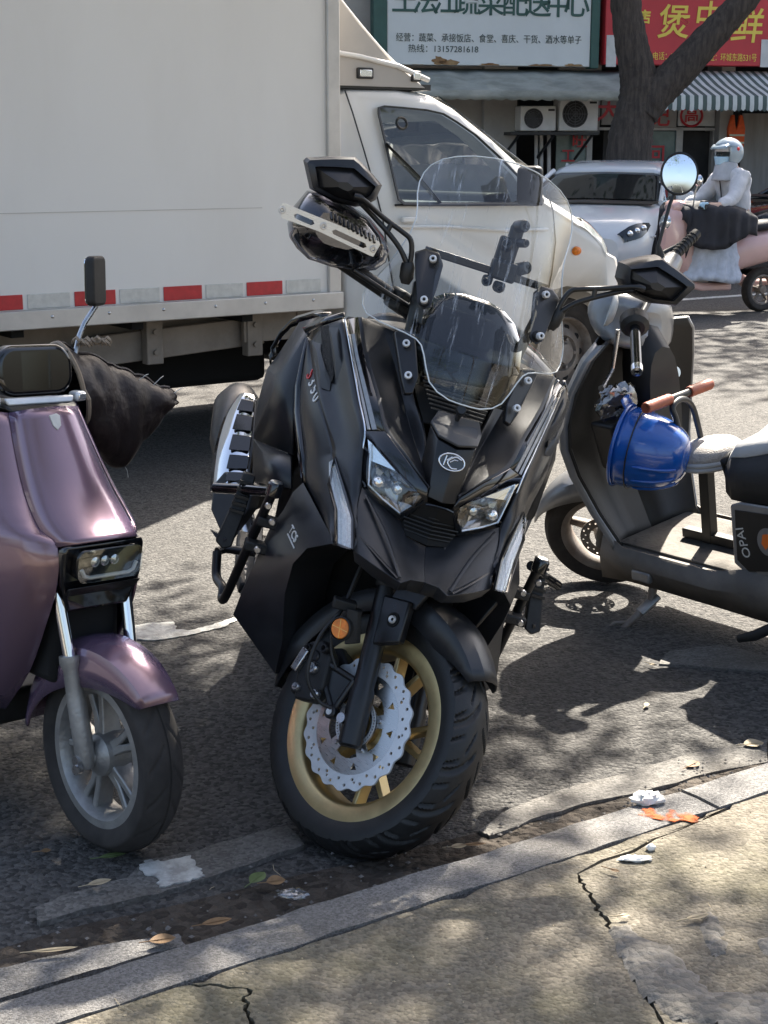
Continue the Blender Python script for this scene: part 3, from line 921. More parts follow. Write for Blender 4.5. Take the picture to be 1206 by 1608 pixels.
# near tree on this pavement: its crown shades the parked scooters
NB = Vector((4.6, 4.1, KZ))
tree('near pavement tree whose leafy crown shades the parked scooters', NB,
     [([(0, 0, -.05), (.05, .0, 1.2), (.0, .15, 2.4), (-.3, .5, 3.4), (-.9, 1.2, 4.5), (-1.6, 2.0, 5.4)], .20, .07), ([(-.1, .2, 2.7), (.4, -.2, 3.8), (.6, -.6, 5.2)], .12, .05),
      ([(-.3, .5, 3.4), (-1.4, .6, 4.2), (-2.6, .9, 4.8)], .09, .04), ([(-.3, .5, 3.4), (-.2, 1.6, 4.4), (.2, 2.8, 5.0)], .09, .04)],
     NEAR_CLUMPS, 62, .11, 33)
NB2 = Vector((-6.5, -2.8, KZ))
tree('leafy pavement tree standing up the street behind the purple scooter', NB2,
     [([(0, 0, -.05), (.0, .05, 1.5), (.1, .1, 3.0), (.3, .4, 4.6), (.6, .8, 6)], .2, .07), ([(.1, .1, 2.8), (-.8, .4, 4.2), (-1.5, .8, 5.2)], .11, .05)],
     shell((.5, .5, 6.2), (3.2, 3.0, 1.8), 60, .9, 8), 60, .15, 37)
NB3 = Vector((1.6, -2.6, KZ))
tree('leafy tree standing on the pavement behind the viewer', NB3,
     [([(0, 0, -.05), (.0, .05, 1.5), (-.1, .1, 3.0), (-.3, .2, 4.6), (-.6, .3, 6)], .2, .07), ([(-.1, .1, 2.8), (.9, .2, 4.2), (1.7, .4, 5.2)], .11, .05)],
     shell((0, -.3, 6.0), (3.6, 2.6, 1.9), 70, .95, 12), 60, .15, 41)
tree('leafy tree standing beyond the truck on the far pavement', Vector((-8, 17.6, .12)),
     [([(0, 0, -.05), (.0, .05, 1.5), (-.1, .1, 3.0), (-.3, .2, 4.6), (-.6, .3, 6)], .24, .08), ([(-.1, .1, 2.8), (.9, .2, 4.2), (1.7, .4, 5.2)], .12, .05)],
     shell((0, 0, 6.4), (4.4, 3.4, 2.0), 80, 1.0, 15), 55, .18, 43, 'leaf_dark')

# ================================================================ cars
pm('car_white', (.62, .64, .66), .25, coat=.8, var=.02)
pm('car_black', (.012, .012, .014), .2, coat=.8)
def make_car(name, label, O, head, paint, hgt=1.44, group=None):
    h = Vector((head[0], head[1], 0)).normalized()
    M = axes(h, (-h.y, h.x, 0), (0, 0, 1), O)           # x forward, y left
    c = thing(name, label, 'car', M, group)
    hw = .90
    k = hgt / 1.44
    sec = [(2.20, .36, .62, .62), (2.12, .26, .76, .78), (1.95, .22, .84, .86), (1.5, .20, .93, .895), (.95, .20, .99, .90), (0, .20, 1.0, .905), (-1.2, .20, 1.0, .90), (-1.8, .22, .99, .88), (-2.1, .28, .94, .82), (-2.2, .40, .80, .72)]
    rows = []
    for x_, z0, z1, w_ in sec:
        r = []
        for fy, fz in ((.90, 0), (1, .18), (1.0, .55), (.97, .78), (.90, .93), (.72, .99), (.35, 1.0), (0, 1.005), (-.35, 1.0), (-.72, .99), (-.90, .93), (-.97, .78), (-1.0, .55), (-1, .18), (-.90, 0)):
            r.append((x_, w_ * fy, (z0 + (z1 - z0) * fz) * k))
        rows.append(r)
    m = MB(); m.grid(rows); m.fan(rows[0]); m.fan(rows[-1])
    bd = m.build('body', paint, c, smooth=50)
    cs = [(.98, 1.0, 0), (.50, 1.22, .72), (.18, 1.36, .90), (-.3, 1.42, 1), (-.9, 1.40, .98), (-1.4, 1.30, .85), (-1.85, 1.02, .1)]
    def cabrow(x_, z1, inset_=0.0):
        wb = .80 - inset_; wt = .80 - .20 * max(0, (z1 - .98) / .44) - inset_
        return [(x_, wb, .95 * k), (x_, wt, (z1 - .03) * k), (x_, wt - .10, z1 * k), (x_, 0, (z1 + .012) * k), (x_, -wt + .10, z1 * k), (x_, -wt, (z1 - .03) * k), (x_, -wb, .95 * k)]
    m = MB(); rr = [cabrow(x_, z1) for x_, z1, _ in cs]; m.grid(rr)
    m.build('windows', 'shop_dark_glass', c, smooth=60)
    m = MB(); m.grid([[(x_, y * 1.0, z + .008) for x_, y, z in cabrow(q, zz)[1:6]] for q, zz in ((.34, 1.30), (.18, 1.365), (-.3, 1.425), (-.9, 1.405), (-1.35, 1.315))])
    rf = m.build('roof', paint, c, solid=.03, smooth=50)
    for s in (1, -1):
        for pts, r_ in (([(1.02, .80, .97), (.66, .745, 1.15), (.30, .655, 1.315)], .030), ([(-.25, .80, .96), (-.28, .64, 1.40)], .028), ([(-1.75, .78, 1.0), (-1.5, .68, 1.2), (-1.3, .64, 1.33)], .05)):
            m = MB(); m.tube([(x_, y * s, z * k) for x_, y, z in pts], r_, 8); m.build('pillar', paint, rf, smooth=60)
        def skinpt(x_, q, o):
            for A, B2 in zip(sec, sec[1:]):
                if A[0] >= x_ >= B2[0]:
                    u = (A[0] - x_) / (A[0] - B2[0]); z0, z1, w_ = (A[i] + (B2[i] - A[i]) * u for i in (1, 2, 3))
            ring = ((.90, 0), (1, .18), (1.0, .55), (.97, .78), (.90, .93), (.72, .99), (.35, 1.0))
            i = int(q); t = q - i
            fy, fz = ring[i][0] * (1 - t) + ring[i + 1][0] * t, ring[i][1] * (1 - t) + ring[i + 1][1] * t
            return Vector((x_ + o, (w_ * fy + o) * s, (z0 + (z1 - z0) * fz) * k + o * .5))
        m = MB(); m.grid([[skinpt(x_, q0 + (q1 - q0) * j / 4, .012) for j in range(5)] for x_, q0, q1 in ((2.17, 2.6, 4.2), (2.10, 2.5, 4.1), (2.0, 2.5, 3.9), (1.88, 2.7, 3.6), (1.74, 3.0, 3.3))])
        hl_ = m.build('headlight', 'gloss_black', c, smooth=60)
        for x_, q0 in ((2.13, 3.3), (2.05, 3.2), (1.95, 3.15)):
            m = MB(); m.lathe([(0, .02), (.022, .014), (.032, 0)], 14, facing(skinpt(x_, q0, .014), (.8, .5 * s, .2))); m.build('lamp', 'reflector_bright', hl_, smooth=60)
        m = MB(); m.slab([(2.16, .46 * s, .50 * k), (2.06, .76 * s, .54 * k), (2.04, .78 * s, .32 * k), (2.15, .60 * s, .30 * k)], (.03, .02 * s, 0)); m.build('fog_recess', 'trim_black', c, bevel=.01)
        m = MB(); m.box((.62, .99 * s, 1.03 * k), (.12, .20, .13)); mm = m.build('door_mirror', paint, c, bevel=.035, seg=4)
        m = MB(); m.box((.555, .99 * s, 1.03 * k), (.01, .15, .09)); m.build('mirror_glass', 'mirror', mm)
        m = MB(); m.box((.64, .88 * s, .985 * k), (.06, .10, .03)); m.build('mirror_foot', 'trim_black', mm)
        for yy, l in ((.905, .12),):
            m = MB(); m.tube([(1.75, .895 * s, .62 * k), (0, .912 * s, .62 * k), (-1.9, .87 * s, .64 * k)], .012, 6); m.build('side_crease', paint, c, smooth=60)
        for x_ in (-.05, -1.05): 
            m = MB(); m.box((x_, .905 * s, .84 * k), (.16, .02, .022)); m.build('door_handle', paint, c, bevel=.006)
        m = MB(); m.slab([(-2.12, .45 * s, .86 * k), (-2.0, .80 * s, .88 * k), (-2.0, .82 * s, .76 * k), (-2.16, .45 * s, .78 * k)], (-.03, .015 * s, 0)); m.build('tail_lamp', 'red_paint', c, bevel=.008)
        for x_ in (1.38, -1.38):
            X = Matrix.Translation((x_, .90 * s, .32)) @ Matrix.Rotation(-PI / 2 * s, 4, 'X')
            m = MB(); m.lathe([(.21, -.2), (.31, -.2), (.325, -.17), (.325, -.02), (.30, .0), (.21, -.01)], 32, X); wt_ = m.build('wheel', 'rubber', c, smooth=40)
            m = MB(); m.lathe([(.215, -.02), (.20, -.05), (.06, -.03), (0, -.02)], 32, X); m.build('rim', 'steel', wt_, smooth=40)
            m = MB(); m.lathe([(0, .012), (.37, .012), (.37, -.1), (0, -.1)], 28, X); m.build('wheel_arch', 'void_black', wt_)
    m = MB(); m.slab([(2.20, .38, .62 * k), (2.20, -.38, .62 * k), (2.22, -.34, .36 * k), (2.22, .34, .36 * k)], (.02, 0, 0)); m.build('grille', 'trim_black', c, bevel=.01)
    m = MB(); m.box((2.245, 0, .44 * k), (.012, .44, .13)); m.build('number_plate', 'plate_blue', c)
    m = MB(); m.grid([[(1.35, .78, .962 * k), (1.1, .80, .985 * k)], [(1.38, 0, .972 * k), (1.12, 0, .997 * k)], [(1.35, -.78, .962 * k), (1.1, -.80, .985 * k)]]); m.build('cowl', 'trim_black', c, solid=.01)
    return c
pm('shop_dark_glass', (.012, .014, .014), .04, coat=.5)
pm('plate_blue', (.02, .06, .30), .4)
hp_ = at_y(978, 350, 16.6)
hd = Vector((-.38, -.925, 0)).normalized(); lf = Vector((-hd.y, hd.x, 0))
cw = hp_ - hd * 2.02 - lf * .62
make_car('white_car', 'white car facing the street between the truck and the pink scooter rider', (cw.x, cw.y, 0), hd, 'car_white', 1.40)
hb_ = Vector((-.93, -.36, 0)).normalized(); fpx = at_y(1152, 340, 18.8); cbk = fpx - hb_ * 2.2 + Vector((-hb_.y, hb_.x, 0)) * -.4
make_car('black_car', 'black car parked beyond the pink scooter rider', (cbk.x, cbk.y, 0), hb_, 'car_black', 1.42)

# ================================================================ rider on the pink scooter
pm('pink_paint', (.62, .40, .37), .3, coat=.6, var=.04)
pm('jacket_white', (.56, .57, .60), .85, var=.10, vscale=10, bump=1.0, bscale=16)
pm('tulle', (.46, .50, .58), .9, var=.15, vscale=14)
pm('navy_cloth', (.014, .015, .022), .75, var=.3, vscale=6, bump=.3, bscale=18)
pm('helmet_blue', (.30, .37, .42), .25, coat=.7)
pm('scarf_grey', (.42, .44, .48), .85, var=.1, vscale=12, bump=.8, bscale=20)
pm('skin', (.50, .33, .25), .55, var=.05)
pm('mask_blue', (.42, .62, .78), .8)
rcp = ground(1192, 489)
hv = Vector((-.90, -.43, 0)).normalized()
yw = math.degrees(math.atan2(-hv.x, hv.y))
FS = Frame(rcp + hv * .62, yw)
def small_wheel(par, y, r=.215, w_=.05, mat='wheel_dusty', M=None, hubd=None):
    T = (M or Matrix.Identity(4)) @ Matrix.Translation((0, y, r))
    m = MB(); make_tyre(m, r, w_ * .9, r * .66, seg=90, groove=.002, N=18, M=T, kind=1); wh = m.build('wheel', 'tyre_dusty', par, smooth=45)
    X = T @ Matrix.Rotation(PI / 2, 4, 'Y')
    m = MB(); m.lathe([(r * .62, -w_ * .8), (r * .685, -w_ * .75), (r * .62, -w_ * .4), (r * .60, 0), (r * .62, w_ * .4), (r * .685, w_ * .75), (r * .62, w_ * .8), (r * .57, w_ * .5), (r * .56, 0), (r * .57, -w_ * .5)], 40, X, loop=True); m.build('rim', mat, wh, smooth=50)
    for k in range(5):
        a = 2 * PI * k / 5 + .3
        m = MB(); d = Vector((0, math.cos(a), math.sin(a))); m.tube([d * r * .15, d * r * .6], [r * .085, r * .06], 6, sq=.9, M=T); m.build('spoke', mat, wh, smooth=60)
    m = MB(); m.lathe([(0, w_ * .9), (r * .18, w_ * .9), (r * .2, w_ * .6), (r * .2, -w_ * .6), (r * .18, -w_ * .9), (0, -w_ * .9)], 20, X); m.build('hub', mat, wh, smooth=40)
    return wh
PS = thing('pink_scooter', 'pale pink electric scooter being ridden along the street', 'scooter', FS.M)
small_wheel(PS, -.62, .21); small_wheel(PS, .62, .21)
loft('tail_body', [(-.92, .70, .06, .05), (-.86, .66, .12, .11), (-.6, .62, .165, .16), (-.35, .58, .16, .17), (-.16, .52, .13, .16), (-.1, .48, .10, .12)], 'pink_paint', PS, n=18)
loft('seat', [(-.78, .82, .08, .02), (-.72, .83, .13, .045), (-.4, .80, .15, .05), (-.12, .79, .12, .045), (-.05, .77, .07, .02)], 'navy_cloth', PS, n=16)
m = MB(); m.slab([(.17, -.15, .30), (.20, .20, .30), (.17, .36, .34), (-.17, .36, .34), (-.20, .20, .30), (-.17, -.15, .30)], (0, 0, -.07)); m.build('floorboard', 'pink_paint', PS, bevel=.02)
loft('front_shield', [(.30, .62, .16, .26), (.36, .66, .19, .33), (.43, .72, .17, .30), (.50, .74, .10, .22), (.53, .74, .04, .12)], 'pink_paint', PS, n=18)
m = MB(); m.lathe([(0, .05), (.05, .045), (.075, .02), (.085, -.03)], 24, facing((0, .50, .86), (0, 1, .1))); m.build('headlight', 'reflector_bright', PS, smooth=50)
m = MB(); rows = []
for i in range(11):
    a = R_(20 + 130 * i / 10); rows.append([(x_, .62 + .25 * math.cos(a), .21 + .25 * math.sin(a) - abs(x_) * .4) for x_ in (-.075, -.04, 0, .04, .075)])
m.grid(rows); m.build('front_fender', 'pink_paint', PS, solid=.006, smooth=60)
m = MB(); m.tube([(0, .60, .22), (0, .40, .95)], .03, 10); m.build('fork', 'steel', PS)
m = MB(); m.tube([(.32, .30, 1.0), (.15, .38, .99), (0, .40, .97), (-.15, .38, .99), (-.32, .30, 1.0)], .016, 10); hbp = m.build('handlebar', 'trim_black', PS, smooth=60)
loft('instrument_cover', [(.34, .99, .08, .04), (.38, 1.0, .13, .06), (.44, 1.0, .12, .06), (.47, .99, .06, .03)], 'pink_paint', PS, n=16)
for s in (1, -1):
    m = MB(); m.tube([(.20 * s, .36, 1.0), (.24 * s, .37, 1.14), (.26 * s, .36, 1.20)], .007, 6); q_ = m.build('mirror_stem', 'steel', PS)
    m = MB(); m.lathe([(0, .03), (.04, .022), (.055, 0), (.052, -.006), (0, -.006)], 20, facing((.27 * s, .36, 1.235), (0, 1, 0))); m.build('mirror_head', 'chrome', q_, smooth=60)
m = MB(); m.lathe([(.0, .02), (.085, .02), (.105, .0), (.085, -.02), (0, -.02)], 24, facing((0, -.80, 1.06), (0, 1, .1))); br_ = m.build('backrest', 'navy_cloth', PS, smooth=50)
for s in (1, -1):
    m = MB(); m.tube(cr([(.04 * s, -.81, 1.0), (.09 * s, -.82, .92), (.10 * s, -.78, .85), (.12 * s, -.62, .83)], 4), .010, 8); m.build('backrest_stay', 'chrome', br_, smooth=60)
m = MB(); m.tube([(.1 + .0, -.45, .31), (.12, -.60, .24), (.10, -.75, .25)], [.05, .07, .05], 10); m.build('motor_cover', 'pink_paint', PS, smooth=60)
c = FS.loc(1188, 408, x=.17)
m = MB(); m.tube([(.168, c.y + .03 * math.cos(a), c.z + .03 * math.sin(a)) for a in [.6 + 4.6 * k / 14 for k in range(15)]], .004, 6); m.build('tail_emblem', 'wheel_dusty', PS)
def skin(name, verts, edges, radii, mat, parent, sub=2):
    me = bpy.data.meshes.new(name); me.from_pydata(verts, edges, [])
    me.materials.append(MATS[mat]); o = bpy.data.objects.new(name, me); COL.objects.link(o); o.parent = parent
    md = o.modifiers.new('skin', 'SKIN'); md.use_smooth_shade = True
    for i, (v, r) in enumerate(zip(me.skin_vertices[0].data, radii)):
        v.radius = r if isinstance(r, tuple) else (r, r); v.use_root = i == 0
    s_ = o.modifiers.new('sub', 'SUBSURF'); s_.levels = s_.render_levels = sub
    return o
RP = thing('rider', 'person in pale blue helmet, white jacket and tulle skirt riding the pink scooter', 'person', FS.M)
V = [(0, -.28, .86), (0, -.27, 1.0), (0, -.23, 1.16), (0, -.20, 1.29), (0, -.18, 1.36), (0, -.155, 1.46),
     (.15, -.20, 1.26), (.24, -.06, 1.06), (.26, .12, 1.0), (.27, .26, 1.01), (-.15, -.20, 1.26), (-.24, -.06, 1.06), (-.26, .12, 1.0), (-.27, .26, 1.01),
     (.10, -.24, .85), (.13, .12, .82), (.12, .16, .42), (.12, .26, .35), (-.10, -.24, .85), (-.13, .12, .82), (-.12, .16, .42), (-.12, .26, .35)]
Ed = [(0, 1), (1, 2), (2, 3), (3, 4), (4, 5), (3, 6), (6, 7), (7, 8), (8, 9), (3, 10), (10, 11), (11, 12), (12, 13), (0, 14), (14, 15), (15, 16), (16, 17), (0, 18), (18, 19), (19, 20), (20, 21)]
Rr = [(.15, .12), (.14, .11), (.15, .11), (.11, .09), .055, (.085, .10), .06, .05, .042, .035, .06, .05, .042, .035, .10, .075, .055, .04, .10, .075, .055, .04]
skin('body', V, Ed, Rr, 'skin', RP)
jv = [V[i] for i in (0, 1, 2, 3, 6, 7, 8, 10, 11, 12, 4)]
skin('jacket', jv, [(0, 1), (1, 2), (2, 3), (3, 4), (4, 5), (5, 6), (3, 7), (7, 8), (8, 9), (3, 10)], [(.19, .15), (.17, .135), (.18, .14), (.13, .11), .085, .072, .058, .085, .072, .058, .07], 'jacket_white', RP)
tx = bpy.data.textures.new('cloth_folds', 'CLOUDS'); tx.noise_scale = .07; tx.noise_depth = 3
jk = [o for o in RP.children if o.name.startswith('jacket')][0]
dm = jk.modifiers.new('folds', 'DISPLACE'); dm.texture = tx; dm.strength = .045; dm.mid_level = .5
m = MB(); m.tube([(.0, -.075, 1.25), (.0, -.10, 1.12), (.0, -.12, .98)], .006, 6); m.build('zip', 'trim_black', RP)
# fingers round the grips
for s in (1, -1):
    for k in range(4):
        x_ = (.255 + .018 * k) * s
        skin('finger', [(x_, .272, 1.035), (x_, .315, 1.035), (x_, .328, 1.005), (x_, .305, .982)], [(0, 1), (1, 2), (2, 3)], [.011, .010, .009, .008], 'mask_blue', RP, 1)
    skin('thumb', [(.25 * s, .265, 1.01), (.235 * s, .285, .995), (.235 * s, .305, .985)], [(0, 1), (1, 2)], [.012, .010, .009], 'mask_blue', RP, 1)
# skirt: flared, pleated, in three tiers
m = MB(); rows = []
for j in range(13):
    t = j / 12
    r = []
    for i in range(72):
        a = 2 * PI * i / 72
        w_ = .20 + .12 * t + .018 * math.sin(a * 17 + j * .4) * (t + .2) + (.015 if j % 4 == 3 else 0)
        r.append((w_ * .95 * math.cos(a), .02 + .05 * t + (w_ + .06) * .95 * math.sin(a), .86 - .54 * t + .02 * math.sin(a * 3)))
    rows.append(r)
m.grid(rows, wrap=True); m.build('skirt', 'tulle', RP, solid=.004, smooth=60)
# dark quilted wind apron thrown over arms and lap
m = MB(); rows = []
for j in range(22):
    t = j / 21; y = -.33 + .74 * t
    zt = .95 + .10 * math.sin(min(1, t * 1.5) * PI * .5) - .03 * max(0, t - .8) * 5
    hw = .27 + .07 * math.sin(t * PI) + .012 * math.sin(j * 1.7)
    zb_ = .66 + .06 * math.sin(t * 5 + 1) + .05 * abs(t - .5)
    r = []
    for i in range(31):
        s_ = i / 30 * 2 - 1; a = abs(s_)
        x_ = hw * math.copysign(min(1, a * 1.7) ** .8, s_)
        z = zt - .05 * min(1, a * 1.7) ** 3 if a < .59 else zt - .05 - (zt - .05 - zb_) * (a - .59) / .41
        q = .022 * noise.noise(Vector((x_ * 7, y * 7, z * 7))) + .014 * noise.noise(Vector((x_ * 17, y * 17, z * 17 + 3)))
        r.append((x_ + q * (1 if s_ > 0 else -1), y + q, z + q * .8))
    rows.append(r)
m.grid(rows); m.grid([rows[-1], [(p[0] * .9, p[1] + .03, p[2] - .12) for p in rows[-1]]]); m.build('wind_apron', 'navy_cloth', RP, solid=.015, smooth=60)
hc = Vector((0, -.155, 1.47))
def head_shape(name, c, rx, ry, rz, mat, z0=-1, front=None, n=28, k=18, par=RP):
    m = MB(); rows = []
    for j in range(k + 1):
        ph = math.asin(z0 + (1 - z0) * j / k) if True else 0
        rows.append([(c.x + rx * math.cos(ph) * math.cos(2 * PI * i / n), c.y + ry * math.cos(ph) * math.sin(2 * PI * i / n), c.z + rz * math.sin(ph)) for i in range(n)])
    m.grid(rows, wrap=True); m.fan(rows[0]); return m.build(name, mat, par, smooth=60)
m = MB(); rows = []
for j in range(17):                                             # open-face helmet shell
    ph = R_(-52 + 142 * j / 16)
    r = []
    for i in range(33):
        lo = R_(-210 if ph > .15 else -206); hi = R_(30 if ph > .15 else 26)
        if ph > .42: lo, hi = R_(-270), R_(90)
        a = lo + (hi - lo) * i / 32
        r.append((hc.x + .130 * math.cos(ph) * math.cos(a), hc.y - .005 + .150 * math.cos(ph) * math.sin(a), hc.z + .012 + .135 * math.sin(ph)))
    rows.append(r)
m.grid(rows); hm = m.build('helmet', 'helmet_blue', RP, solid=.02, smooth=60)
m = MB(); m.grid([[(x_, hc.y + .10 + .04 * (1 - (x_ / .12) ** 2), hc.z + .085), (x_, hc.y + .17 + .035 * (1 - (x_ / .12) ** 2), hc.z + .050)] if False else [(x_, hc.y + .112 - 2.5 * x_ * x_, hc.z + .085), (x_, hc.y + .165 - 3.6 * x_ * x_, hc.z + .045)] for x_ in [-.12 + .03 * i for i in range(9)]]); m.build('visor_peak', 'helmet_blue', hm, solid=.008, smooth=60)
for s in (1, -1):
    m = MB(); m.lathe([(0, .006), (.014, .005), (.017, 0)], 14, facing((.128 * s, hc.y - .02, hc.z + .045), (s, 0, .1))); m.build('helmet_badge', 'red_paint', hm, smooth=60)
m = MB(); rows = []
for j in range(7):
    z = hc.z - .10 + .075 * j / 6
    rows.append([(.088 * math.sin(a) * (1 - .25 * (1 - j / 6)), hc.y + .03 + (.092 + .01 * math.cos(a)) * math.cos(a) * (1 - .15 * (1 - j / 6)), z) for a in [-1.5 + 3 * i / 12 for i in range(13)]])
m.grid(rows); m.build('face_mask', 'mask_blue', RP, solid=.004, smooth=60)
m = MB(); rows = []
for j in range(9):
    z = hc.z - .24 + .17 * j / 8; rr_ = .13 - .035 * j / 8
    rows.append([(rr_ * math.cos(a), hc.y + .01 + rr_ * 1.05 * math.sin(a), z) for a in [2 * PI * i / 24 for i in range(24)]])
m.grid(rows, wrap=True); m.build('neck_scarf', 'scarf_grey', RP, solid=.006, smooth=60)
m = MB(); m.grid([[(.10 * math.sin(a), hc.y + .02 + .105 * math.cos(a), z) for a in [-1.3 + 2.6 * i / 12 for i in range(13)]] for z in (hc.z + .02, hc.z + .05, hc.z + .075)]); m.build('forehead_scarf', 'jacket_white', RP, solid=.006, smooth=60)
for s in (1, -1):
    m = MB(); m.lathe([(0, .008), (.010, .006), (.013, 0)], 12, facing((.032 * s, hc.y + .098, hc.z - .005), (.2 * s, 1, 0))); m.build('eye', 'trim_black', RP, smooth=60)
    m = MB(); m.slab([(.10 * s, .10, .365), (.15 * s, .10, .365), (.155 * s, .30, .345), (.12 * s, .34, .335), (.09 * s, .30, .345)], (0, 0, -.055)); m.build('shoe', 'jacket_white', RP, bevel=.015, seg=3)
# ================================================================ delivery truck
TD = Vector((.814, .581, 0)).normalized()
TN = Vector((.581, -.814, 0)).normalized()           # towards the camera
TP = ground(910, 645)
TM_ = axes(TD, TN, (0, 0, 1), TP)                      # local: x forward, y towards the near side (plane y=0), z up
TI = TM_.inverted()
def tp(u, v, y=0.0):
    d = TI.to_3x3() @ ray(u, v); o = TI @ _c
    q = o + d * ((y - o.y) / d.y)
    return q
pm('truck_white', (.76, .735, .695), .32, var=.03, vscale=1.5, coat=.5, rvar=.05)
pm('box_white', (.82, .785, .735), .5, col2=(.76, .72, .665), vscale=1.6, stretch=(1, 1, .35), thr=(.42, .78), bump=.03, bscale=2)
pm('box_alu', (.55, .52, .48), .45, metal=.35, var=.1, vscale=6)
pm('chassis_beige', (.30, .26, .22), .7, col2=(.20, .17, .14), vscale=5, bump=.2, bscale=40)
pm('lamp_white', (.62, .64, .64), .25, metal=.3, var=.35, vscale=22, bump=.6, bscale=30)
pm('tape_red', (.50, .025, .03), .4, var=.12, vscale=30)
pm('tape_white', (.62, .60, .55), .4, var=.10, vscale=30)
pm('deflector_beige', (.44, .405, .37), .38, var=.05, vscale=4, coat=.3)
pm('dark_interior', (.03, .03, .032), .8, var=.3)
TR = thing('delivery_truck', 'white box delivery truck with red and white reflective tape along its side', 'truck', TM_)
W = 1.72
bx0, bx1 = -5.0, tp(531, 200).x
zb, zt = .76, 2.55
mb = MB(); mb.box(((bx0 + bx1) / 2, -W / 2 - .03, (zb + zt) / 2), (bx1 - bx0, W + .06, zt - zb))
bxo = mb.build('cargo_box', 'box_white', TR, bevel=.01)
mb = MB(); mb.box((bx1 - .035, .008, (zb + zt) / 2), (.075, .022, zt - zb - .004)); mb.box((bx1 - .035, .008, zt - .03), (.0, 0, 0))
mb.build('corner_post', 'box_alu', bxo, bevel=.006)
mb = MB(); mb.box(((bx0 + bx1) / 2, .010, .735), (bx1 - bx0 + .01, .05, .085))
ra = mb.build('side_rail', 'box_alu', TR, bevel=.005)
for k in range(12):
    mb = MB(); mb.lathe([(0, .004), (.006, .003), (.008, 0)], 10, facing((bx1 - .18 - .28 * k, .036, .745), (0, 1, 0)))
    mb.build('rivet', 'steel', ra, smooth=60)
zt0 = tp(250, 462).z
x = bx1 - .115
k = 0
while x > bx0 + .2:
    wd = .205
    mb = MB(); mb.box((x - wd / 2, .003, zt0), (wd, .004, .066))
    mb.build('reflective_tape', 'tape_white' if k % 2 == 0 else 'tape_red', TR, bevel=.002)
    x -= wd + .022; k += 1
# panel scratch line
mb = MB(); mb.box((bx1 - 1.2, .001, tp(200, 331).z), (1.5, .003, .003)); mb.build('panel_seam', 'box_alu', bxo)
# --- cab: side profile lofted across the width
prof = [(-1.63, .50), (-1.64, 1.20), (-1.61, 1.775), (-1.50, 1.80), (-1.2, 1.805), (-.96, 1.78), (-.82, 1.715), (-.6, 1.565), (-.40, 1.40), (-.31, 1.31), (-.22, 1.235), (0, 1.13), (.13, 1.06), (.22, .985), (.27, .90), (.34, .87), (.36, .80), (.355, .62), (.345, .50), (.34, .44)] + [(-.024 + .355 * math.cos(a), .38 + .35 * math.sin(a)) for a in [PI * k / 10 for k in range(11)]] + [(-.40, .44)]
def inset(z):                                           # the cab leans in towards the roof
    return 0.0 if z < 1.2 else .16 * ((z - 1.2) / .6) ** 1.2
rows = []
for f in (0, .03, .10, .25, .5, .75, .90, .97, 1):
    r = []
    for x_, z in prof:
        y = -f * W
        e = min(f, 1 - f)
        rd = max(0, .10 - e) / .10
        ins = inset(z) * (1 - 2 * f)
        bulge = .10 * (1 - (2 * f - 1) ** 2) if x_ > -.5 else 0
        r.append((x_ + bulge - rd ** 2 * (.10 if x_ > -.3 else .02 if x_ > -1 else 0), y - ins, z - rd ** 2 * (.035 if z > 1.0 else 0)))
    rows.append(r)
mb = MB(); mb.grid(rows); mb.fan(rows[0]); mb.fan(rows[-1])
cab = mb.build('cab', 'truck_white', TR, smooth=28, bevel=.012, seg=3)
# side glass: recessed dark interior box seen through glass
win = [tp(606, 180, -.05), tp(608, 170, -.05), tp(618, 167, -.05), tp(640, 169, -.06), tp(680, 173, -.06), tp(705, 179, -.06), tp(726, 192, -.05), tp(752, 212, -.045), tp(786, 246, -.03), tp(814, 278, -.02), tp(835, 310, .0), tp(836, 317, .0), tp(828, 319, .0), tp(634, 319, .0), tp(626, 312, .0)]
def on_side_(p, d=.0): return Vector((p.x, -inset(p.z) + d, p.z))
wq = [on_side_(p, .010) for p in win]
wc = sum(wq, Vector()) / len(wq)
mb = MB()
out_ = [lerp(p, wc, -.03) for p in wq]
mb.grid([out_, [p + Vector((0, .008, 0)) for p in out_], [lerp(p, wc, .0) + Vector((0, .006, 0)) for p in wq], [lerp(p, wc, .02) + Vector((0, -.006, 0)) for p in wq]], wrap=True)
wd_ = mb.build('side_window', 'trim_black', TR, smooth=40)
mb = MB(); mb.fan([p + Vector((0, .001, 0)) for p in wq]); mb.build('pane', 'car_glass', wd_)
pm('cab_inside', (.42, .42, .42), .8, var=.2, vscale=3)
# open the cab behind the glass: the opening runs through to the far door
cut = MB(); cut.slab([lerp(p, wc, .015) + Vector((0, .2, 0)) for p in wq], (0, -W - .4, 0))
cuto = cut.build('cutter', 'cab_inside', TR)
cut2 = MB()
qd = [Vector((-.84, -.26, 1.70)), Vector((-.84, -W + .26, 1.70)), Vector((-.33, -W + .16, 1.38)), Vector((-.33, -.16, 1.38))]
nq = Vector((.53, 0, .85))
cut2.slab([p + nq * .35 for p in qd], nq * -.75)
cuto2 = cut2.build('cutter', 'cab_inside', TR)
bo2 = cab.modifiers.new('open_front', 'BOOLEAN'); bo2.operation = 'DIFFERENCE'; bo2.object = cuto2; bo2.solver = 'EXACT'; bo2.material_mode = 'TRANSFER'
bo = cab.modifiers.new('open', 'BOOLEAN'); bo.operation = 'DIFFERENCE'; bo.object = cuto; bo.solver = 'EXACT'; bo.material_mode = 'TRANSFER'
bpy.context.view_layer.update()
me_ = bpy.data.meshes.new_from_object(cab.evaluated_get(bpy.context.evaluated_depsgraph_get()))
cab.modifiers.clear(); cab.data = me_
bpy.data.objects.remove(cuto); bpy.data.objects.remove(cuto2)
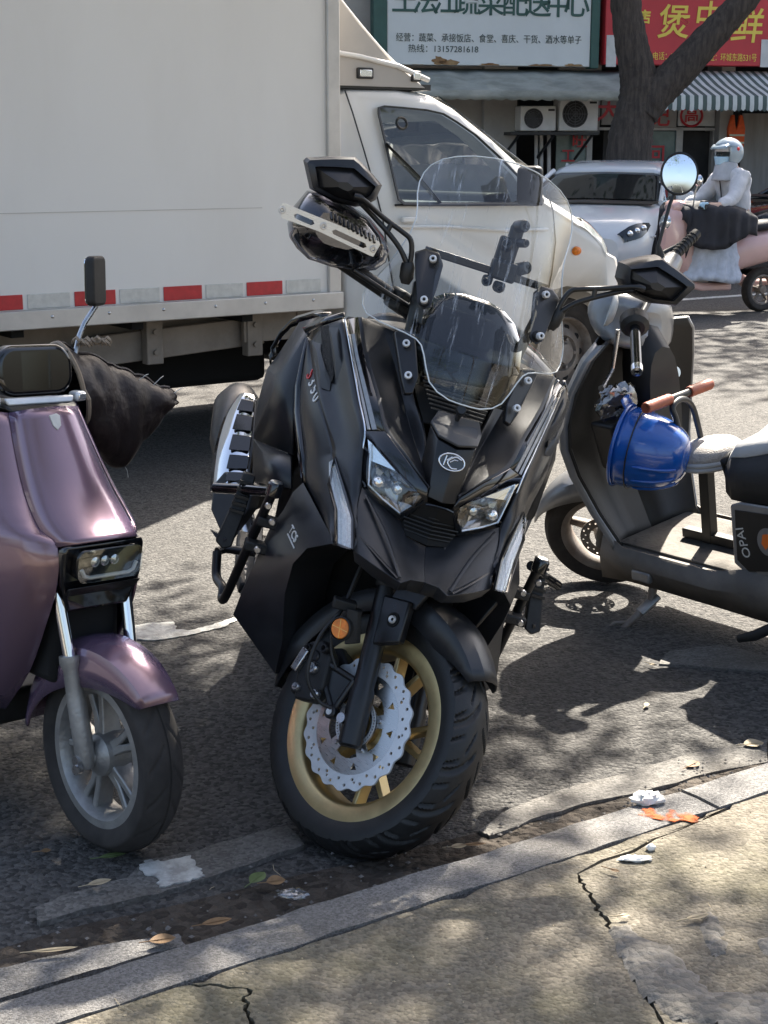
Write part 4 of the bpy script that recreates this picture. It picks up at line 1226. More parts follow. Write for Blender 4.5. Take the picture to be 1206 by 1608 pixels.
for y_ in (-.42, -W + .42):
    m = MB(); m.box((-1.30, y_, 1.30), (.10, .44, .52)); m.box((-1.29, y_, 1.60), (.08, .24, .17)); st_ = m.build('cab_seat', 'seat_cloth', TR, bevel=.04, seg=3)
m = MB(); m.tube([Vector((-.72, -W + .42, 1.27)) + Matrix.Rotation(-.5, 3, 'Y') @ Vector((0, .19 * math.cos(a), .19 * math.sin(a))) for a in [2 * PI * k / 24 for k in range(24)]], .016, 8, closed=True); m.build('steering_wheel', 'trim_black', TR, smooth=60)
m = MB(); m.box((-.50, -W / 2, 1.17), (.30, W - .2, .16)); m.build('dashboard', 'trim_black', TR, bevel=.04, seg=3)
mb = MB(); mb.fan([Vector((p.x, -W - p.y - .002, p.z)) for p in wq]); mb.build('far_pane', 'car_glass', wd_)
mb = MB(); mb.box((-.62, -W / 2, 1.62), (.03, .20, .07)); mb.build('inside_mirror', 'trim_black', TR, bevel=.01)
mb = MB(); mb.tube([on_side_(tp(618, 225), .006), on_side_(tp(660, 275), .006), on_side_(tp(690, 318), .006)], [.022, .025, .025], 8, sq=.2); mb.build('seat_belt', 'trim_black', wd_)
mb = MB(); mb.tube([on_side_(tp(648 + 8 * math.cos(a), 193 + 9 * math.sin(a)), .008) for a in [2 * PI * k / 16 for k in range(16)]], .007, 6, closed=True); mb.build('hand_strap', 'trim_black', wd_)
def seam(pts, r=.004, d=.006, mat='trim_black', name='door_seam', par=None):
    m = MB(); m.tube([on_side_(tp(u, v), d - .004) for u, v in pts], r, 6); return m.build(name, mat, par or cab)
seam([(568, 140), (574, 175), (583, 240), (592, 300), (601, 345), (612, 420), (620, 468)])
seam([(860, 300), (868, 330), (872, 380), (866, 430), (858, 468)])
seam([(620, 356), (700, 356), (800, 362), (860, 360)], .010, .004, 'truck_white', 'body_crease')
seam([(620, 322), (720, 322), (850, 321)], .007, .008, 'trim_black', 'window_rail')
mb = MB(); mb.box(on_side_(tp(640, 345), .015), (.10, .03, .03)); mb.build('door_handle', 'truck_white', cab, bevel=.008)
# mirror
mb = MB(); mb.box(tp(832, 292, .14), (.07, .17, .21)); mi = mb.build('door_mirror', 'trim_black', TR, bevel=.03, seg=4)
mb = MB(); mb.tube([on_side_(tp(850, 315), 0), tp(842, 312, .1)], .02, 8); mb.build('mirror_arm', 'trim_black', mi)
mb = MB(); mb.lathe([(0, .02), (.022, .018), (.032, .008), (.034, 0)], 20, facing((tp(905, 394).x, .0, tp(905, 394).z), (0, 1, 0)) @ Matrix.Diagonal((1, .75, 1, 1)))
mb.build('side_repeater', 'amber', TR, smooth=60)
# headlight at the corner
def cabpt(f, x_, z, o=.0):
    e = min(f, 1 - f); rd = max(0, .10 - e) / .10
    bulge = .10 * (1 - (2 * f - 1) ** 2)
    return Vector((x_ + bulge - rd ** 2 * .10 + o, -f * W - inset(z) * (1 - 2 * f) + o * (1 if f < .5 else -1), z - rd ** 2 * .035 + o))
for sd2 in (0, 1):
    ff = [abs(sd2 - k) for k in (.0, .012, .025, .045, .07, .10, .15)]
    pr_ = ((.055, 1.100), (.10, 1.078), (.13, 1.06), (.18, 1.02), (.225, .982), (.25, .94), (.262, .915))
    m = MB(); m.grid([[cabpt(f, x_, z, .006) for x_, z in pr_] for f in ff])
    hl2 = m.build('headlight', 'lens', TR, smooth=60)
    m = MB(); m.grid([[cabpt(f, x_, z, .003) for x_, z in pr_] for f in ff])
    m.build('reflector', 'lamp_white', hl2, smooth=60)
# windscreen of the cab
mb = MB(); mb.grid([[(-.95 + .05 + .10 * (1 - (2 * f - 1) ** 2), -f * W - .13 * (1 - 2 * f), 1.785 - .02) for f in (.07, .3, .5, .7, .93)], [(-.33 + .05 + .10 * (1 - (2 * f - 1) ** 2), -f * W - .02 * (1 - 2 * f), 1.36) for f in (.07, .3, .5, .7, .93)]])
mb.build('windscreen', 'car_glass', TR, solid=.01, smooth=60)
mb = MB(); mb.slab([(.34, -.45, .78), (.34, -W + .45, .78), (.37, -W + .45, .62), (.37, -.45, .62)], (.03, 0, 0)); mb.build('grille', 'trim_black', TR, bevel=.01)
mb = MB(); mb.box((.39, -W / 2, .48), (.01, .44, .14)); mb.build('number_plate', 'tape_white', TR)
# wind deflector on the roof
dl = []
for f in (0, .06, .2, .5, .8, .94, 1):
    e = min(f, 1 - f); rd = max(0, .12 - e) / .12
    y = -.165 - f * (W - .33)
    dl.append([(-.96 - rd * .06, y, 1.80), (-1.05 - rd * .05, y, 1.865 - rd * .02), (-1.2 - rd * .05, y, 1.985 - rd * .05), (-1.4 - rd * .04, y, 2.16 - rd * .06), (-1.58 - rd * .03, y, 2.33 - rd * .06), (-1.66, y, 2.40 - rd * .07), (-1.66, y, 1.80)])
mb = MB(); mb.grid(dl); mb.fan(dl[0]); mb.fan(dl[-1])
de = mb.build('wind_deflector', 'deflector_beige', TR, smooth=40, bevel=.012, seg=3)
mb = MB(); mb.tube([(-1.0, -.162, 1.84), (-1.2, -.158, 1.905), (-1.45, -.155, 1.945), (-1.655, -.155, 1.965)], .014, 8, sq=1); mb.build('deflector_rib', 'truck_white', de, smooth=60)
mb = MB(); mb.tube([(p[0], p[1] + .012, p[2] + .004) for p in cr([dl[1][i] for i in range(6)], 4)], .012, 8); mb.build('deflector_edge', 'truck_white', de, smooth=60)
for u, v, wd in ((573, 115, .10), (653, 120, .06)):
    c = tp(u, v, -.160)
    mb = MB(); mb.box(c, (wd, .02, .055)); lm_ = mb.build('marker_lamp', 'trim_black', de, bevel=.006)
    mb = MB(); mb.box(c + Vector((0, .009, 0)), (wd * .75, .012, .035)); mb.build('lamp_lens', 'reflector_bright', lm_, bevel=.004)
mb = MB(); mb.box((-1.3, -W / 2, 1.803), (.66, W - .36, .03)); mb.build('deflector_gasket', 'trim_black', de)
# wheel arch and front wheel
def truck_wheel(x, y, r=.325, s=1):
    X = Matrix.Translation((x, y, r)) @ Matrix.Rotation(-PI / 2 * s, 4, 'X')
    m = MB(); m.lathe([(.20, -.17), (r - .05, -.19), (r - .01, -.17), (r, -.13), (r, -.05), (r - .01, -.01), (r - .05, .0), (.215, -.015), (.20, -.03)], 48, X)
    t = m.build('wheel', 'tyre_dusty', TR, smooth=40)
    m = MB(); m.lathe([(.215, -.012), (.210, -.006), (.198, -.018), (.190, -.07), (.165, -.065), (.13, -.035), (.105, -.03), (.095, -.05), (.07, -.045), (.06, -.02), (.055, .0), (0, .002)], 40, X)
    rm = m.build('rim', 'wheel_dusty', t, smooth=40)
    for k in range(10):
        a = 2 * PI * k / 10
        m = MB(); m.lathe([(0, -.030), (.019, -.030), (.021, -.06)], 12, X @ Matrix.Translation((.152 * math.cos(a), .152 * math.sin(a), -.022)))
        m.build('rim_hole', 'void_black', t)
    for k in range(5):
        a = 2 * PI * k / 5
        m = MB(); m.cyl((.085 * math.cos(a), .085 * math.sin(a), -.05), (.085 * math.cos(a), .085 * math.sin(a), -.02), .010, n=8, M=X); m.build('wheel_nut', 'wheel_dusty', t)
wx, wz = tp(908, 548).x, tp(908, 548).z
truck_wheel(wx, -.10); truck_wheel(wx, -W + .10, s=-1)
truck_wheel(-3.6, -.08); truck_wheel(-3.6, -W + .08, s=-1)
# underside: chassis rails, cross members, leaf spring
for y in (-.42, -W + .42):
    mb = MB(); mb.box((-2.6, y, .60), (4.6, .06, .13)); mb.build('chassis_rail', 'chassis_beige', TR, bevel=.004)
mb = MB(); mb.slab([(-2.0, -.30, .64), (-2.9, -.30, .60), (-3.15, -.30, .50), (-3.1, -.30, .44), (-2.5, -.30, .47), (-1.95, -.30, .50)], (0, -.05, 0)); mb.build('spring_hanger', 'chassis_beige', TR, bevel=.006)
for x_, u in ((-2.62, 0), (-2.05, 0), (-1.75, 0)):
    mb = MB(); mb.box((x_, -.26, .56), (.09, .06, .22)); cm = mb.build('chassis_bracket', 'chassis_beige', TR, bevel=.005)
    for dz in (-.05, .05):
        mb = MB(); mb.cyl((x_, -.23, .56 + dz), (x_, -.215, .56 + dz), .014, n=8); mb.build('bolt', 'chassis_beige', cm)
mb = MB(); mb.box((-1.9, -.255, .60), (.42, .03, .16)); mb.build('chassis_plate', 'chassis_beige', TR, bevel=.004)
mb = MB()
for k in range(7): mb.box((-4.6 + .6 * k, -W / 2, .675), (.06, W - .1, .05))
mb.build('cross_member', 'void_black', TR, kind='stuff')
mb = MB(); mb.cyl((-2.9, -W / 2, .40), (-1.4, -W / 2, .42), .05); mb.build('drive_shaft', 'void_black', TR)
mb = MB(); mb.box((-1.9, -W + .5, .50), (.7, .4, .26)); mb.build('fuel_tank', 'void_black', TR, bevel=.03)
mb = MB(); mb.box((-.75, -W / 2, .40), (1.3, W - .25, .25)); mb.build('floor_pan', 'void_black', TR, bevel=.03)

mb = MB(); mb.box((-2.3, -W + .30, .42), (1.5, .12, .46)); mb.build('tool_box', 'void_black', TR, bevel=.02)  # black box added to hide the lit ground beneath the truck
mb = MB(); mb.box((-2.35, -W * .55, .42), (1.3, .5, .36)); mb.build('spare_carrier', 'void_black', TR, bevel=.04)  # second added black box, keeps the underside dark
# ================================================================ main scooter (matte black maxi scooter on its side stand)
B = Frame((-0.104, 2.947, 0), 185.632, -17.577)
def b(u, v, y): return B.loc(u, v, y=y)
SC = thing('maxi_scooter', 'matte black maxi scooter with clear tall windscreen and gold front wheel', 'scooter', B.M)
RHO = R_(24.6)
AX = Vector((0, -math.sin(RHO), math.cos(RHO)))
PERP = Vector((0, math.cos(RHO), math.sin(RHO)))
AXLE = Vector((0, -0.15, 0.262))
P0 = AXLE - PERP * 0.04
ST = Matrix.Translation(P0) @ Matrix.Rotation(R_(39.8), 4, AX) @ Matrix.Translation(-P0)
MX = Matrix.Scale(-1, 4, (1, 0, 0))

def wheel_front():
    T = ST @ Matrix.Translation(AXLE)
    mb = MB(); make_tyre(mb, 0.274, 0.060, 0.199, seg=420, groove=.007, N=16, M=T)
    wh = mb.build('front_wheel', 'rubber', SC, smooth=38)
    X = T @ Matrix.Rotation(PI / 2, 4, 'Y')         # lathe axis z -> x
    mb = MB()
    mb.lathe([(0.176, -0.050), (0.207, -0.052), (0.2075, -0.046), (0.196, -0.043), (0.189, -0.034), (0.178, -0.020), (0.176, 0),
              (0.178, 0.020), (0.189, 0.034), (0.196, 0.043), (0.2075, 0.046), (0.207, 0.052), (0.176, 0.050), (0.166, 0.040), (0.163, 0.018), (0.162, 0), (0.163, -0.018), (0.166, -0.040)], 96, X, loop=True)
    rim = mb.build('rim', 'gold', wh, smooth=50)
    for k in range(5):                                # five forked spokes
        a = 2 * PI * k / 5 + 0.35
        mb = MB()
        hub = Vector((0, math.cos(a), math.sin(a)))
        tn = Vector((0, -math.sin(a), math.cos(a)))
        for s in (-1, 1):
            p0 = hub * 0.040 + tn * 0.006 * s
            p1 = hub * 0.085 + tn * 0.010 * s
            p2 = hub * 0.166 + tn * 0.040 * s
            for q, r, wd in ((p0, p1, (0.016, 0.012)), (p1, p2, (0.012, 0.009))):
                d = (r - q).normalized()
                side = d.cross(Vector((1, 0, 0)))
                pts = []
                for p, ww in ((q, wd[0]), (r, wd[1])):
                    pts.append([p + side * ww * 0.55 + Vector((0.017, 0, 0)), p + side * ww * 0.9 - Vector((0.013, 0, 0)),
                                p - side * ww * 0.9 - Vector((0.013, 0, 0)), p - side * ww * 0.55 + Vector((0.017, 0, 0))])
                mb.grid(pts, T, wrap=True)
        mb.build('spoke', 'gold', wh, smooth=40, bevel=0.002)
    mb = MB()
    mb.lathe([(0.0, 0.062), (0.030, 0.062), (0.034, 0.056), (0.038, 0.034), (0.048, 0.030), (0.05, -0.030), (0.034, -0.05), (0.0, -0.05)], 32, X)
    mb.build('hub', 'gold', wh, smooth=40)
    # brake disc: waved outer ring with holes, inner carrier with windows
    n = 240
    wave = [((0.142 + 0.0035 * math.sin(2 * PI * i / n * 20)) * math.cos(2 * PI * i / n), (0.142 + 0.0035 * math.sin(2 * PI * i / n * 20)) * math.sin(2 * PI * i / n)) for i in range(n)]
    holes = [circ(0, 0, 0.110, 80)]
    for k in range(40):
        a = 2 * PI * k / 40
        r = (0.120, 0.132)[k % 2]
        holes.append(circ(r * math.cos(a), r * math.sin(a), 0.0038, 8))
        if k % 4 == 0: holes.append(circ(0.127 * math.cos(a + 0.04), 0.127 * math.sin(a + 0.04), 0.0030, 8))
    DX = X @ Matrix.Translation((0, 0, 0.066))
    disc = cut_plate('brake_disc', [wave] + holes, 0.0045, 'bright_steel', wh, DX)
    car = [circ(0, 0, 0.1098, 80)]
    for k in range(10):
        a = 2 * PI * k / 10
        tri = [(0.100, a - 0.085), (0.100, a + 0.085), (0.084, a)]
        car.append([(r * math.cos(t), r * math.sin(t)) for r, t in tri])
    for k in range(5):
        a = 2 * PI * k / 5 + 0.3
        q = [(0.072, a - 0.42), (0.075, a - 0.2), (0.076, a), (0.075, a + 0.2), (0.072, a + 0.42), (0.054, a + 0.38), (0.052, a), (0.054, a - 0.38)]
        car.append([(r * math.cos(t), r * math.sin(t)) for r, t in q])
    car.append(circ(0, 0, 0.036, 32))
    cut_plate('disc_carrier', car, 0.0035, 'aluminium', wh, X @ Matrix.Translation((0, 0, 0.0665)))
    ring = [circ(0, 0, 0.0535, 64)]
    for k in range(48):
        a = 2 * PI * k / 48
        ring.append([(r * math.cos(t), r * math.sin(t)) for r, t in ((0.0515, a - 0.03), (0.0515, a + 0.03), (0.0465, a + 0.03), (0.0465, a - 0.03))])
    ring.append(circ(0, 0, 0.0445, 48))
    cut_plate('sensor_ring', ring, 0.002, 'bright_steel', wh, X @ Matrix.Translation((0, 0, 0.072)))
    for k in range(5):
        a = 2 * PI * k / 5 + 0.93
        mb = MB(); mb.lathe([(0, 0.074), (0.0045, 0.074), (0.0055, 0.072), (0.0055, 0.064)], 12, X @ Matrix.Translation((0.062 * math.cos(a), 0.062 * math.sin(a), 0)))
        mb.build('disc_bolt', 'steel', wh, smooth=40)
wheel_front()

# --- fork, caliper, fender
for s in (1, -1):
    base = AXLE + Vector((0.096 * s, 0, 0)) + PERP * 0.018
    def fk(t, dx=0, dp=0): return base + AX * t + Vector((dx * s, 0, 0)) + PERP * dp
    mb = MB()
    mb.tube([fk(-0.055), fk(-0.05), fk(0.02), fk(0.06), fk(0.075), fk(0.30)], [0.020, 0.026, 0.027, 0.027, 0.0235, 0.0235], 24)
    leg = mb.build('fork_leg', 'satin_black', SC, M=ST, smooth=40)
    mb = MB(); mb.tube([fk(0.295), fk(0.30), fk(0.33), fk(0.335), fk(0.345)], [0.0255, 0.0285, 0.0285, 0.026, 0.022], 24)
    mb.build('dust_seal', 'plastic_black', leg, M=ST, smooth=40)
    mb = MB(); mb.cyl(fk(0.34), fk(0.62), 0.0175)
    mb.build('chrome_tube', 'chrome', leg, M=ST, smooth=40)
mb = MB()
mb.cyl(AXLE + Vector((-0.125, 0, 0)), AXLE + Vector((0.125, 0, 0)), 0.011)
mb.build('axle', 'steel', SC, M=ST, smooth=40)
mb = MB()
mb.box(AXLE + AX * 0.44 + PERP * 0.02, (0.24, 0.075, 0.05))
mb.cyl(AXLE + AX * 0.44 - PERP * 0.03, AXLE + AX * 0.80 - PERP * 0.04, 0.028)
mb.build('triple_clamp', 'plastic_black', SC, M=ST, bevel=0.006)

def wheel_arc(phi, r, x): return Vector((x, AXLE.y + r * math.cos(phi), AXLE.z + r * math.sin(phi)))
# fender: facetted shell from the front tip over the wheel to the rear blade
rows = []
for i in range(27):
    t = i / 26
    phi = R_(51 + (193 - 51) * t)
    k = min(1, min(t, 1 - t) * 7)
    hw = 0.046 + 0.034 * min(1, t * 4.5) if t < 0.5 else 0.080 - 0.030 * max(0, (t - 0.86) / 0.14)
    dr = 0.296 + 0.012 * math.sin(t * PI)
    drop = 0.020 + 0.042 * k
    rows.append([wheel_arc(phi, dr - drop, hw + 0.004), wheel_arc(phi, dr - 0.008, hw * 0.93), wheel_arc(phi, dr + 0.008, hw * 0.5), wheel_arc(phi, dr + 0.012, 0),
                 wheel_arc(phi, dr + 0.008, -hw * 0.5), wheel_arc(phi, dr - 0.008, -hw * 0.93), wheel_arc(phi, dr - drop, -hw - 0.004)])
mb = MB(); mb.grid(rows)
fen = mb.build('front_fender', 'matte_black', SC, M=ST, smooth=24, solid=0.004)
for s in (1, -1):                                   # fender stay with its bolt
    base = AXLE + Vector((0.096 * s, 0, 0)) + PERP * 0.05
    o = [base + AX * t + PERP * p for t, p in ((0.275, -0.02), (0.265, 0.055), (0.175, 0.05), (0.165, -0.02))]
    mb = MB(); mb.slab(o, (0.022 * s, 0, 0))
    st = mb.build('fender_bracket', 'satin_black', SC, M=ST, bevel=0.004)
    o2 = [base + AX * t + PERP * p for t, p in ((0.272, -0.01), (0.40, 0.055), (0.40, 0.10), (0.33, 0.12), (0.25, 0.062))]
    mb = MB(); mb.slab(o2, (0.010 * s, 0, 0))
    mb.build('bracket_arm', 'satin_black', st, M=ST, bevel=0.003)
    c = base + AX * 0.222 + PERP * 0.022 + Vector((0.022 * s, 0, 0))
    mb = MB(); mb.cyl(c, c + Vector((0.0022 * s, 0, 0)), 0.016, n=24)
    mb.build('washer', 'void_black', st, M=ST, smooth=40)
    mb = MB(); mb.lathe([(0.0035, 0.004), (0.0075, 0.008), (0.009, 0.004), (0.009, 0.0)], 16, Matrix.Translation(c) @ Matrix.Rotation(PI / 2 * s, 4, 'Y'))
    mb.build('bolt', 'bright_steel', st, M=ST, smooth=40)
# caliper on the rear of the right fork leg
cal = None
cb = AXLE + Vector((0.078, 0, 0)) - PERP * 0.095 + AX * 0.085
mb = MB()
o = [cb + PERP * p + AX * t for p, t in ((-0.045, -0.060), (0.005, -0.062), (0.030, -0.030), (0.030, 0.040), (0.0, 0.075), (-0.038, 0.070), (-0.058, 0.02))]
mb.slab([q + Vector((0.016, 0, 0)) for q in o], (0.036, 0, 0))
mb.slab([q + Vector((-0.045, 0, 0)) for q in o], (0.034, 0, 0))
mb.box(cb + PERP * -0.05 + Vector((0.0, 0, 0)), (0.07, 0.018, 0.10))
cal = mb.build('brake_caliper', 'plastic_black', SC, M=ST, bevel=0.006)
for p, t, r in ((-0.030, 0.052, 0.010), (-0.038, -0.035, 0.010), (0.016, 0.055, 0.011), (0.02, -0.045, 0.011), (-0.005, 0.01, 0.014)):
    c = cb + PERP * p + AX * t + Vector((0.052, 0, 0))
    mb = MB(); mb.lathe([(0.003, 0.006), (0.006, 0.013), (r * 0.8, 0.013), (r, 0.009), (r, 0)], 14, Matrix.Translation(c) @ Matrix.Rotation(PI / 2, 4, 'Y'))
    mb.build('caliper_bolt', 'steel' if t < 0.03 else 'satin_black', cal, M=ST, smooth=40)
mb = MB(); mb.box(cb + PERP * -0.045 + AX * 0.025 + Vector((0.058, 0, 0)), (0.014, 0.020, 0.055))
mb.build('caliper_plate', 'steel', cal, M=ST, bevel=0.003)
# triangular caliper carrier with its bright pivot bolt
pv = AXLE + Vector((0.108, 0, 0)) - PERP * 0.040 + AX * 0.010
tp = cb + PERP * -0.012 + AX * 0.038 + Vector((0.045, 0, 0))
fp = AXLE + Vector((0.108, 0, 0)) + AX * 0.085 + PERP * 0.0
mb = MB()
for a_, b_ in ((pv, tp), (tp, fp), (fp, pv)): mb.tube([a_, b_], 0.0075, 10)
mb.slab([lerp(pv, (pv + tp + fp) / 3, .15), lerp(tp, (pv + tp + fp) / 3, .15), lerp(fp, (pv + tp + fp) / 3, .15)], (-0.006, 0, 0))
ca = mb.build('caliper_carrier', 'satin_black', SC, M=ST, smooth=40)
for c, r, m in ((pv, 0.015, 'satin_black'), (tp, 0.013, 'satin_black')):
    mb = MB(); mb.lathe([(0, 0.012), (r * 0.8, 0.012), (r, 0.009), (r, -0.008)], 18, Matrix.Translation(c) @ Matrix.Rotation(PI / 2, 4, 'Y'))
    mb.build('carrier_boss', m, ca, M=ST, smooth=40)
mb = MB(); mb.lathe([(0.0, 0.0135), (0.007, 0.0135), (0.008, 0.011)], 16, Matrix.Translation(pv) @ Matrix.Rotation(PI / 2, 4, 'Y'))
mb.build('pivot_bolt', 'bright_steel', ca, M=ST, smooth=40)
# brake hose and sensor cable
hose = cr([b(566, 890, -0.22), b(545, 940, -0.19), b(537, 957, -0.17), b(505, 995, -0.15), b(487, 1035, -0.13), b(484, 1070, -0.12), b(500, 1100, -0.115), b(520, 1112, -0.11)], 8)
mb = MB(); mb.tube(hose, 0.0042, 8)
mb.build('brake_hose', 'rubber', SC, smooth=60)
mb = MB(); mb.tube(cr([b(570, 888, -0.24), b(550, 935, -0.21), b(541, 952, -0.18), b(523, 985, -0.15), b(520, 1020, -0.14), b(528, 1050, -0.13)], 8), 0.003, 8)
mb.build('sensor_cable', 'rubber', SC, smooth=60)
mb = MB(); mb.box(b(541, 949, -0.165), (0.05, 0.03, 0.022)); mb.box(b(556, 965, -0.160), (0.03, 0.02, 0.028))
mb.build('hose_clamp', 'plastic_black', SC, bevel=0.003)
# amber side reflector
rc = b(536, 987, -0.105)
RM = facing(rc, (0.62, 0.76, 0.12))
mb = MB(); mb.lathe([(0, 0.006), (0.0205, 0.006), (0.0225, 0.003), (0.0225, -0.004), (0, -0.004)], 36, RM)
rf = mb.build('side_reflector', 'amber', SC, smooth=40)
mb = MB()
for a in (0.0, PI / 2 + 0.25): mb.box((0, 0, 0.0066), (0.040, 0.0016, 0.0008), RM @ Matrix.Rotation(a, 4, 'Z'))
mb.build('reflector_rib', 'amber_bright', rf)
mb = MB(); mb.lathe([(0.0225, 0.007), (0.025, 0.005), (0.025, -0.008), (0, -0.008)], 36, RM)
mb.build('reflector_rim', 'plastic_black', rf, smooth=40)
mb = MB(); mb.slab([b(545, 955, -0.125), b(562, 960, -0.13), b(560, 1010, -0.12), b(540, 1012, -0.12)], (-0.01, -0.008, 0))
mb.build('reflector_stay', 'plastic_black', rf, bevel=0.002)

# --- front cowl
C_ = [(.240, -.505, 1.074), (.213, -.418, 1.006), (.173, -.322, .938), (.140, -.240, .880), (.086, -.186, .843), (.035, -.136, .806)]
G_ = [(.182, -.498, 1.071), (.137, -.436, 1.001), (.108, -.37, .944), (.078, -.301, .887), (.052, -.212, .842), (.031, -.140, .800)]
V_ = [(.120, -.47, 1.066), (.108, -.415, 1.006), (.086, -.35, .950), (.060, -.262, .900), (.045, -.205, .842), (.026, -.143, .792)]
def off(p, d): return Vector(p) + Vector(d)
mb = MB()
Cc, Gc, Vc = cr(C_, 5), cr(G_, 5), cr(V_, 5)
mb.grid([[c, lerp(c, g, .12) + Vector((0, .004, .003)), lerp(c, g, .55) + Vector((0, .003, .002)), g, lerp(g, v, .5) + Vector((0, -.003, 0)), v] for c, g, v in zip(Cc, Gc, Vc)])
mb.build('front_cowl', 'matte_black', SC, mirror=True, solid=0.006, smooth=34, bevel=0.0025)
# centre nose with top plate, emblem
p1, p2, p3, p4, p5 = (.046, -.242, .950), (.056, -.226, .922), (.042, -.168, .906), (.030, -.134, .788), (.050, -.205, .80)
fx = lambda p: (-p[0], p[1], p[2])
mb = MB()
c3, c4 = (0, -.150, .898), (0, -.122, .785)
mb.add([p3, p4, c4, c3, fx(p3), fx(p4), p2, p5, fx(p2), fx(p5)], [(0, 1, 2, 3), (3, 2, 5, 4), (6, 7, 1, 0), (4, 5, 9, 8)])
nose = mb.build('nose_panel', 'satin_black', SC, solid=0.005, bevel=0.003)
mb = MB()
u3 = (0, -.146, .903)
mb.add([p1, (.057, -.226, .925), (.043, -.164, .910), u3, fx((.043, -.164, .910)), fx((.057, -.226, .925)), fx(p1)], [(0, 1, 2, 3, 4, 5, 6)])
pm('sky_lightened_grey', (0.055, 0.055, 0.057), 0.45, var=0.1)  # grey lightened to paint sky light on the up-facing nose plate
mb.build('nose_plate', 'sky_lightened_grey', SC, solid=0.007, bevel=0.002)
EM = facing(b(709, 726, -.139), (0, 1, -0.02 + 0.25), (0, 0, 1))
mb = MB()
for i in range(1):
    mb.tube([EM @ Vector((0.0275 * math.cos(a), 0.0175 * math.sin(a), 0.003)) for a in [2 * PI * k / 48 for k in range(48)]], 0.0018, 8, closed=True)
em = mb.build('emblem', 'chrome', SC, smooth=60)
mb = MB()
for pts, r in (([(-.014, .011), (-.016, -.010)], .0019), (cr([(.019, .009, 0), (.006, .0125, 0), (-.006, .004, 0), (-.008, -.004, 0), (.002, -.0125, 0), (.014, -.011, 0)], 6), .0019), ([(-.012, .001), (-.002, .011)], .0016), ([(-.004, -.001), (.004, .006), (.012, .006)], .0014)):
    mb.tube([EM @ Vector((p[0], p[1], .003)) for p in pts], r, 8)
mb.build('emblem_mark', 'chrome', em, smooth=60, kind='stuff')
mb = MB(); mb.prism(circ(0, 0, 1, 40), -.001, .001, EM @ Matrix.Diagonal((.0275, .0175, 1, 1)))
mb.build('emblem_ground', 'gloss_black', em)
# louvred intake under the windscreen
mb = MB()
mb.grid([[(.115, -.475, 1.066), (0, -.46, 1.07), (-.115, -.475, 1.066)], [(.10, -.435, 1.0), (0, -.415, 1.0), (-.10, -.435, 1.0)], [(.06, -.29, .915), (0, -.27, .93), (-.06, -.29, .915)]])
it = mb.build('intake_duct', 'void_black', SC, solid=.004)
mb = MB()
for k in range(14):
    t = k / 13
    y, z, h = -.27 - .155 * t, .952 + .095 * t, .058 + .05 * t
    mb.box((0, y, z), (2 * h, .012, .0028))
mb.build('intake_louvre', 'plastic_black', it, kind='stuff')
mb = MB(); kn = b(723, 645, -.228)
mb.lathe([(0, .012), (.009, .012), (.011, .008), (.011, 0)], 20, facing(kn, (0, 1, .4)))
mb.tube([kn, kn + Vector((0, -.01, -.03))], .006)
mb.build('screen_knob', 'satin_black', SC, smooth=40)
# smoked inner screen
rows = []
for i, (z, h, yc) in enumerate(((.985, .115, -.325), (1.06, .132, -.372), (1.12, .128, -.415), (1.165, .100, -.452), (1.185, .070, -.470), (1.195, .03, -.482))):
    rows.append([(h * s, yc - 1.6 * (h * s) ** 2, z) for s in (-1, -.66, -.33, 0, .33, .66, 1)])
mb = MB(); mb.grid(rows)
mb.build('inner_screen', 'smoke_sheet', SC, solid=.003, smooth=60)
# dash cover and inner body that close the front
mb = MB()
mb.grid([[(.232, -.515, 1.068), (.12, -.49, 1.06), (0, -.48, 1.055), (-.12, -.49, 1.06), (-.232, -.515, 1.068)],
         [(.25, -.62, 1.06), (.13, -.60, 1.085), (0, -.60, 1.09), (-.13, -.60, 1.085), (-.25, -.62, 1.06)],
         [(.27, -.72, .99), (.13, -.70, 1.03), (0, -.70, 1.04), (-.13, -.70, 1.03), (-.27, -.72, .99)],
         [(.29, -.76, .80), (.13, -.74, .82), (0, -.74, .82), (-.13, -.74, .82), (-.29, -.76, .80)],
         [(.26, -.70, .45), (.13, -.70, .45), (0, -.70, .45), (-.13, -.70, .45), (-.26, -.70, .45)]])
mb.build('inner_shield', 'plastic_black', SC, solid=.006, smooth=50)
mb = MB(); mb.box((0, -.56, 1.115), (.16, .05, .075), Matrix.Translation((0, 0, 0)))
ds = mb.build('dashboard', 'plastic_black', SC, bevel=.012)
mb = MB(); mb.box((0, -.587, 1.118), (.13, .004, .055)); mb.build('display_panel', 'gloss_black', ds)
# body core behind the facets (radiator shroud, wheel well)
mb = MB()
sec = [(-.27, .62, .78, .13), (-.36, .60, .90, .165), (-.46, .45, .98, .20), (-.60, .36, 1.0, .24), (-.74, .30, .98, .26)]
rows = []
for y, z0, z1, h in sec:
    rows.append([(h * .8, y, z0), (h, y, (z0 + z1) / 2), (h * .75, y, z1), (-h * .75, y, z1), (-h, y, (z0 + z1) / 2), (-h * .8, y, z0)])
mb.grid(rows, wrap=True); mb.fan(rows[0]); mb.fan(rows[-1])
core = mb.build('front_frame', 'void_black', SC)
mb = MB(); mb.box((0, -.46, .50), (.36, .05, .36)); mb.build('radiator', 'void_black', SC, bevel=.01)

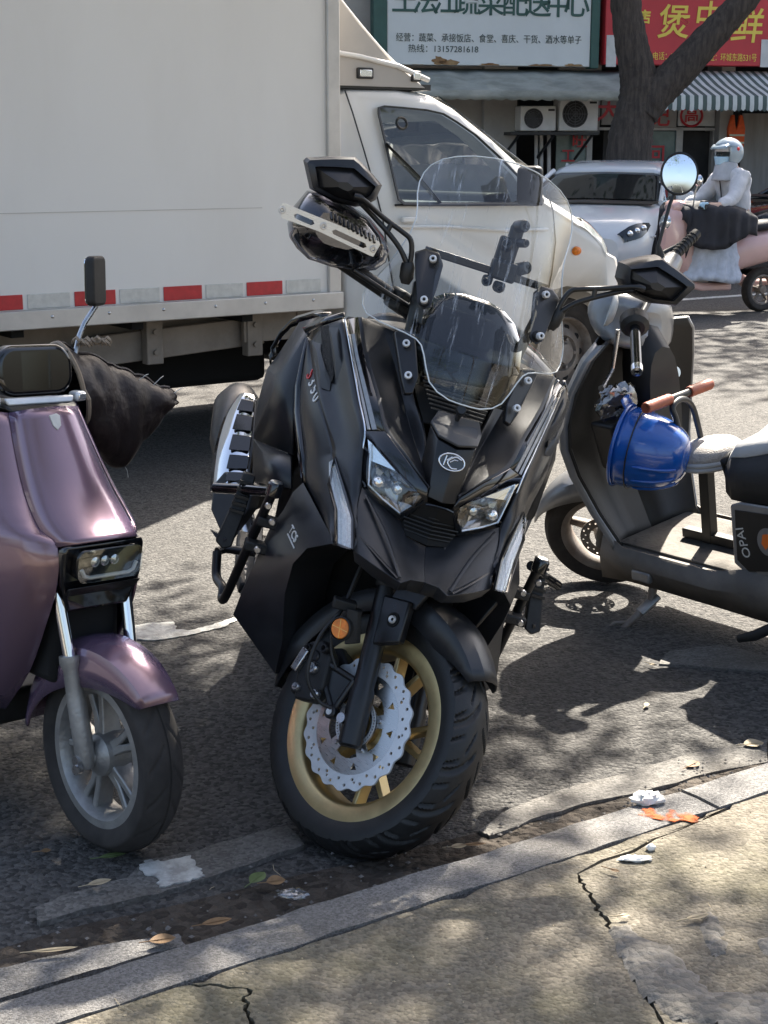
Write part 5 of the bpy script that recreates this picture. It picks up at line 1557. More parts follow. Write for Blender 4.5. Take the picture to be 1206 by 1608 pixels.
# --- headlight surround (gloss horn) with light guides, headlights
S_ = [(.266, -.517, 1.058), (.240, -.437, 1.000), (.205, -.335, .920), (.180, -.263, .864)]
mb = MB(); mb.grid([[c, lerp(c, s, .5) + Vector((.004, -.010, -.004)), s] for c, s in zip(C_[:4], S_)])
rim_o = [Vector(p) for p in ((.140, -.240, .880), (.086, -.186, .843), (.035, -.136, .806), (.026, -.136, .778), (.060, -.172, .716), (.110, -.198, .731), (.158, -.222, .752), (.172, -.245, .81), (.180, -.263, .864))]
cen = Vector((.10, -.235, .785))
mb.add(rim_o + [cen], [(i, (i + 1) % 9, 9) for i in range(9)])
hs = mb.build('headlight_surround', 'gloss_black', SC, mirror=True, solid=.005, smooth=30)
pm('light_guide', (0.30, 0.31, 0.32), 0.25, var=0.15, vscale=60, coat=.4)
for f, g_, k0, k1 in ((.32, .50, 1, 3), (.60, .80, 1, 3)):
    rr = []
    for t in [i / 8 for i in range(9)]:
        q = .45 + t * 2.5
        i = min(int(q), 2); u = q - i
        c, s = lerp(C_[i], C_[i + 1], u), lerp(S_[i], S_[i + 1], u)
        m = lerp(c, s, .5) + Vector((.004, -.010, -.004))
        def pt(x): return (lerp(c, m, x * 2) if x < .5 else lerp(m, s, x * 2 - 1)) + Vector((.001, .003, .001))
        rr.append([pt(f), pt(g_)])
    mb = MB(); mb.grid(rr)
    for o, h in zip(mb.build('light_guide', 'light_guide', None, mirror=True, solid=.002), hs): o.parent = h
# thin bright piping at the outer edge
for s, h in zip((1, -1), hs):
    mb = MB(); mb.tube([(p[0] * s, p[1] + .003, p[2] + .001) for p in cr(S_ + [(.172, -.244, .80), (.158, -.219, .752)], 5)], .0022, 6)
    mb.build('edge_trim', 'chrome', h, smooth=60)
LENS = [Vector(p) for p in ((.166, -.243, .849), (.128, -.222, .829), (.096, -.202, .810), (.060, -.164, .796), (.042, -.148, .783), (.048, -.160, .755), (.067, -.177, .728), (.110, -.196, .744), (.148, -.214, .763), (.158, -.228, .81))]
for s in (1, -1):
    L = [Vector((p.x * s, p.y + .010, p.z)) for p in LENS]
    cc = sum(L, Vector()) / len(L)
    mb = MB(); mb.add(L + [cc + Vector((0, .008, 0))], [(i, (i + 1) % len(L), len(L)) for i in range(len(L))])
    hl = mb.build('headlight', 'lens', SC, smooth=180)
    random.seed(5)
    ring1 = [lerp(p, cc, .05) + Vector((0, -.006, 0)) for p in L]
    ring2 = [lerp(p, cc, .38) + Vector((0, -.020 - random.random() * .012, 0)) for p in L]
    ring3 = [lerp(p, cc, .70) + Vector((0, -.022 - random.random() * .016, 0)) for p in L]
    n = len(L)
    mb = MB(); mb.grid([ring1, ring2, ring3], wrap=True); mb.add(ring3 + [cc + Vector((0, -.02, 0))], [(i, (i + 1) % n, n) for i in range(n)])
    mb.build('reflector', 'reflector_dark', hl)
    def hp(u, v): return B.loc(u, v, y=-.19)
    for tri in (((581, 697), (622, 741), (583, 728)), ((626, 745), (641, 760), (626, 755)), ((585, 700), (588, 722), (606, 724))):
        P = []
        for u, v in tri:
            q = hp(u, v)
            # place on the lens plane a little behind it
            j = min(range(n), key=lambda k: (LENS[k] - Vector((q.x, LENS[k].y, q.z))).length)
            P.append(Vector((q.x * s, LENS[j].y + .001, q.z)))
        mb = MB(); mb.slab(P, (0, -.006, 0))
        mb.build('light_blade', 'reflector_bright', hl)
    mb = MB(); mb.tube([lerp(p, cc, .05) + Vector((0, -.003, 0)) for p in (L[6], L[7], L[8], L[9], L[0])], .003, 6)
    mb.build('bezel', 'reflector_bright', hl, smooth=60)
    for dx, dz in ((.025, -.01), (-.018, -.012)):
        mb = MB(); mb.lathe([(0, .004), (.008, .002), (.013, -.006), (.013, -.02)], 20, facing(cc + Vector((dx * s, -.006, dz)), (0, 1, 0)))
        mb.build('projector', 'reflector_bright', hl, smooth=40)
# small centre mouth between the headlights
mb = MB(); mb.grid([[(.035, -.140, .776), (0, -.128, .776), (-.035, -.140, .776)], [(.062, -.180, .722), (0, -.160, .722), (-.062, -.180, .722)], [(.046, -.160, .690), (0, -.140, .686), (-.046, -.160, .690)]])
mo = mb.build('grille', 'void_black', SC, solid=.004)
mb = MB()
for k in range(9):
    z = .694 + .0085 * k
    h = .048 + .012 * min(1, k / 4) - .02 * max(0, (k - 5) / 4)
    mb.tube([(-h, -.163 - .006 * (k > 4), z), (0, -.142, z), (h, -.163 - .006 * (k > 4), z)], .0018, 6)
mb.build('grille_bar', 'plastic_black', mo, kind='stuff')
mb = MB(); mb.tube([(.030, -.128, .772), (.012, -.121, .776), (-.012, -.121, .776), (-.030, -.128, .772)], .0022, 6)
mb.build('grille_trim', 'gloss_black', mo)

# --- beak (lower nose)
T_ = [(.158, -.222, .758), (.110, -.200, .736), (.062, -.178, .718), (.044, -.158, .690), (0, -.142, .684)]
Mid = [(.158, -.165, .700), (.112, -.130, .690), (.066, -.112, .676), (.040, -.094, .658), (0, -.098, .655)]
D_ = [(.152, -.098, .644), (.104, -.052, .634), (.050, -.020, .622), (.030, -.030, .632), (0, -.034, .634)]
U_ = [(.140, -.110, .618), (.10, -.075, .605), (.048, -.045, .598), (.03, -.06, .60), (0, -.06, .60)]
mb = MB(); mb.grid([[Vector(p) for p in r_] for r_ in (T_, Mid, D_, U_)])
mb.build('beak', 'matte_black', SC, mirror=True, solid=.005, smooth=30, bevel=.006, seg=3)
# raised creases on the beak
for q in ([(.146, -.198, .742), (.094, -.112, .690), (.054, -.030, .630)], [(.150, -.140, .672), (.10, -.072, .648), (.058, -.026, .628)]):
    mb = MB(); mb.tube([Vector(p) + Vector((0, .004, .002)) for p in cr(q, 6)], .0045, 6, sq=.45)
    mb.build('beak_crease', 'matte_black', SC, mirror=True, smooth=60)

# --- side fairing
T0, Ta, T1, T2, T3 = b(489, 540, -.62), b(494, 580, -.55), b(502, 626, -.46), b(524, 700, -.345), Vector((.218, -.322, .782))
mb = MB()
S5 = [Vector(S_[0]), Vector((.247, -.458, 1.014)), Vector((.205, -.335, .920)), Vector((.180, -.263, .864)), Vector((.160, -.224, .762))]
M5 = [b(513, 518, -.58), b(522, 560, -.53), b(536, 640, -.415), b(554, 700, -.305), b(557, 752, -.238)]
bul = Vector((.006, .008, .004))
mb.grid(fine([[s, m + bul, t] for s, m, t in zip(S5, M5, (T0, Ta, T1, T2, T3))] + [[Vector((.158, -.185, .715)), b(556, 790, -.20) + bul * .5, Vector((.185, -.235, .729))], [Vector(D_[0]), b(559, 845, -.115), Vector((.160, -.160, .690))]], 5, 4))
mb.build('side_fairing', 'matte_black', SC, mirror=True, solid=.006, smooth=50)
mb = MB()
o0, o1, o2, o3, o4, o5 = b(485, 532, -.655), b(473, 600, -.63), b(471, 650, -.57), b(478, 705, -.49), b(479, 757, -.425), b(500, 803, -.305)
sp_ = [[T0, o0], [Ta, o1], [T1, o2], [T2, o3], [T3, o4], [Vector((.200, -.205, .705)), o5], [b(529, 857, -.13), b(523, 848, -.145)]]
mb.grid(fine([[p, lerp(p, q, .5) + Vector((.008, .010, .002)), q] for p, q in sp_], 5, 4))
mb.build('side_panel', 'matte_black', SC, mirror=True, solid=.006, smooth=50)
# gloss outer strip
E_in = [o0, o1, o2, o3, o4]
E_out = [b(481, 526, -.672), b(460, 610, -.655), b(459, 645, -.62), b(465, 700, -.54), b(474, 757, -.44)]
mb = MB(); mb.grid([[p, lerp(p, q, .5) + Vector((.004, .006, 0)), q] for p, q in zip(E_in, E_out)])
mb.build('edge_strip', 'gloss_black', SC, mirror=True, solid=.005, smooth=40)
mb = MB(); mb.grid([[b(541, 500, -.522), b(543, 492, -.54)], [b(508, 511, -.605), b(507, 500, -.62)], [b(483, 524, -.675), b(478, 515, -.69)]])
mb.build('top_strip', 'gloss_black', SC, mirror=True, solid=.006, smooth=40)
# vent in the upper side fairing: dark mesh and two blades
vq = [b(505, 516, -.578), b(518, 514, -.556), b(526, 590, -.468), b(522, 604, -.456), b(508, 560, -.52)]
mb = MB(); mb.slab([p + Vector((.004, .006, .004)) for p in vq], (-.004, -.006, -.002))
pm('vent_mesh', (0.016, 0.016, 0.016), 0.5, var=.9, vscale=260, bump=.8, bscale=400)
ve = mb.build('side_vent', 'vent_mesh', SC, mirror=True)
for pl_, d in (([(491, 540, -.606), (506, 536, -.585), (521, 598, -.472), (519, 618, -.455), (503, 612, -.478)], .012), ([(516, 517, -.560), (535, 512, -.53), (543, 590, -.44), (528, 600, -.455)], .010)):
    mb = MB(); P = [b(*p) + Vector((.004, .006, .006)) for p in pl_]
    cq = sum(P, Vector()) / len(P) + Vector((.006, .008, .008)) * (d / .01)
    mb.add(P + [lerp(p, cq, .55) + Vector((.003, .005, .004)) for p in P], [(i, (i + 1) % len(P), len(P) + (i + 1) % len(P), len(P) + i) for i in range(len(P))] + [tuple(range(len(P), 2 * len(P)))])
    for o, v_ in zip(mb.build('vent_blade', 'sky_lightened_grey', None, mirror=True, bevel=.002), ve): o.parent = v_  # lighter grey paints in the sky light that the blades catch
# turn signals
pm('signal_reflector', (0.72, 0.74, 0.76), 0.22, metal=.35, var=.3, vscale=9, stretch=(60, 60, 2), bump=.4, bscale=30)
TSI = [Vector(p) for p in ((.214, -.326, .780), (.181, -.230, .729), (.159, -.163, .694), (.150, -.098, .646))]
TSO = [Vector(p) for p in ((.222, -.318, .770), (.215, -.262, .735), (.194, -.188, .699), (.180, -.124, .643))]
TSI = [p + Vector((.005, .013, .002)) for p in TSI]; TSO = [p + Vector((.007, .013, .001)) for p in TSO]
for s in (1, -1):
    mb = MB()
    mb.grid([[(p.x * s, p.y + .006, p.z), ((p.x + q.x) / 2 * s + .006 * s, (p.y + q.y) / 2 + .016, (p.z + q.z) / 2), (q.x * s, q.y + .006, q.z)] for p, q in zip(TSI, TSO)])
    ts = mb.build('turn_signal', 'lens', SC, smooth=60)
    mb = MB()
    rows = []
    for i in range(13):
        t = i / 12 * 3; k = min(int(t), 2); u = t - k
        p, q = lerp(TSI[k], TSI[k + 1], u), lerp(TSO[k], TSO[k + 1], u)
        rows.append([Vector((lerp(p, q, w_).x * s, lerp(p, q, w_).y + (.003 if j % 2 else -.001) + .004 * math.sin(w_ * PI), lerp(p, q, w_).z)) for j, w_ in enumerate([m / 8 for m in range(9)])])
    mb.grid(rows)
    mb.build('signal_reflector', 'signal_reflector', ts, solid=.003)
    mb = MB(); mb.tube([Vector((p.x * s, p.y + .005, p.z)) for p in (TSI[0], TSI[1], TSI[2], TSI[3], TSO[3], TSO[2], TSO[1])], .0042, 6, closed=True)
    mb.build('signal_rim', 'gloss_black', ts, smooth=60)

# --- lower leg fairing with the wheel arch
LA = [b(529, 852, -.13), b(482, 861, -.20), b(460, 885, -.26), b(447, 932, -.30), b(443, 1008, -.33)]
LO = [b(460, 773, -.42), b(445, 801, -.45), b(423, 831, -.47), b(404, 874, -.47), b(376, 939, -.44), b(366, 965, -.43)]
tip = b(432, 1058, -.335)
t1, t2 = b(476, 758, -.415), b(523, 848, -.142)
mb = MB()
md = b(466, 815, -.335) + Vector((.012, .01, 0))
pts = [t1, t2, LA[0], LA[1], LO[3], LO[2], LO[1], LO[0], md, LA[2], LA[3], LA[4], tip, LO[5], LO[4]]
mb.add(pts, [(0, 1, 8), (1, 2, 3, 8), (3, 4, 8), (4, 5, 8), (5, 6, 8), (6, 7, 8), (7, 0, 8), (3, 9, 4), (9, 10, 14, 4), (10, 11, 13, 14), (11, 12, 13)])
inn = Vector((-.10, -.10, 0))
arch = [t2, *LA, tip]
mb.grid([arch, [p + inn for p in arch]])
outer = [t1, *LO, tip]
mb.grid([outer, [p + Vector((-.05, -.06, 0)) for p in outer]])
lp = mb.build('leg_fairing', 'matte_black', SC, mirror=True, smooth=40, bevel=.004, seg=3)

# --- shield behind the fairing, knee wing
mb = MB()
q = [b(502, 497, -.70), b(470, 506, -.78), b(437, 556, -.83), b(419, 580, -.84), b(405, 631, -.83), b(398, 682, -.78), b(400, 690, -.775), b(459, 714, -.60), b(459, 640, -.645), b(481, 526, -.69)]
cq = b(443, 600, -.72) + Vector((.01, .01, .01))
mb.add(q + [cq], [(i, (i + 1) % len(q), len(q)) for i in range(len(q))])
mb.grid([[b(400, 690, -.79), b(459, 716, -.615)], [b(401, 757, -.745), b(459, 768, -.47)]])
mb.build('shield_panel', 'matte_black', SC, mirror=True, solid=.006, smooth=60)
mb = MB()
kw = [b(436, 556, -.86), b(434, 540, -.87), b(448, 515, -.88), b(466, 496, -.885), b(500, 486, -.86), b(520, 490, -.80)]
mb.grid([[p, p + Vector((.012, .012, -.012)), p + Vector((.006, .016, -.03))] for p in kw])
mb.build('knee_wing', 'gloss_black', SC, mirror=True, solid=.006, smooth=40)

# --- rear: tunnel, floor, seat, tail, wheel, engine, muffler
loft('floor_tunnel', [(-.68, .42, .20, .12), (-.85, .42, .19, .13), (-1.1, .45, .18, .15), (-1.25, .5, .19, .18)], 'plastic_black', SC)
for s in (1, -1):
    mb = MB(); mb.slab([(s * .17, -.66, .335), (s * .305, -.66, .335), (s * .315, -.80, .335), (s * .31, -1.15, .345), (s * .17, -1.2, .345)], (0, 0, .03))
    fb = mb.build('footboard', 'plastic_black', SC, bevel=.006)
    mb = MB()
    for k in range(8): mb.box((s * .245, -.70 - .055 * k, .3665), (.10, .03, .003))
    mb.build('foot_mat', 'aluminium', fb, kind='stuff')
    mb = MB(); mb.slab([(s * .29, -.60, .42), (s * .30, -.60, .34), (s * .30, -1.15, .30), (s * .27, -1.2, .42)], (-.02 * s, 0, 0))
    mb.build('side_skirt', 'matte_black', SC, bevel=.004)
loft('seat', [(-.98, .70, .07, .05), (-1.02, .72, .115, .075), (-1.15, .75, .15, .075), (-1.32, .765, .17, .07), (-1.42, .79, .17, .085), (-1.5, .84, .16, .09), (-1.68, .87, .15, .08), (-1.86, .875, .11, .06), (-1.92, .86, .06, .03)], 'plastic_black', SC, n=20, bevel=0)
loft('backrest', [(-1.36, .95, .10, .06), (-1.38, .955, .125, .09), (-1.43, .95, .13, .10), (-1.47, .945, .11, .08)], 'plastic_black', SC, n=20)
loft('body_side', [(-1.02, .58, .12, .10), (-1.1, .60, .16, .13), (-1.3, .64, .20, .11), (-1.6, .70, .20, .10), (-1.85, .76, .14, .07), (-1.98, .79, .08, .04)], 'matte_black', SC, n=16, p=3.2, smooth=30)
mb = MB(); mb.tube(cr([(.16, -1.5, .80), (.185, -1.75, .86), (.13, -1.95, .88), (0, -2.0, .885), (-.13, -1.95, .88), (-.185, -1.75, .86), (-.16, -1.5, .80)], 5), .013, 10)
mb.build('grab_rail', 'satin_black', SC, smooth=60)
mb = MB(); mb.slab([(-.08, -1.975, .80), (.08, -1.975, .80), (.05, -1.99, .76), (-.05, -1.99, .76)], (0, -.02, 0))
mb.build('tail_light', 'red_paint', SC, bevel=.004)
RA = Vector((0, -1.70, .274))
mb = MB(); make_tyre(mb, .27, .07, .18, seg=160, M=Matrix.Translation(RA))
rw = mb.build('rear_wheel', 'rubber', SC, smooth=38)
mb = MB(); mb.lathe([(0, .05), (.04, .05), (.05, .02), (.15, .012), (.16, .05), (.19, .055), (.19, -.055), (.16, -.05), (.15, -.012), (.05, -.02), (.04, -.05), (0, -.05)], 48, Matrix.Translation(RA) @ Matrix.Rotation(PI / 2, 4, 'Y'))
mb.build('rim', 'gold', rw, smooth=40)
loft('engine', [(-1.2, .34, .16, .11), (-1.3, .34, .20, .14), (-1.55, .31, .17, .10), (-1.75, .28, .15, .07)], 'satin_black', SC, n=14)
mb = MB(); mb.tube(cr([(.10, -1.2, .30), (.20, -1.28, .27), (.26, -1.4, .32), (.30, -1.5, .40)], 5), .024, 12)
mb.build('exhaust_pipe', 'steel', SC, smooth=60)
# muffler with slotted chrome heat shield
mu = [(b(395, 790, -1.42), .055), (b(380, 745, -1.48), .075), (b(372, 690, -1.62), .082), (b(373, 640, -1.78), .075), (b(377, 622, -1.84), .05)]
mb = MB(); mb.tube([p for p, r in mu], [r for p, r in mu], 24)
mf = mb.build('muffler', 'satin_black', SC, smooth=50)
def mpt(t, k):                                         # t: top to bottom, k: outer edge to inner edge of the shield
    o = cr([b(372, 622, -1.62), b(352, 655, -1.56), b(338, 700, -1.48), b(331, 745, -1.42), b(330, 772, -1.38)], 4)
    i_ = cr([b(404, 622, -1.56), b(403, 655, -1.50), b(400, 700, -1.42), b(396, 740, -1.36), b(394, 765, -1.32)], 4)
    q = t * 16; n_ = min(15, int(q)); f = q - n_
    a, c = lerp(o[n_], o[n_ + 1], f), lerp(i_[n_], i_[n_ + 1], f)
    return lerp(a, c, k) + Vector((.02, .06, .02)) * math.sin(k * PI) * .6
mb = MB(); mb.grid([[mpt(i / 16, k / 8) for k in range(9)] for i in range(17)])
mb.build('heat_shield', 'chrome', mf, solid=.004, smooth=60)
for k in range(5):
    t0, t1_ = .08 + .175 * k, .08 + .175 * k + .135
    P = [mpt(t, q) + Vector((.004, .012, .004)) for t, q in ((t0, .50), (t0, .94), (t1_, .92), (t1_, .46))]
    mb = MB(); mb.slab(P, (-.003, -.008, -.002)); mb.build('shield_slot', 'gloss_black', mf, bevel=.002)
mb = MB(); mb.slab([b(335, 760, -1.34), b(352, 740, -1.34), b(398, 765, -1.30), b(390, 800, -1.28), b(352, 850, -1.28), b(330, 800, -1.32)], (-.03, -.05, 0))
mb.build('muffler_cap', 'sky_lightened_grey', mf, bevel=.006)

# --- crash bars with end caps, fold-out pegs
cap = Vector((.317, -.392, .671))
for s in (1, -1):
    f = lambda p: Vector((p.x * s, p.y, p.z))
    lowp = b(351, 944, -.60)
    path = [cap + Vector((0, 0, -.005)), lerp(cap, lowp, .5), lerp(cap, lowp, .93), lowp + Vector((.004, -.02, .0)), lowp + Vector((.008, -.045, .02)), b(340, 905, -.70), b(341, 866, -.73)]
    mb = MB(); mb.tube([f(p) for p in cr(path, 5)], .0115, 12)
    cb_ = mb.build('crash_bar', 'satin_black', SC, smooth=60)
    mb = MB(); mb.tube([f(b(341, 866, -.73)), f(b(355, 862, -.75)), f(b(400, 868, -.72))], .0105, 12)
    mb.build('bar_return', 'satin_black', cb_, smooth=60)
    mb = MB(); A = f(cap) + Vector((0, .004, -.018)); mb.tube([A + Vector((0, 0, -.008)), A + Vector((0, 0, -.004)), A + Vector((0, .002, .022)), A + Vector((0, .002, .026))], [.0125, .0175, .0185, .015], 20)
    mb.build('end_cap', 'gloss_black', cb_, smooth=40)
    mb = MB(); mb.lathe([(0, .003), (.012, .003), (.0145, .001), (.0145, -.002)], 20, Matrix.Translation(A + Vector((0, .002, .027))))
    mb.build('cap_disc', 'aluminium', cb_, smooth=40)
    mb = MB()
    for (u, v, y) in ((424, 820, -.45), (404, 858, -.45)):
        mb.box(f(b(u, v, y)), (.06, .05, .022))
    mb.build('bar_clamp', 'plastic_black', cb_, bevel=.004)
    for (u, v, y) in ((427, 815, -.42), (404, 858, -.41), (421, 790, -.40)):
        mb = MB(); mb.lathe([(0, .006), (.006, .006), (.008, .003), (.008, -.006)], 12, facing(f(b(u, v, y)) + Vector((0, .03, 0)), (0, 1, 0)))
        mb.build('clamp_bolt', 'steel', cb_, smooth=40)
    # folded highway peg
    mb = MB()
    pA, pB = b(392, 745, -.56), b(352, 855, -.50)
    d = (pB - pA).normalized(); sd_ = d.cross(Vector((0, 1, 0))).normalized()
    mb.slab([f(pA + sd_ * .014), f(pA - sd_ * .016), f(lerp(pA, pB, .5) - sd_ * .020), f(pB - sd_ * .018), f(pB + d * .012), f(pB + sd_ * .022), f(lerp(pA, pB, .5) + sd_ * .014)], (0, -.028, 0))
    pg = mb.build('fold_peg', 'plastic_black', SC, bevel=.004)
    mb = MB()
    for k in range(5):
        c = f(lerp(pA, pB, .12 + .1 * k)); mb.box(c + Vector((0, .004, 0)), (.034, .008, .007))
    mb.build('peg_rib', 'rubber', pg, kind='stuff')
    mb = MB(); mb.tube([f(b(336, 766, -.60)), f(b(375, 768, -.57)), f(b(428, 772, -.45))], [.012, .013, .012], 12)
    mb.build('peg_tube', 'gloss_black', pg, smooth=40)
    mb = MB(); mb.slab([f(b(330, 832, -.53)), f(b(356, 846, -.50)), f(b(352, 852, -.50)), f(b(340, 846, -.51))], (0, -.012, 0))
    mb.build('peg_hook', 'satin_black', pg)

# --- windscreen, brackets, crossbar
def ws_y(x, z):
    T = ((.97, -.215), (1.085, -.235), (1.2, -.31), (1.3, -.372), (1.4, -.44), (1.52, -.535))
    for (z0, y0), (z1, y1) in zip(T, T[1:]):
        if z <= z1 or z1 == 1.52: return y0 + (y1 - y0) * (z - z0) / (z1 - z0) - 4.5 * x * x + (2.2 * abs(x) ** 3 * 0)
OUT = [(.983, .012), (.984, .035), (.992, .062), (1.006, .082), (1.03, .095), (1.055, .106), (1.072, .116), (1.080, .128), (1.0835, .15), (1.0845, .20), (1.090, .228), (1.104, .239), (1.125, .242), (1.145, .239), (1.175, .224), (1.206, .210),
       (1.25, .194), (1.29, .182), (1.32, .178), (1.345, .180), (1.375, .186), (1.402, .187), (1.425, .182), (1.445, .172), (1.465, .152), (1.48, .125), (1.492, .09), (1.50, .05), (1.503, .012)]
rows = []
for z, h in OUT:
    rows.append([Vector((h * t, ws_y(h * t, z), z)) for t in [i / 12 - 1 for i in range(25)]])
mb = MB(); mb.grid(rows)
ws = mb.build('windscreen', 'clear_sheet', SC, smooth=60)
ed = [r[-1] for r in rows] + [r[0] for r in reversed(rows)]
pm('acrylic_edge', (0.72, 0.76, 0.76), 0.15, coat=.5)
mb = MB(); mb.tube(ed, .0016, 6, closed=True)
mb.build('polished_edge', 'acrylic_edge', ws, smooth=80)
for s in (1, -1):
    g = lambda p: Vector((p.x * s, p.y, p.z))
    o = [b(651, 398, -.43), b(668, 393, -.425), b(690, 400, -.41), b(696, 418, -.405), b(686, 455, -.365), b(676, 483, -.335), b(664, 487, -.33), b(654, 474, -.345), b(652, 435, -.39)]
    mb = MB(); mb.slab([g(p) for p in o], (0, -.008, .004))
    br = mb.build('screen_bracket', 'satin_black', SC, bevel=.002)
    for u, v, y in ((680, 407, -.405), (666, 471, -.335)):
        c = g(b(u, v, y))
        mb = MB(); mb.lathe([(.003, .007), (.0045, .010), (.0075, .009), (.0085, .005), (.0085, -.002)], 16, facing(c, (.25 * s, 1, .25)))
        mb.build('bracket_bolt', 'bright_steel', br, smooth=40)
        mb = MB(); mb.lathe([(0, -.002), (.011, -.002), (.012, -.012), (.010, -.03), (0, -.03)], 18, facing(c, (.25 * s, 1, .25)))
        mb.build('rubber_grommet', 'rubber', br, smooth=40)
    o = [b(617, 524, -.395), b(628, 518, -.385), b(650, 529, -.37), b(655, 594, -.30), b(646, 621, -.28), b(634, 621, -.285), b(629, 600, -.305)]
    mb = MB(); mb.slab([g(p + Vector((0, .012, .006))) for p in o], (0, -.018, -.008))
    bp = mb.build('screen_mount', 'satin_black', SC, bevel=.003)
    for u, v, y in ((636, 541, -.352), (639, 591, -.298)):
        c = g(b(u, v, y) + Vector((0, .012, .004)))
        mb = MB(); mb.lathe([(.003, .003), (.0045, .006), (.0080, .005), (.0085, .002), (.0085, -.002)], 16, facing(c, (.15 * s, 1, .45)))
        mb.build('mount_bolt', 'bright_steel', bp, smooth=40)
    # arm from the mount up to the bracket, behind the screen
    mb = MB(); mb.slab([g(b(650, 440, -.46)), g(b(672, 440, -.43)), g(b(655, 560, -.42)), g(b(630, 560, -.44))], (0, -.012, -.006))
    mb.build('bracket_arm', 'satin_black', br, bevel=.003)
cbz = b(668, 392, -.465)
mb = MB(); mb.slab([(-cbz.x, cbz.y, cbz.z + .009), (cbz.x, cbz.y, cbz.z + .009), (cbz.x, cbz.y, cbz.z - .009), (-cbz.x, cbz.y, cbz.z - .009)], (0, -.014, 0))
mb.build('cross_bar', 'satin_black', SC, bevel=.003)
# clamp-on device holder on the bar
H0 = b(790, 425, -.47)
mb = MB()
mb.box(H0 + Vector((0, 0, 0)), (.060, .036, .045)); mb.box(H0 + Vector((.004, -.01, .045)), (.045, .03, .06)); mb.box(H0 + Vector((-.004, -.012, .085)), (.030, .028, .04))
mb.box(H0 + Vector((.028, .0, -.03)), (.022, .03, .022)); mb.box(H0 + Vector((-.002, .0, -.036)), (.026, .03, .022))
ph = mb.build('device_holder', 'plastic_black', SC, bevel=.007, seg=3)
for c, r, n_ in ((Vector((-.040, .004, .018)), .015, (-.6, 1, .5)), (Vector((-.008, .006, .105)), .014, (-.3, 1, .2)), (Vector((.030, .012, -.034)), .010, (.3, 1, 0)), (Vector((.0, .012, -.04)), .010, (0, 1, 0)), (Vector((.012, .010, .055)), .012, (.2, 1, .3)), (Vector((-.02, .008, .07)), .010, (-.5, 1, .2))):
    mb = MB(); mb.lathe([(.004, .010), (.006, .016), (r * .85, .016), (r, .012), (r, -.02)], 16, facing(H0 + c, n_))
    mb.build('holder_knob', 'satin_black', ph, smooth=40)

# --- mirrors
MO = [(476, 252), (481, 247), (520, 245.5), (557, 246), (567, 254), (585, 273), (600, 291), (590, 314), (575, 322), (558, 325), (525, 318), (486, 296)]
MI = [(495, 262), (503, 261), (530, 262), (556, 264), (562, 269), (576, 281), (590, 293), (583, 306), (572, 314), (556, 318), (530, 311), (500, 294)]
for s in (1, -1):
    g = lambda p: Vector((p.x * s, p.y, p.z))
    o0 = [g(b(u, v, -.465)) for u, v in MO]
    o1 = [g(lerp(b(u, v, -.435), b(540, 290, -.435), .01)) for u, v in MO]
    o2 = [g(lerp(b(u, v, -.412), b(540, 290, -.412), .10)) for u, v in MO]
    i0 = [g(b(u, v, -.405)) for u, v in MI]
    i1 = [g(lerp(b(u, v, -.416), b(543, 294, -.416), .02)) for u, v in MI]
    i2 = [g(lerp(b(u, v, -.385), b(543, 294, -.385), .75)) for u, v in MI]
    mb = MB(); mb.grid([o0, o1, o2, i0, i1], wrap=True); mb.fan(o0)
    mh = mb.build('rear_mirror', 'matte_black', SC, smooth=35)
    mb = MB(); mb.grid([i1, i2], wrap=True); mb.fan(i2)
    mb.build('mirror_back', 'satin_black', mh, smooth=14)
    mb = MB(); mb.fan([lerp(p, g(b(540, 290, -.465)), .06) + Vector((0, -.002, 0)) for p in o0])
    mb.build('mirror_glass', 'mirror', mh)
    k = lambda u, v, y=-.425: g(b(u, v, y))
    mb = MB()
    mb.tube(cr([k(556, 308, -.392), k(570, 313, -.395), k(600, 340), k(632, 364), k(645, 377), k(646, 400), k(641, 425)], 4), [.010] * 4 + [.0075] * 21, 10, sq=.8)
    mb.tube(cr([k(566, 318, -.40), k(582, 335), k(610, 366), k(628, 390), k(638, 412)], 4), .0062, 8)
    mb.tube([k(614, 352), k(608, 364)], .006, 8)
    mb.build('mirror_stalk', 'satin_black', mh, smooth=60)
    mb = MB(); mb.tube([k(640, 412), k(640, 420), k(638, 436), k(636, 446)], [.013, .016, .016, .009], 14)
    mb.build('stalk_boot', 'rubber', mh, smooth=60)

# --- handlebar, grips and hand guards (turned with the fork)
HB = Vector((0, -.60, 1.075))
mb = MB(); mb.tube(cr([(.37, -.69, 1.085), (.22, -.635, 1.085), (.10, -.585, 1.06), (0, -.575, 1.05), (-.10, -.585, 1.06), (-.22, -.635, 1.085), (-.37, -.69, 1.085)], 5), .012, 12)
hb = mb.build('handlebar', 'satin_black', SC, M=ST, smooth=60)
for s in (1, -1):
    mb = MB(); mb.tube([(.20 * s, -.63, 1.085), (.36 * s, -.687, 1.085)], .017, 16)
    mb.build('grip', 'rubber', hb, M=ST, smooth=60)
    mb = MB(); mb.box((.17 * s, -.615, 1.085), (.06, .05, .05)); mb.build('switch_box', 'plastic_black', hb, M=ST, bevel=.008)
    mb = MB(); mb.tube([(.17 * s, -.58, 1.085), (.25 * s, -.585, 1.08), (.34 * s, -.62, 1.08)], .006, 8)
    mb.build('brake_lever', 'satin_black', hb, M=ST, smooth=60)
GS = [(482, 299), (460, 325), (451, 351), (454, 372), (466, 390), (484, 407), (520, 419), (559, 428), (590, 424), (606, 412), (612, 395), (604, 372), (581, 342), (545, 318), (510, 303)]
gc = b(530, 362, -.34)
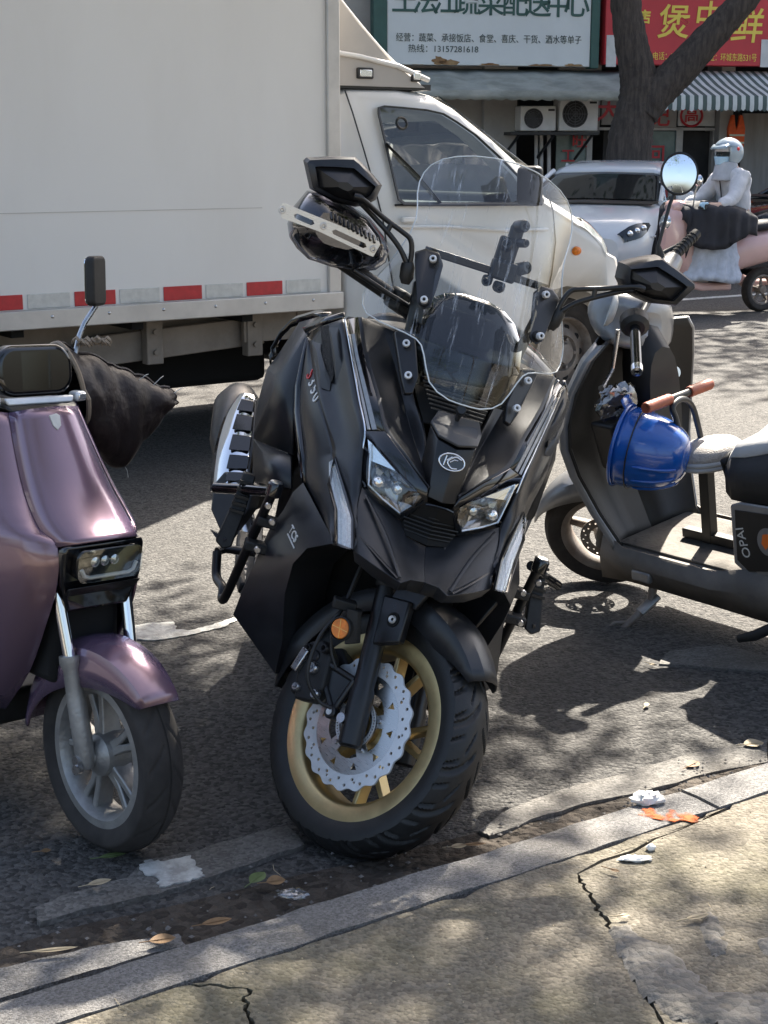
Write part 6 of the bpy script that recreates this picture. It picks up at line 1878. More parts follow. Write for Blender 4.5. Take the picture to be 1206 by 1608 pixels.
for s in (1, -1):
    Mg = None if s == 1 else ST @ MX @ ST.inverted()
    e0 = [b(u, v, -.50) for u, v in GS]
    e1 = [lerp(b(u, v, -.43), gc, .05) for u, v in GS]
    e2 = [lerp(b(u, v, -.385), gc, .22) for u, v in GS]
    e3 = [lerp(b(u, v, -.36), gc, .55) for u, v in GS]
    mb = MB(); mb.grid([e0, e1, e2, e3], wrap=True); mb.fan(e3)
    hg = mb.build('hand_guard', 'smoke_guard', SC, M=Mg, smooth=60)
    mb = MB()
    mb.grid([[lerp(p, gc, .10) + Vector((0, -.02, 0)) for p in e0], [lerp(p, gc, .5) + Vector((0, -.012, 0)) for p in e2]], wrap=True)
    mb.fan([lerp(p, gc, .5) + Vector((0, -.012, 0)) for p in e2])
    mb.build('guard_liner', 'gloss_black', hg, M=Mg, smooth=60)
    stp = [(441, 321), (446, 319), (454, 322), (595, 379), (597, 384), (586, 403), (580, 401), (500, 363), (442, 342)]
    def loop(pts): return [b(u, v, -.345) for u, v in pts]
    def slot(a0_, a1_, w_):
        d = (Vector(a1_) - Vector(a0_)).normalized(); n_ = Vector((-d.y, d.x)) * w_
        return [tuple(Vector(a0_) + n_), tuple(Vector(a0_) - d * w_), tuple(Vector(a0_) - n_), tuple(Vector(a1_) - n_), tuple(Vector(a1_) + d * w_), tuple(Vector(a1_) + n_)]
    PM = facing(b(520, 362, -.345), (0, 1, 0), (0, 0, 1))
    PI_ = PM.inverted()
    loops = []
    for pts in (stp, slot((465, 339), (490, 350), 4.2), slot((525, 364), (572, 386), 4.2)):
        loops.append([((PI_ @ q).x, (PI_ @ q).y) for q in loop(pts)])
    TM = PM if Mg is None else Mg @ PM
    gp = cut_plate('guard_plate', loops, .005, 'aluminium', hg, TM)
    for u, v in ((508, 355), (586, 391), (443, 330)):
        mb = MB(); mb.lathe([(.003, .003), (.004, .006), (.0065, .006), (.0075, .003), (.0075, 0)], 14, facing(b(u, v, -.342), (0, 1, 0)))
        mb.build('plate_screw', 'steel', hg, M=Mg, smooth=40)
    mb = MB()
    for k in range(11):
        u, v = 520 + 6.6 * k, 334 + 3.6 * k
        mb.tube([b(u, v, -.350), b(u + 2, v + 11, -.332)], .0032, 6)
    mb.build('guard_rib', 'satin_black', hg, M=Mg, kind='stuff')

# --- lettering
def on_side(p, run, n):
    x = Vector(run).normalized(); x = (x - n * x.dot(n)).normalized()
    return axes(x, n.cross(x), n, p)
SPN = [o for o in SC.children if o.name.startswith('side_panel')][0]
LFG = [o for o in SC.children if o.name.startswith('leg_fairing')][0]
def label_on(obj, name, body, size, mat, uv, run, **k):
    h = hit(obj, B, *uv)
    if not h: return None
    p, n = h
    h0, h1 = hit(obj, B, *run[0]), hit(obj, B, *run[1])
    d = (h1[0] - h0[0]) if h0 and h1 else B.loc(*run[1], y=p.y) - B.loc(*run[0], y=p.y)
    M = on_side(p + n * .0015, d, n)
    text(name, body, size, mat, SC, M, .0012, **k)
    return M
label_on(SPN, 'badge_letter', 'S', .042, 'red_paint', (488, 588), ((486, 582), (489, 596)))
label_on(SPN, 'badge_digit', '3', .042, 'white_paint', (491, 600), ((489, 594), (492, 606)))
label_on(SPN, 'badge_digit', '5', .042, 'white_paint', (494, 612), ((492, 606), (495, 618)))
label_on(SPN, 'badge_digit', '0', .042, 'white_paint', (497, 624), ((495, 618), (498, 630)))
MT = label_on(LFG, 'model_badge', 'TCS', .030, 'white_paint', (461, 838), ((456, 826), (467, 850)), shear=.3, kind='stuff')
if MT:
    mb = MB(); mb.box((.003, -.017, .0), (.060, .003, .002), MT); mb.build('badge_bar', 'white_paint', SC)
# side stand
mb = MB(); mb.tube([(-.14, -.95, .32), (-.24, -.92, .12), (-.335, -.90, -.115)], .013, 10); mb.box((-.335, -.895, -.112), (.06, .05, .012))
mb.build('side_stand', 'satin_black', SC, smooth=40)
# ================================================================ purple scooter (left)
def pearl(name, c1, c2, rough):
    m = bpy.data.materials.new(name); m.use_nodes = True
    t = m.node_tree; p = t.nodes['Principled BSDF']
    lw = t.nodes.new('ShaderNodeLayerWeight'); lw.inputs[0].default_value = .45
    n = t.nodes.new('ShaderNodeTexNoise'); n.inputs['Scale'].default_value = 5
    mx = t.nodes.new('ShaderNodeMix'); mx.data_type = 'RGBA'
    mx.inputs[6].default_value = (*c1, 1); mx.inputs[7].default_value = (*c2, 1)
    t.links.new(lw.outputs['Facing'], mx.inputs[0]); t.links.new(mx.outputs[2], p.inputs['Base Color'])
    p.inputs['Metallic'].default_value = .55; p.inputs['Roughness'].default_value = rough
    p.inputs['Coat Weight'].default_value = .9; p.inputs['Coat Roughness'].default_value = .04
    MATS[name] = m
pearl('pearl_purple', (.25, .150, .155), (.17, .125, .28), .24)
pm('cast_silver', (.38, .37, .355), .48, metal=.7, var=.15, vscale=20, bump=.15, bscale=120)
pm('quilt_brown', (.016, .010, .0095), .5, col2=(.030, .019, .018), vscale=10, bump=.25, bscale=60)
pm('thread', (.30, .24, .18), .9)
pm('screen_black', (.006, .008, .007), .05, coat=.8)
PF = Frame((-.59, 3.05, 0), 224, -3)
PU = thing('purple_scooter', 'pearl purple electric scooter with rectangular headlight parked by the kerb', 'scooter', PF.M)
def pf(u, v, y): return PF.loc(u, v, y=y)
# wheel
T = Matrix.Translation((0, 0, .213))
m = MB(); make_tyre(m, .214, .046, .150, seg=220, groove=.003, N=16, M=T, kind=1)
pw = m.build('front_wheel', 'tyre_dusty', PU, smooth=40)
X = T @ Matrix.Rotation(PI / 2, 4, 'Y')
m = MB(); m.lathe([(.140, -.040), (.157, -.040), (.157, -.035), (.148, -.032), (.138, -.018), (.136, 0), (.138, .018), (.148, .032), (.157, .035), (.157, .040), (.140, .040), (.132, .030), (.127, .012), (.126, 0), (.127, -.012), (.132, -.030)], 72, X, loop=True); m.build('rim', 'cast_silver', pw, smooth=50)
for k in range(5):
    a = 2 * PI * k / 5 + .55; d = Vector((0, math.cos(a), math.sin(a))); tn = Vector((0, -math.sin(a), math.cos(a)))
    m = MB()
    for s in (-1, 1):
        rows = []
        for r_, wd, xx, of in ((.030, .012, .026, .004), (.080, .008, .020, .010), (.130, .008, .022, .020)):
            c = d * r_ + tn * of * s
            rows.append([c + tn * wd + Vector((xx, 0, 0)), c + tn * wd - Vector((xx, 0, 0)), c - tn * wd - Vector((xx, 0, 0)), c - tn * wd + Vector((xx, 0, 0))])
        m.grid(rows, T, wrap=True)
    m.build('spoke', 'cast_silver', pw, bevel=.003)
m = MB(); m.lathe([(0, .058), (.016, .058), (.018, .050), (.030, .046), (.045, .034), (.05, 0), (.045, -.034), (.03, -.05), (0, -.05)], 32, X); m.build('hub', 'cast_silver', pw, smooth=40)
disc = [circ(0, 0, .088, 60)] + [circ(r_ * math.cos(a), r_ * math.sin(a), .0035, 8) for k in range(24) for r_, a in ((((.076, .066)[k % 2]), 2 * PI * k / 24),)] + [circ(0, 0, .052, 40)]
cut_plate('brake_disc', disc, .003, 'steel', pw, X @ Matrix.Translation((0, 0, -.052)))
for s in (1, -1):
    m = MB(); m.tube([(.066 * s, .004, .195), (.068 * s, .004, .225), (.072 * s, -.02, .33), (.076 * s, -.035, .40), (.077 * s, -.038, .415), (.077 * s, -.04, .43)], [.017, .021, .020, .017, .022, .022], 18)
    fl_ = m.build('fork_leg', 'cast_silver', PU, smooth=50)
    m = MB(); m.tube([(.077 * s, -.04, .425), (.083 * s, -.075, .56)], .0135, 16); m.build('chrome_tube', 'chrome', fl_, smooth=50)
    m = MB(); m.cyl((.055 * s, .004, .213), (.092 * s, .004, .213), .012, n=16); m.build('axle_nut', 'steel', fl_, smooth=40)
    m = MB(); m.cyl((.085 * s, .012, .198), (.098 * s, .014, .198), .011, n=12); m.build('fork_bolt', 'steel', fl_, smooth=40)
rows = []
for i in range(21):
    t = i / 20; a = R_(40 + 135 * t)
    r_ = .246; hw = .046 + .024 * math.sin(min(1, t * 1.6) * PI / 2) - .01 * max(0, t - .7)
    dr = .010 + .085 * math.sin(t * PI) ** .8
    rows.append([(x_ * hw, r_ * math.cos(a) * (1 - kz * .1) , .213 + r_ * math.sin(a) - dr * kz) for x_, kz in ((1.05, 1), (1.03, .55), (.88, .12), (.5, -.06), (0, -.10), (-.5, -.06), (-.88, .12), (-1.03, .55), (-1.05, 1))])
m = MB(); m.grid(rows); m.build('front_fender', 'pearl_purple', PU, solid=.005, smooth=35)
# front panel above the headlight
L_ = [(.086, -.262, .915), (.098, -.215, .835), (.108, -.160, .755), (.112, -.098, .695), (.100, -.050, .664)]
rows = [[(x_, y + .002, z), (x_ * .72, y + .036, z + .010), (x_ * .3, y + .048, z + .014), (0, y + .05, z + .015), (-x_ * .3, y + .048, z + .014), (-x_ * .72, y + .036, z + .010), (-x_, y + .002, z)] for x_, y, z in [tuple(p) for p in cr(L_, 4)]]
m = MB(); m.grid(rows); fpn = m.build('front_panel', 'pearl_purple', PU, solid=.005, smooth=50)
for s in (1, -1):
    g = [[(x_ * s, y, z), ((x_ + .045) * s, y - .07, z + .005), ((x_ + .095) * s, y - .20, z + .005), ((x_ + .11) * s, y - .36, z)] for x_, y, z in [tuple(p) for p in cr(L_ + [(.102, -.048, .585), (.106, -.085, .49), (.10, -.16, .37), (.10, -.26, .26)], 3)]]
    m = MB(); m.grid(g); m.build('side_panel', 'pearl_purple', PU, solid=.005, smooth=50)
hh_ = hit(fpn, PF, 87, 662) or (pf(87, 662, -.2), Vector((0, .86, .5)))
m = MB(); m.prism([(-.012, .014), (.006, .018), (.013, .012), (.010, -.010), (.0, -.020), (-.008, -.010)], -.001, .003, facing(hh_[0], hh_[1])); m.build('shield_emblem', 'tape_white', PU, bevel=.001)
# headlight block
m = MB(); m.slab([(.094, -.022, .668), (-.094, -.022, .668), (-.100, -.026, .655), (-.097, -.034, .585), (-.075, -.05, .52), (.075, -.05, .52), (.097, -.034, .585), (.100, -.026, .655)], (0, -.06, -.01)); m.build('headlight_surround', 'gloss_black', PU, bevel=.01, seg=3)
def rrect(w_, h_, c, n=5):
    out = []
    for sx, sy, a0 in ((1, 1, 0), (-1, 1, PI / 2), (-1, -1, PI), (1, -1, 1.5 * PI)):
        for k in range(n): out.append((sx * (w_ - c) + c * math.cos(a0 + PI / 2 * k / (n - 1)), sy * (h_ - c) + c * math.sin(a0 + PI / 2 * k / (n - 1))))
    return out
HM = facing((0, -.020, .626), (0, 1, -.12))
m = MB(); m.prism(rrect(.078, .034, .020), -.01, .010, HM); hl_ = m.build('headlight', 'gloss_black', PU, bevel=.003)
for x_ in (-.034, -.010, .014):
    m = MB(); m.lathe([(0, .004), (.008, .002), (.011, 0)], 16, HM @ Matrix.Translation((x_, .006, .010))); m.build('led_lens', 'reflector_bright', hl_, smooth=50)
m = MB(); m.tube([HM @ Vector(p) for p in ((-.068, -.006, .012), (-.060, -.021, .012), (-.048, -.026, .012), (.048, -.026, .012), (.060, -.021, .012), (.068, -.004, .012))], .0045, 8); m.build('light_bar', 'tape_white', hl_, smooth=50)
m = MB(); m.prism(rrect(.079, .035, .020), .016, .0175, HM); m.build('headlight_glass', 'lens', hl_)
m = MB(); m.slab([(.088, -.034, .575), (-.088, -.034, .575), (-.082, -.05, .555), (.082, -.05, .555)], (0, .016, .004)); m.build('chin_spoiler', 'satin_black', PU, bevel=.003)
# inner dark structure, dash, handlebar
m = MB(); m.box((0, -.16, .50), (.17, .14, .30)); m.box((0, -.31, .70), (.14, .10, .30)); m.build('steering_head', 'void_black', PU, bevel=.02)
m = MB(); m.slab([(.2, -.36, .30), (.21, -.40, .92), (-.21, -.40, .92), (-.2, -.36, .30)], (0, -.03, 0)); m.build('leg_shield', 'plastic_black', PU, bevel=.01)
m = MB(); m.slab([(.19, -.34, .27), (-.19, -.34, .27), (-.19, -.80, .27), (.19, -.80, .27)], (0, 0, -.08)); m.build('floorboard', 'plastic_black', PU, bevel=.015)
loft('rear_body', [(-.76, .42, .15, .16), (-.85, .52, .18, .2), (-1.1, .56, .19, .17), (-1.4, .62, .13, .1), (-1.5, .64, .06, .05)], 'pearl_purple', PU, n=18)
loft('seat', [(-.76, .72, .08, .02), (-.82, .74, .13, .045), (-1.1, .75, .15, .05), (-1.4, .78, .12, .04), (-1.48, .78, .06, .02)], 'plastic_black', PU, n=16)
small_wheel(PU, -1.25, .21)
DM = facing((0, -.300, .998), (0, 1, .10))
m = MB(); m.prism(rrect(.094, .056, .045, 9), -.035, .012, DM); dp = m.build('display_pod', 'gloss_black', PU, bevel=.012, seg=4)
m = MB(); rows = [[DM @ Vector((x_, y, .0135 - 1.1 * x_ * x_)) for x_ in [-.086 + .0215 * i for i in range(9)]] for y in (-.040, 0, .040)]; m.grid(rows); m.build('display_glass', 'screen_black', dp, smooth=60)
m = MB(); m.slab([(.085, -.285, .943), (-.085, -.285, .943), (-.080, -.28, .928), (.080, -.28, .928)], (0, .012, 0)); m.build('display_trim', 'bright_steel', dp, bevel=.004)
m = MB(); m.slab([(.09, -.27, .93), (-.09, -.27, .93), (-.085, -.25, .915), (.085, -.25, .915)], (0, -.12, 0)); m.build('pod_base', 'satin_black', dp, bevel=.008)
for s in (1, -1):
    sg_ = facing((.106 * s, -.292, .938), (.2 * s, 1, 0))
    m = MB(); m.box((0, 0, 0), (.030, .022, .03), sg_); ts_ = m.build('turn_signal', 'bright_steel', PU, bevel=.006)
    m = MB(); m.box((0, 0, .014), (.022, .014, .006), sg_); m.build('signal_lens', 'reflector_bright', ts_, bevel=.002)
m = MB(); m.tube([(.30, -.40, .96), (.14, -.37, .97), (0, -.35, .965), (-.14, -.37, .97), (-.30, -.40, .945)], .013, 12); m.build('handlebar', 'trim_black', PU, smooth=50)
for s in (1, -1):
    st = [(.150 * s, -.37, 1.02), (.168 * s, -.38, 1.062), (.185 * s, -.385, 1.09), (.215 * s, -.385, 1.128), (.228 * s, -.385, 1.150), (.212 * s, -.372, 1.156)]
    m = MB(); m.tube(st, .0062, 8); mi_ = m.build('rear_mirror', 'steel', PU, smooth=50)
    HMi = facing((.205 * s, -.368, 1.186), (PF.I.to_3x3() @ Vector((.93, -.22, 0))) if s < 0 else (.1, 1, 0))
    m = MB(); m.prism(rrect(.036, .056, .014, 6), -.012, .010, HMi); hd_ = m.build('mirror_shell', 'plastic_black', mi_, bevel=.007, seg=4)
    m = MB(); m.prism(rrect(.032, .052, .012, 6), -.0145, -.0125, HMi); m.build('mirror_glass', 'mirror', mi_)
# quilted handlebar muff
def muff(s, label):
    o = thing('handlebar_muff', label, 'muff', PF.M, 'quilted handlebar muffs')
    m = MB(); rows = []
    N = 30
    for i in range(25):
        t = i / 24
        xc = -.135 - .315 * t
        y = -.375 - .05 * t
        zt = 1.045 - .125 * t ** 1.15; zb_ = .85 - .115 * math.sin(min(1, t * 1.9) * PI * .5) + .14 * max(0, t - .45) / .55
        zc, hh = (zt + zb_) / 2, max(.012, (zt - zb_) / 2)
        hw = .062 * (1 - .55 * t) + .01
        r_ = []
        for k in range(N):
            a = 2 * PI * k / N
            q = .013 * (abs(math.sin(t * PI * 4 + a * .8)) * abs(math.sin(t * PI * 3 - a * 1.2))) ** .45 - .010 + .004 * noise.noise(Vector((t * 9, math.cos(a) * 3, math.sin(a) * 3)))
            r_.append(((xc + .03 * math.sin(a) * (1 - t)) * s, y + (hw + q) * math.cos(a), zc + (hh + q) * math.sin(a)))
        rows.append(r_)
    m.grid(rows, wrap=True); m.fan(rows[-1]); m.build('quilted_shell', 'quilt_brown', o, smooth=60, solid=.006)
    m = MB(); m.tube([Vector(p) for p in rows[0]], .006, 6, closed=True); m.build('cuff_binding', 'thread', o)
    m = MB(); m.tube([Vector(r_[N // 4]) + Vector((0, 0, .002)) for r_ in rows], .004, 6); m.build('top_seam', 'quilt_brown', o)
    m = MB()
    for k in range(11):
        a = k * .9; c = Vector((s * (-.150 - .008 * k), -.365 + .012 * math.sin(a), 1.05 + .004 * math.cos(a * 2)))
        m.tube([c + Vector((.008 * math.cos(b_), .010 * math.sin(b_), .006 * math.sin(b_ * 2))) for b_ in [2 * PI * j / 8 for j in range(8)]], .0032, 5, closed=True)
    m.build('tie_cord', 'thread', o, kind='stuff')
    m = MB()
    for p, d in ((rows[24][4], (.03, 0, .012)), (rows[20][6], (.028, .0, .02)), (rows[12][22], (.0, .02, -.03)), (rows[16][5], (.02, .01, .015))):
        p = Vector(p); d = Vector(d); d.x *= s * -1; m.tube([p, p + d * .6 + Vector((0, .004, .004)), p + d], .001, 4)
    m.build('loose_thread', 'tape_white', o, kind='stuff')
muff(1, 'dark brown quilted muff tied round the handlebar of the purple scooter')

# ================================================================ grey scooter (right, facing away)
pm('grey_paint', (.20, .20, .205), .36, metal=.35, var=.12, vscale=10, coat=.3, col2=(.27, .265, .26))
pm('grey_dusty', (.115, .105, .095), .7, col2=(.20, .175, .15), vscale=7, bump=.1, bscale=90)
pm('panel_dark', (.010, .0095, .009), .5, col2=(.022, .020, .018), vscale=8)
pm('mat_dusty', (.16, .145, .125), .85, col2=(.07, .062, .055), vscale=7, bump=.35, bscale=70)
pm('blue_helmet', (.010, .095, .40), .20, coat=.8, var=.1, vscale=6)
pm('grip_orange', (.30, .075, .035), .55, var=.15, vscale=40)
pm('pad_grey', (.36, .33, .30), .75, var=.15, vscale=60, bump=.4, bscale=220)
pm('cover_grey', (.46, .46, .455), .75, col2=(.36, .36, .36), vscale=7, bump=.3, bscale=20)
pm('cover_black', (.018, .018, .019), .6, bump=.3, bscale=20)
pm('decal_orange', (.75, .16, .02), .4)
glassy('bag_film', (.93, .93, .93), .22, rough=.12)
_g = Frame(ground(965, 918), 38, -9)
GF = Frame(_g.M @ Vector((-.07, 0, 0)), 38, -9)
def gy(u, v, y): return GF.loc(u, v, y=y)
def gx(u, v, x): return GF.loc(u, v, x=x)
GS_ = thing('grey_scooter', 'dusty grey electric scooter leaning on its side stand beside the black scooter', 'scooter', GF.M)
ra_ = R_(26); gax = Vector((0, -math.sin(ra_), math.cos(ra_)))
GST = Matrix.Translation((.06, -.0, .0)) @ Matrix.Translation((0, -.02, .21)) @ Matrix.Rotation(R_(36), 4, gax) @ Matrix.Translation((0, .02, -.21))
T = GST @ Matrix.Translation((0, 0, .215))
m = MB(); make_tyre(m, .212, .048, .145, seg=160, groove=.003, N=18, M=T, kind=1); gw = m.build('front_wheel', 'tyre_dusty', GS_, smooth=40)
X = T @ Matrix.Rotation(PI / 2, 4, 'Y')
m = MB(); m.lathe([(.135, -.040), (.152, -.040), (.152, -.034), (.140, -.028), (.131, -.012), (.130, 0), (.131, .012), (.140, .028), (.152, .034), (.152, .040), (.135, .040), (.126, .03), (.121, 0), (.126, -.03)], 60, X, loop=True); m.build('rim', 'wheel_dusty', gw, smooth=50)
for k in range(3):
    a = 2 * PI * k / 3 + .4; d = Vector((0, math.cos(a), math.sin(a)))
    m = MB(); m.tube([d * .02, d * .128], [.024, .018], 8, sq=.7, M=T); m.build('spoke', 'wheel_dusty', gw, smooth=60)
disc = [circ(0, 0, .080, 60)] + [circ(r_ * math.cos(a), r_ * math.sin(a), .0036, 8) for k in range(24) for r_, a in ((((.071, .062)[k % 2]), 2 * PI * k / 24),)] + [circ(0, 0, .048, 40)]
cut_plate('brake_disc', disc, .003, 'wheel_dusty', gw, X @ Matrix.Translation((0, 0, -.050)))
m = MB(); m.lathe([(0, .055), (.03, .05), (.04, .02), (.04, -.02), (.03, -.05), (0, -.055)], 24, X); m.build('hub', 'cast_silver', gw, smooth=40)
for s in (1, -1):
    m = MB(); m.tube([(.07 * s, .01, .20), (.075 * s, -.04, .36), (.078 * s, -.12, .56)], [.018, .018, .015], 14, M=GST); m.build('fork_leg', 'grey_dusty', GS_, smooth=50)
rows = []
for i in range(17):
    t = i / 16; a = R_(22 + 140 * t); r_ = .245; hw = .045 + .03 * math.sin(min(1, t * 2) * PI / 2); dr = .012 + .06 * math.sin(t * PI)
    rows.append([(x_ * hw, r_ * math.cos(a), .215 + r_ * math.sin(a) - dr * kz) for x_, kz in ((1.05, 1), (1, .5), (.8, .1), (.4, -.05), (0, -.09), (-.4, -.05), (-.8, .1), (-1, .5), (-1.05, 1))])
m = MB(); m.grid(rows, GST); m.build('front_fender', 'grey_paint', GS_, solid=.006, smooth=40)
# leg shield: silver shell with a black lining seen from the rider's side
HO = [(.20, .945), (.245, .90), (.285, .80), (.300, .70), (.298, .62), (.275, .53), (.235, .40), (.205, .31), (.200, .27)]
def yl(z): return -.30 + .10 * math.sin(max(0, min(1, (z - .27) / .68)) * PI) ** 1.0
outl = [Vector((x_, yl(z), z)) for x_, z in HO]
for s in (1, -1):
    P = [Vector((p.x * s, p.y, p.z)) for p in outl]
    m = MB()
    m.grid([[p + Vector((-.012 * s, -.006, 0)), p, p + Vector((.006 * s, .012, 0)), p + Vector((-.03 * s, .055, 0)), Vector((p.x * .45, p.y + .10, p.z + .01)), Vector((0, p.y + .12, p.z + .015))] for p in P])
    sh2 = m.build('front_shell', 'grey_paint', GS_, solid=.005, smooth=50)
    m = MB()
    m.grid([[p + Vector((-.010 * s, -.004, 0)), p + Vector((-.022 * s, -.010, 0)), p + Vector((-.045 * s, .015, 0)), Vector((p.x * .5, p.y + .035, p.z)), Vector((0, p.y + .03, p.z))] for p in P])
    m.build('shield_lining', 'panel_dark', GS_, solid=.006, smooth=35)
loft('steering_column', [(-.36, .70, .07, .20), (-.30, .72, .085, .26), (-.24, .74, .06, .22)], 'panel_dark', GS_, n=16)
# glove pocket on the near side, lock on the other
m = MB(); q = [(-.255, -.27, .715), (-.06, -.27, .700), (-.075, -.27, .55), (-.215, -.27, .55)]
m.slab([Vector(p) for p in q], (0, -.10, .0)); m.build('glove_pocket', 'panel_dark', GS_, bevel=.014, seg=3)
m = MB(); m.lathe([(.004, .012), (.018, .012), (.022, .006), (.024, -.01)], 24, facing(gy(1058, 585, -.34), (0, -1, .2))); m.build('key_lock', 'chrome', GS_, smooth=40)
# floor
FZ = .285
m = MB(); m.slab([(.185, -.26, FZ), (.195, -.34, FZ), (.195, -.70, FZ), (.17, -.77, FZ), (-.17, -.77, FZ), (-.195, -.70, FZ), (-.195, -.34, FZ), (-.185, -.26, FZ)], (0, 0, -.02)); fbd = m.build('floorboard', 'grey_dusty', GS_, bevel=.006)
m = MB(); m.slab([(.165, -.27, FZ + .0025), (-.165, -.27, FZ + .0025), (-.165, -.76, FZ + .0025), (.165, -.76, FZ + .0025)], (0, 0, .006)); m.build('floor_mat', 'mat_dusty', fbd, bevel=.002)
for s in (1, -1):
    m = MB(); m.grid([[(.198 * s, -.24, .33), (.205 * s, -.22, .25), (.18 * s, -.20, .16)], [(.200 * s, -.32, FZ + .008), (.212 * s, -.32, .24), (.17 * s, -.32, .165)], [(.200 * s, -.68, FZ + .008), (.215 * s, -.68, .24), (.165 * s, -.68, .16)], [(.190 * s, -.77, FZ + .03), (.205 * s, -.79, .25), (.16 * s, -.81, .155)], [(.175 * s, -.90, FZ + .06), (.19 * s, -.95, .24), (.15 * s, -.95, .15)], [(.16 * s, -1.15, FZ + .10), (.17 * s, -1.2, .28), (.13 * s, -1.2, .20)]])
    m.build('side_skirt', 'grey_dusty', GS_, solid=.006, smooth=40)
m = MB(); m.box((0, -.50, .20), (.30, .62, .10)); m.build('battery_box', 'void_black', GS_, bevel=.01)
loft('rear_body', [(-.765, .42, .13, .13), (-.79, .44, .165, .17), (-.92, .46, .175, .16), (-1.15, .50, .16, .13), (-1.45, .58, .10, .08)], 'panel_dark', GS_, n=18, p=4, smooth=45)
loft('seat', [(-.74, .60, .09, .02), (-.78, .615, .14, .045), (-.95, .63, .155, .05), (-1.2, .66, .14, .05), (-1.42, .67, .08, .03)], 'plastic_black', GS_, n=16)
small_wheel(GS_, -1.28, .21)
for s in (1, -1):                                                # side panel frame, label and oval emblem
    A = lambda y, z, d=0: Vector(((.172 + d) * s, y - .085, z))
    m = MB(); m.slab([A(-.665, .51), A(-.70, .525), A(-1.0, .54), A(-1.02, .36), A(-.72, .30), A(-.668, .33)], (.012 * s, 0, 0)); sp = m.build('side_panel', 'grey_paint', GS_, bevel=.008, seg=3)
    m = MB(); m.slab([A(-.685, .50, .012), A(-1.0, .52, .012), A(-1.0, .375, .012), A(-.725, .318, .012), A(-.685, .345, .012)], (.003 * s, 0, 0)); m.build('panel_inset', 'panel_dark', sp)
    LM = axes((0, -s * -1 if False else 0, 0), (0, 0, 0), (0, 0, 0)) if False else None
    x_dir = Vector((0, .28, .96)).normalized()
    n_ = Vector((s, 0, 0)); y_dir = n_.cross(x_dir)
    text('panel_lettering', 'OPAI', .042, 'tape_white', sp, axes(x_dir, y_dir, n_, A(-.712, .405, .0155)), .0008, kind='stuff')
    EMx = axes(Vector((0, -1, 0)) if s < 0 else Vector((0, 1, 0)), (0, 0, 1), (s, 0, 0), A(-.80, .425, .016))
    m = MB(); m.prism(circ(0, 0, 1, 30), 0, .0015, EMx @ Matrix.Diagonal((.036, .042, 1, 1))); m.build('oval_emblem', 'grey_paint', sp)
    m = MB(); m.prism([(-.45, .5), (.0, .62), (.5, .45), (.62, .0), (.3, -.5), (.1, -.3), (-.2, -.62), (-.6, -.2)], .0016, .003, EMx @ Matrix.Diagonal((.034, .040, 1, 1))); m.build('emblem_flame', 'decal_orange', sp)
# side stand
m = MB(); a_, c_ = gx(1022, 945, -.165), GF.loc(957, 1008, z=.012)
c_ = Vector((a_.x - .085, a_.y - .0, -.02)) if False else c_
m.tube([a_ + Vector((.05, 0, .13)), a_ + Vector((.01, 0, .03)), a_, lerp(a_, c_, .9), c_], [.014, .014, .012, .010, .010], 10); sst = m.build('side_stand', 'wheel_dusty', GS_, smooth=50)
d = (a_ - c_).normalized()
m = MB(); m.tube([a_ + d * .03, a_ - d * .05], .024, 8, sq=.5); m.build('stand_pivot', 'cast_silver', sst, bevel=.003)
m = MB(); m.tube([c_ + d * .09, c_ + d * .075 + Vector((-.02, .03, .01)), c_ + d * .01 + Vector((-.025, .045, 0))], .006, 8); m.tube([c_ + Vector((.015, 0, 0)), c_ + Vector((-.03, .01, 0))], .012, 8, sq=.5); m.build('stand_foot', 'wheel_dusty', sst, smooth=50)
m = MB(); m.box(gx(1008, 905, -.205), (.02, .075, .035)); m.build('skirt_plate', 'grey_paint', GS_, bevel=.006)
m = MB(); m.tube([gx(1160, 1003, -.24), gx(1185, 998, -.23), gx(1215, 985, -.2)], [.012, .016, .016], 10); m.build('rear_peg', 'rubber', GS_, smooth=50)
# handlebar: steered, grips measured from both ends
gl0, gl1 = gx(1000, 580, -.26), gx(997, 512, -.125)
gr0, gr1 = gx(1094, 366, .36), gx(1058, 402, .235)
m = MB(); m.tube([gl0, gl1, lerp(gl1, gr1, .5), gr1, gr0], .010, 10); hbg = m.build('handlebar', 'trim_black', GS_, smooth=50)
dv = (gl0 - gl1).normalized()
m = MB(); m.tube([gl1 + dv * .01, gl0 + dv * .01], .0165, 20); m.build('grip', 'gloss_black', hbg, smooth=50)
m = MB(); m.lathe([(.006, .006), (.008, .014), (.0165, .012), (.018, .004), (.018, -.012)], 24, Matrix.Translation(gl0) @ dv.to_track_quat('Z', 'Y').to_matrix().to_4x4()); m.build('bar_end', 'chrome', hbg, smooth=50)
m = MB(); m.tube([gr1, gr0], .0165, 16); gr_ = m.build('grip', 'rubber', hbg, smooth=50)
m = MB()
for k in range(7):
    c = lerp(gr1, gr0, .12 + .12 * k); dd = (gr0 - gr1).normalized(); m.tube([c - dd * .003, c + dd * .003], .0185, 16)
m.build('grip_ring', 'rubber', gr_, kind='stuff')
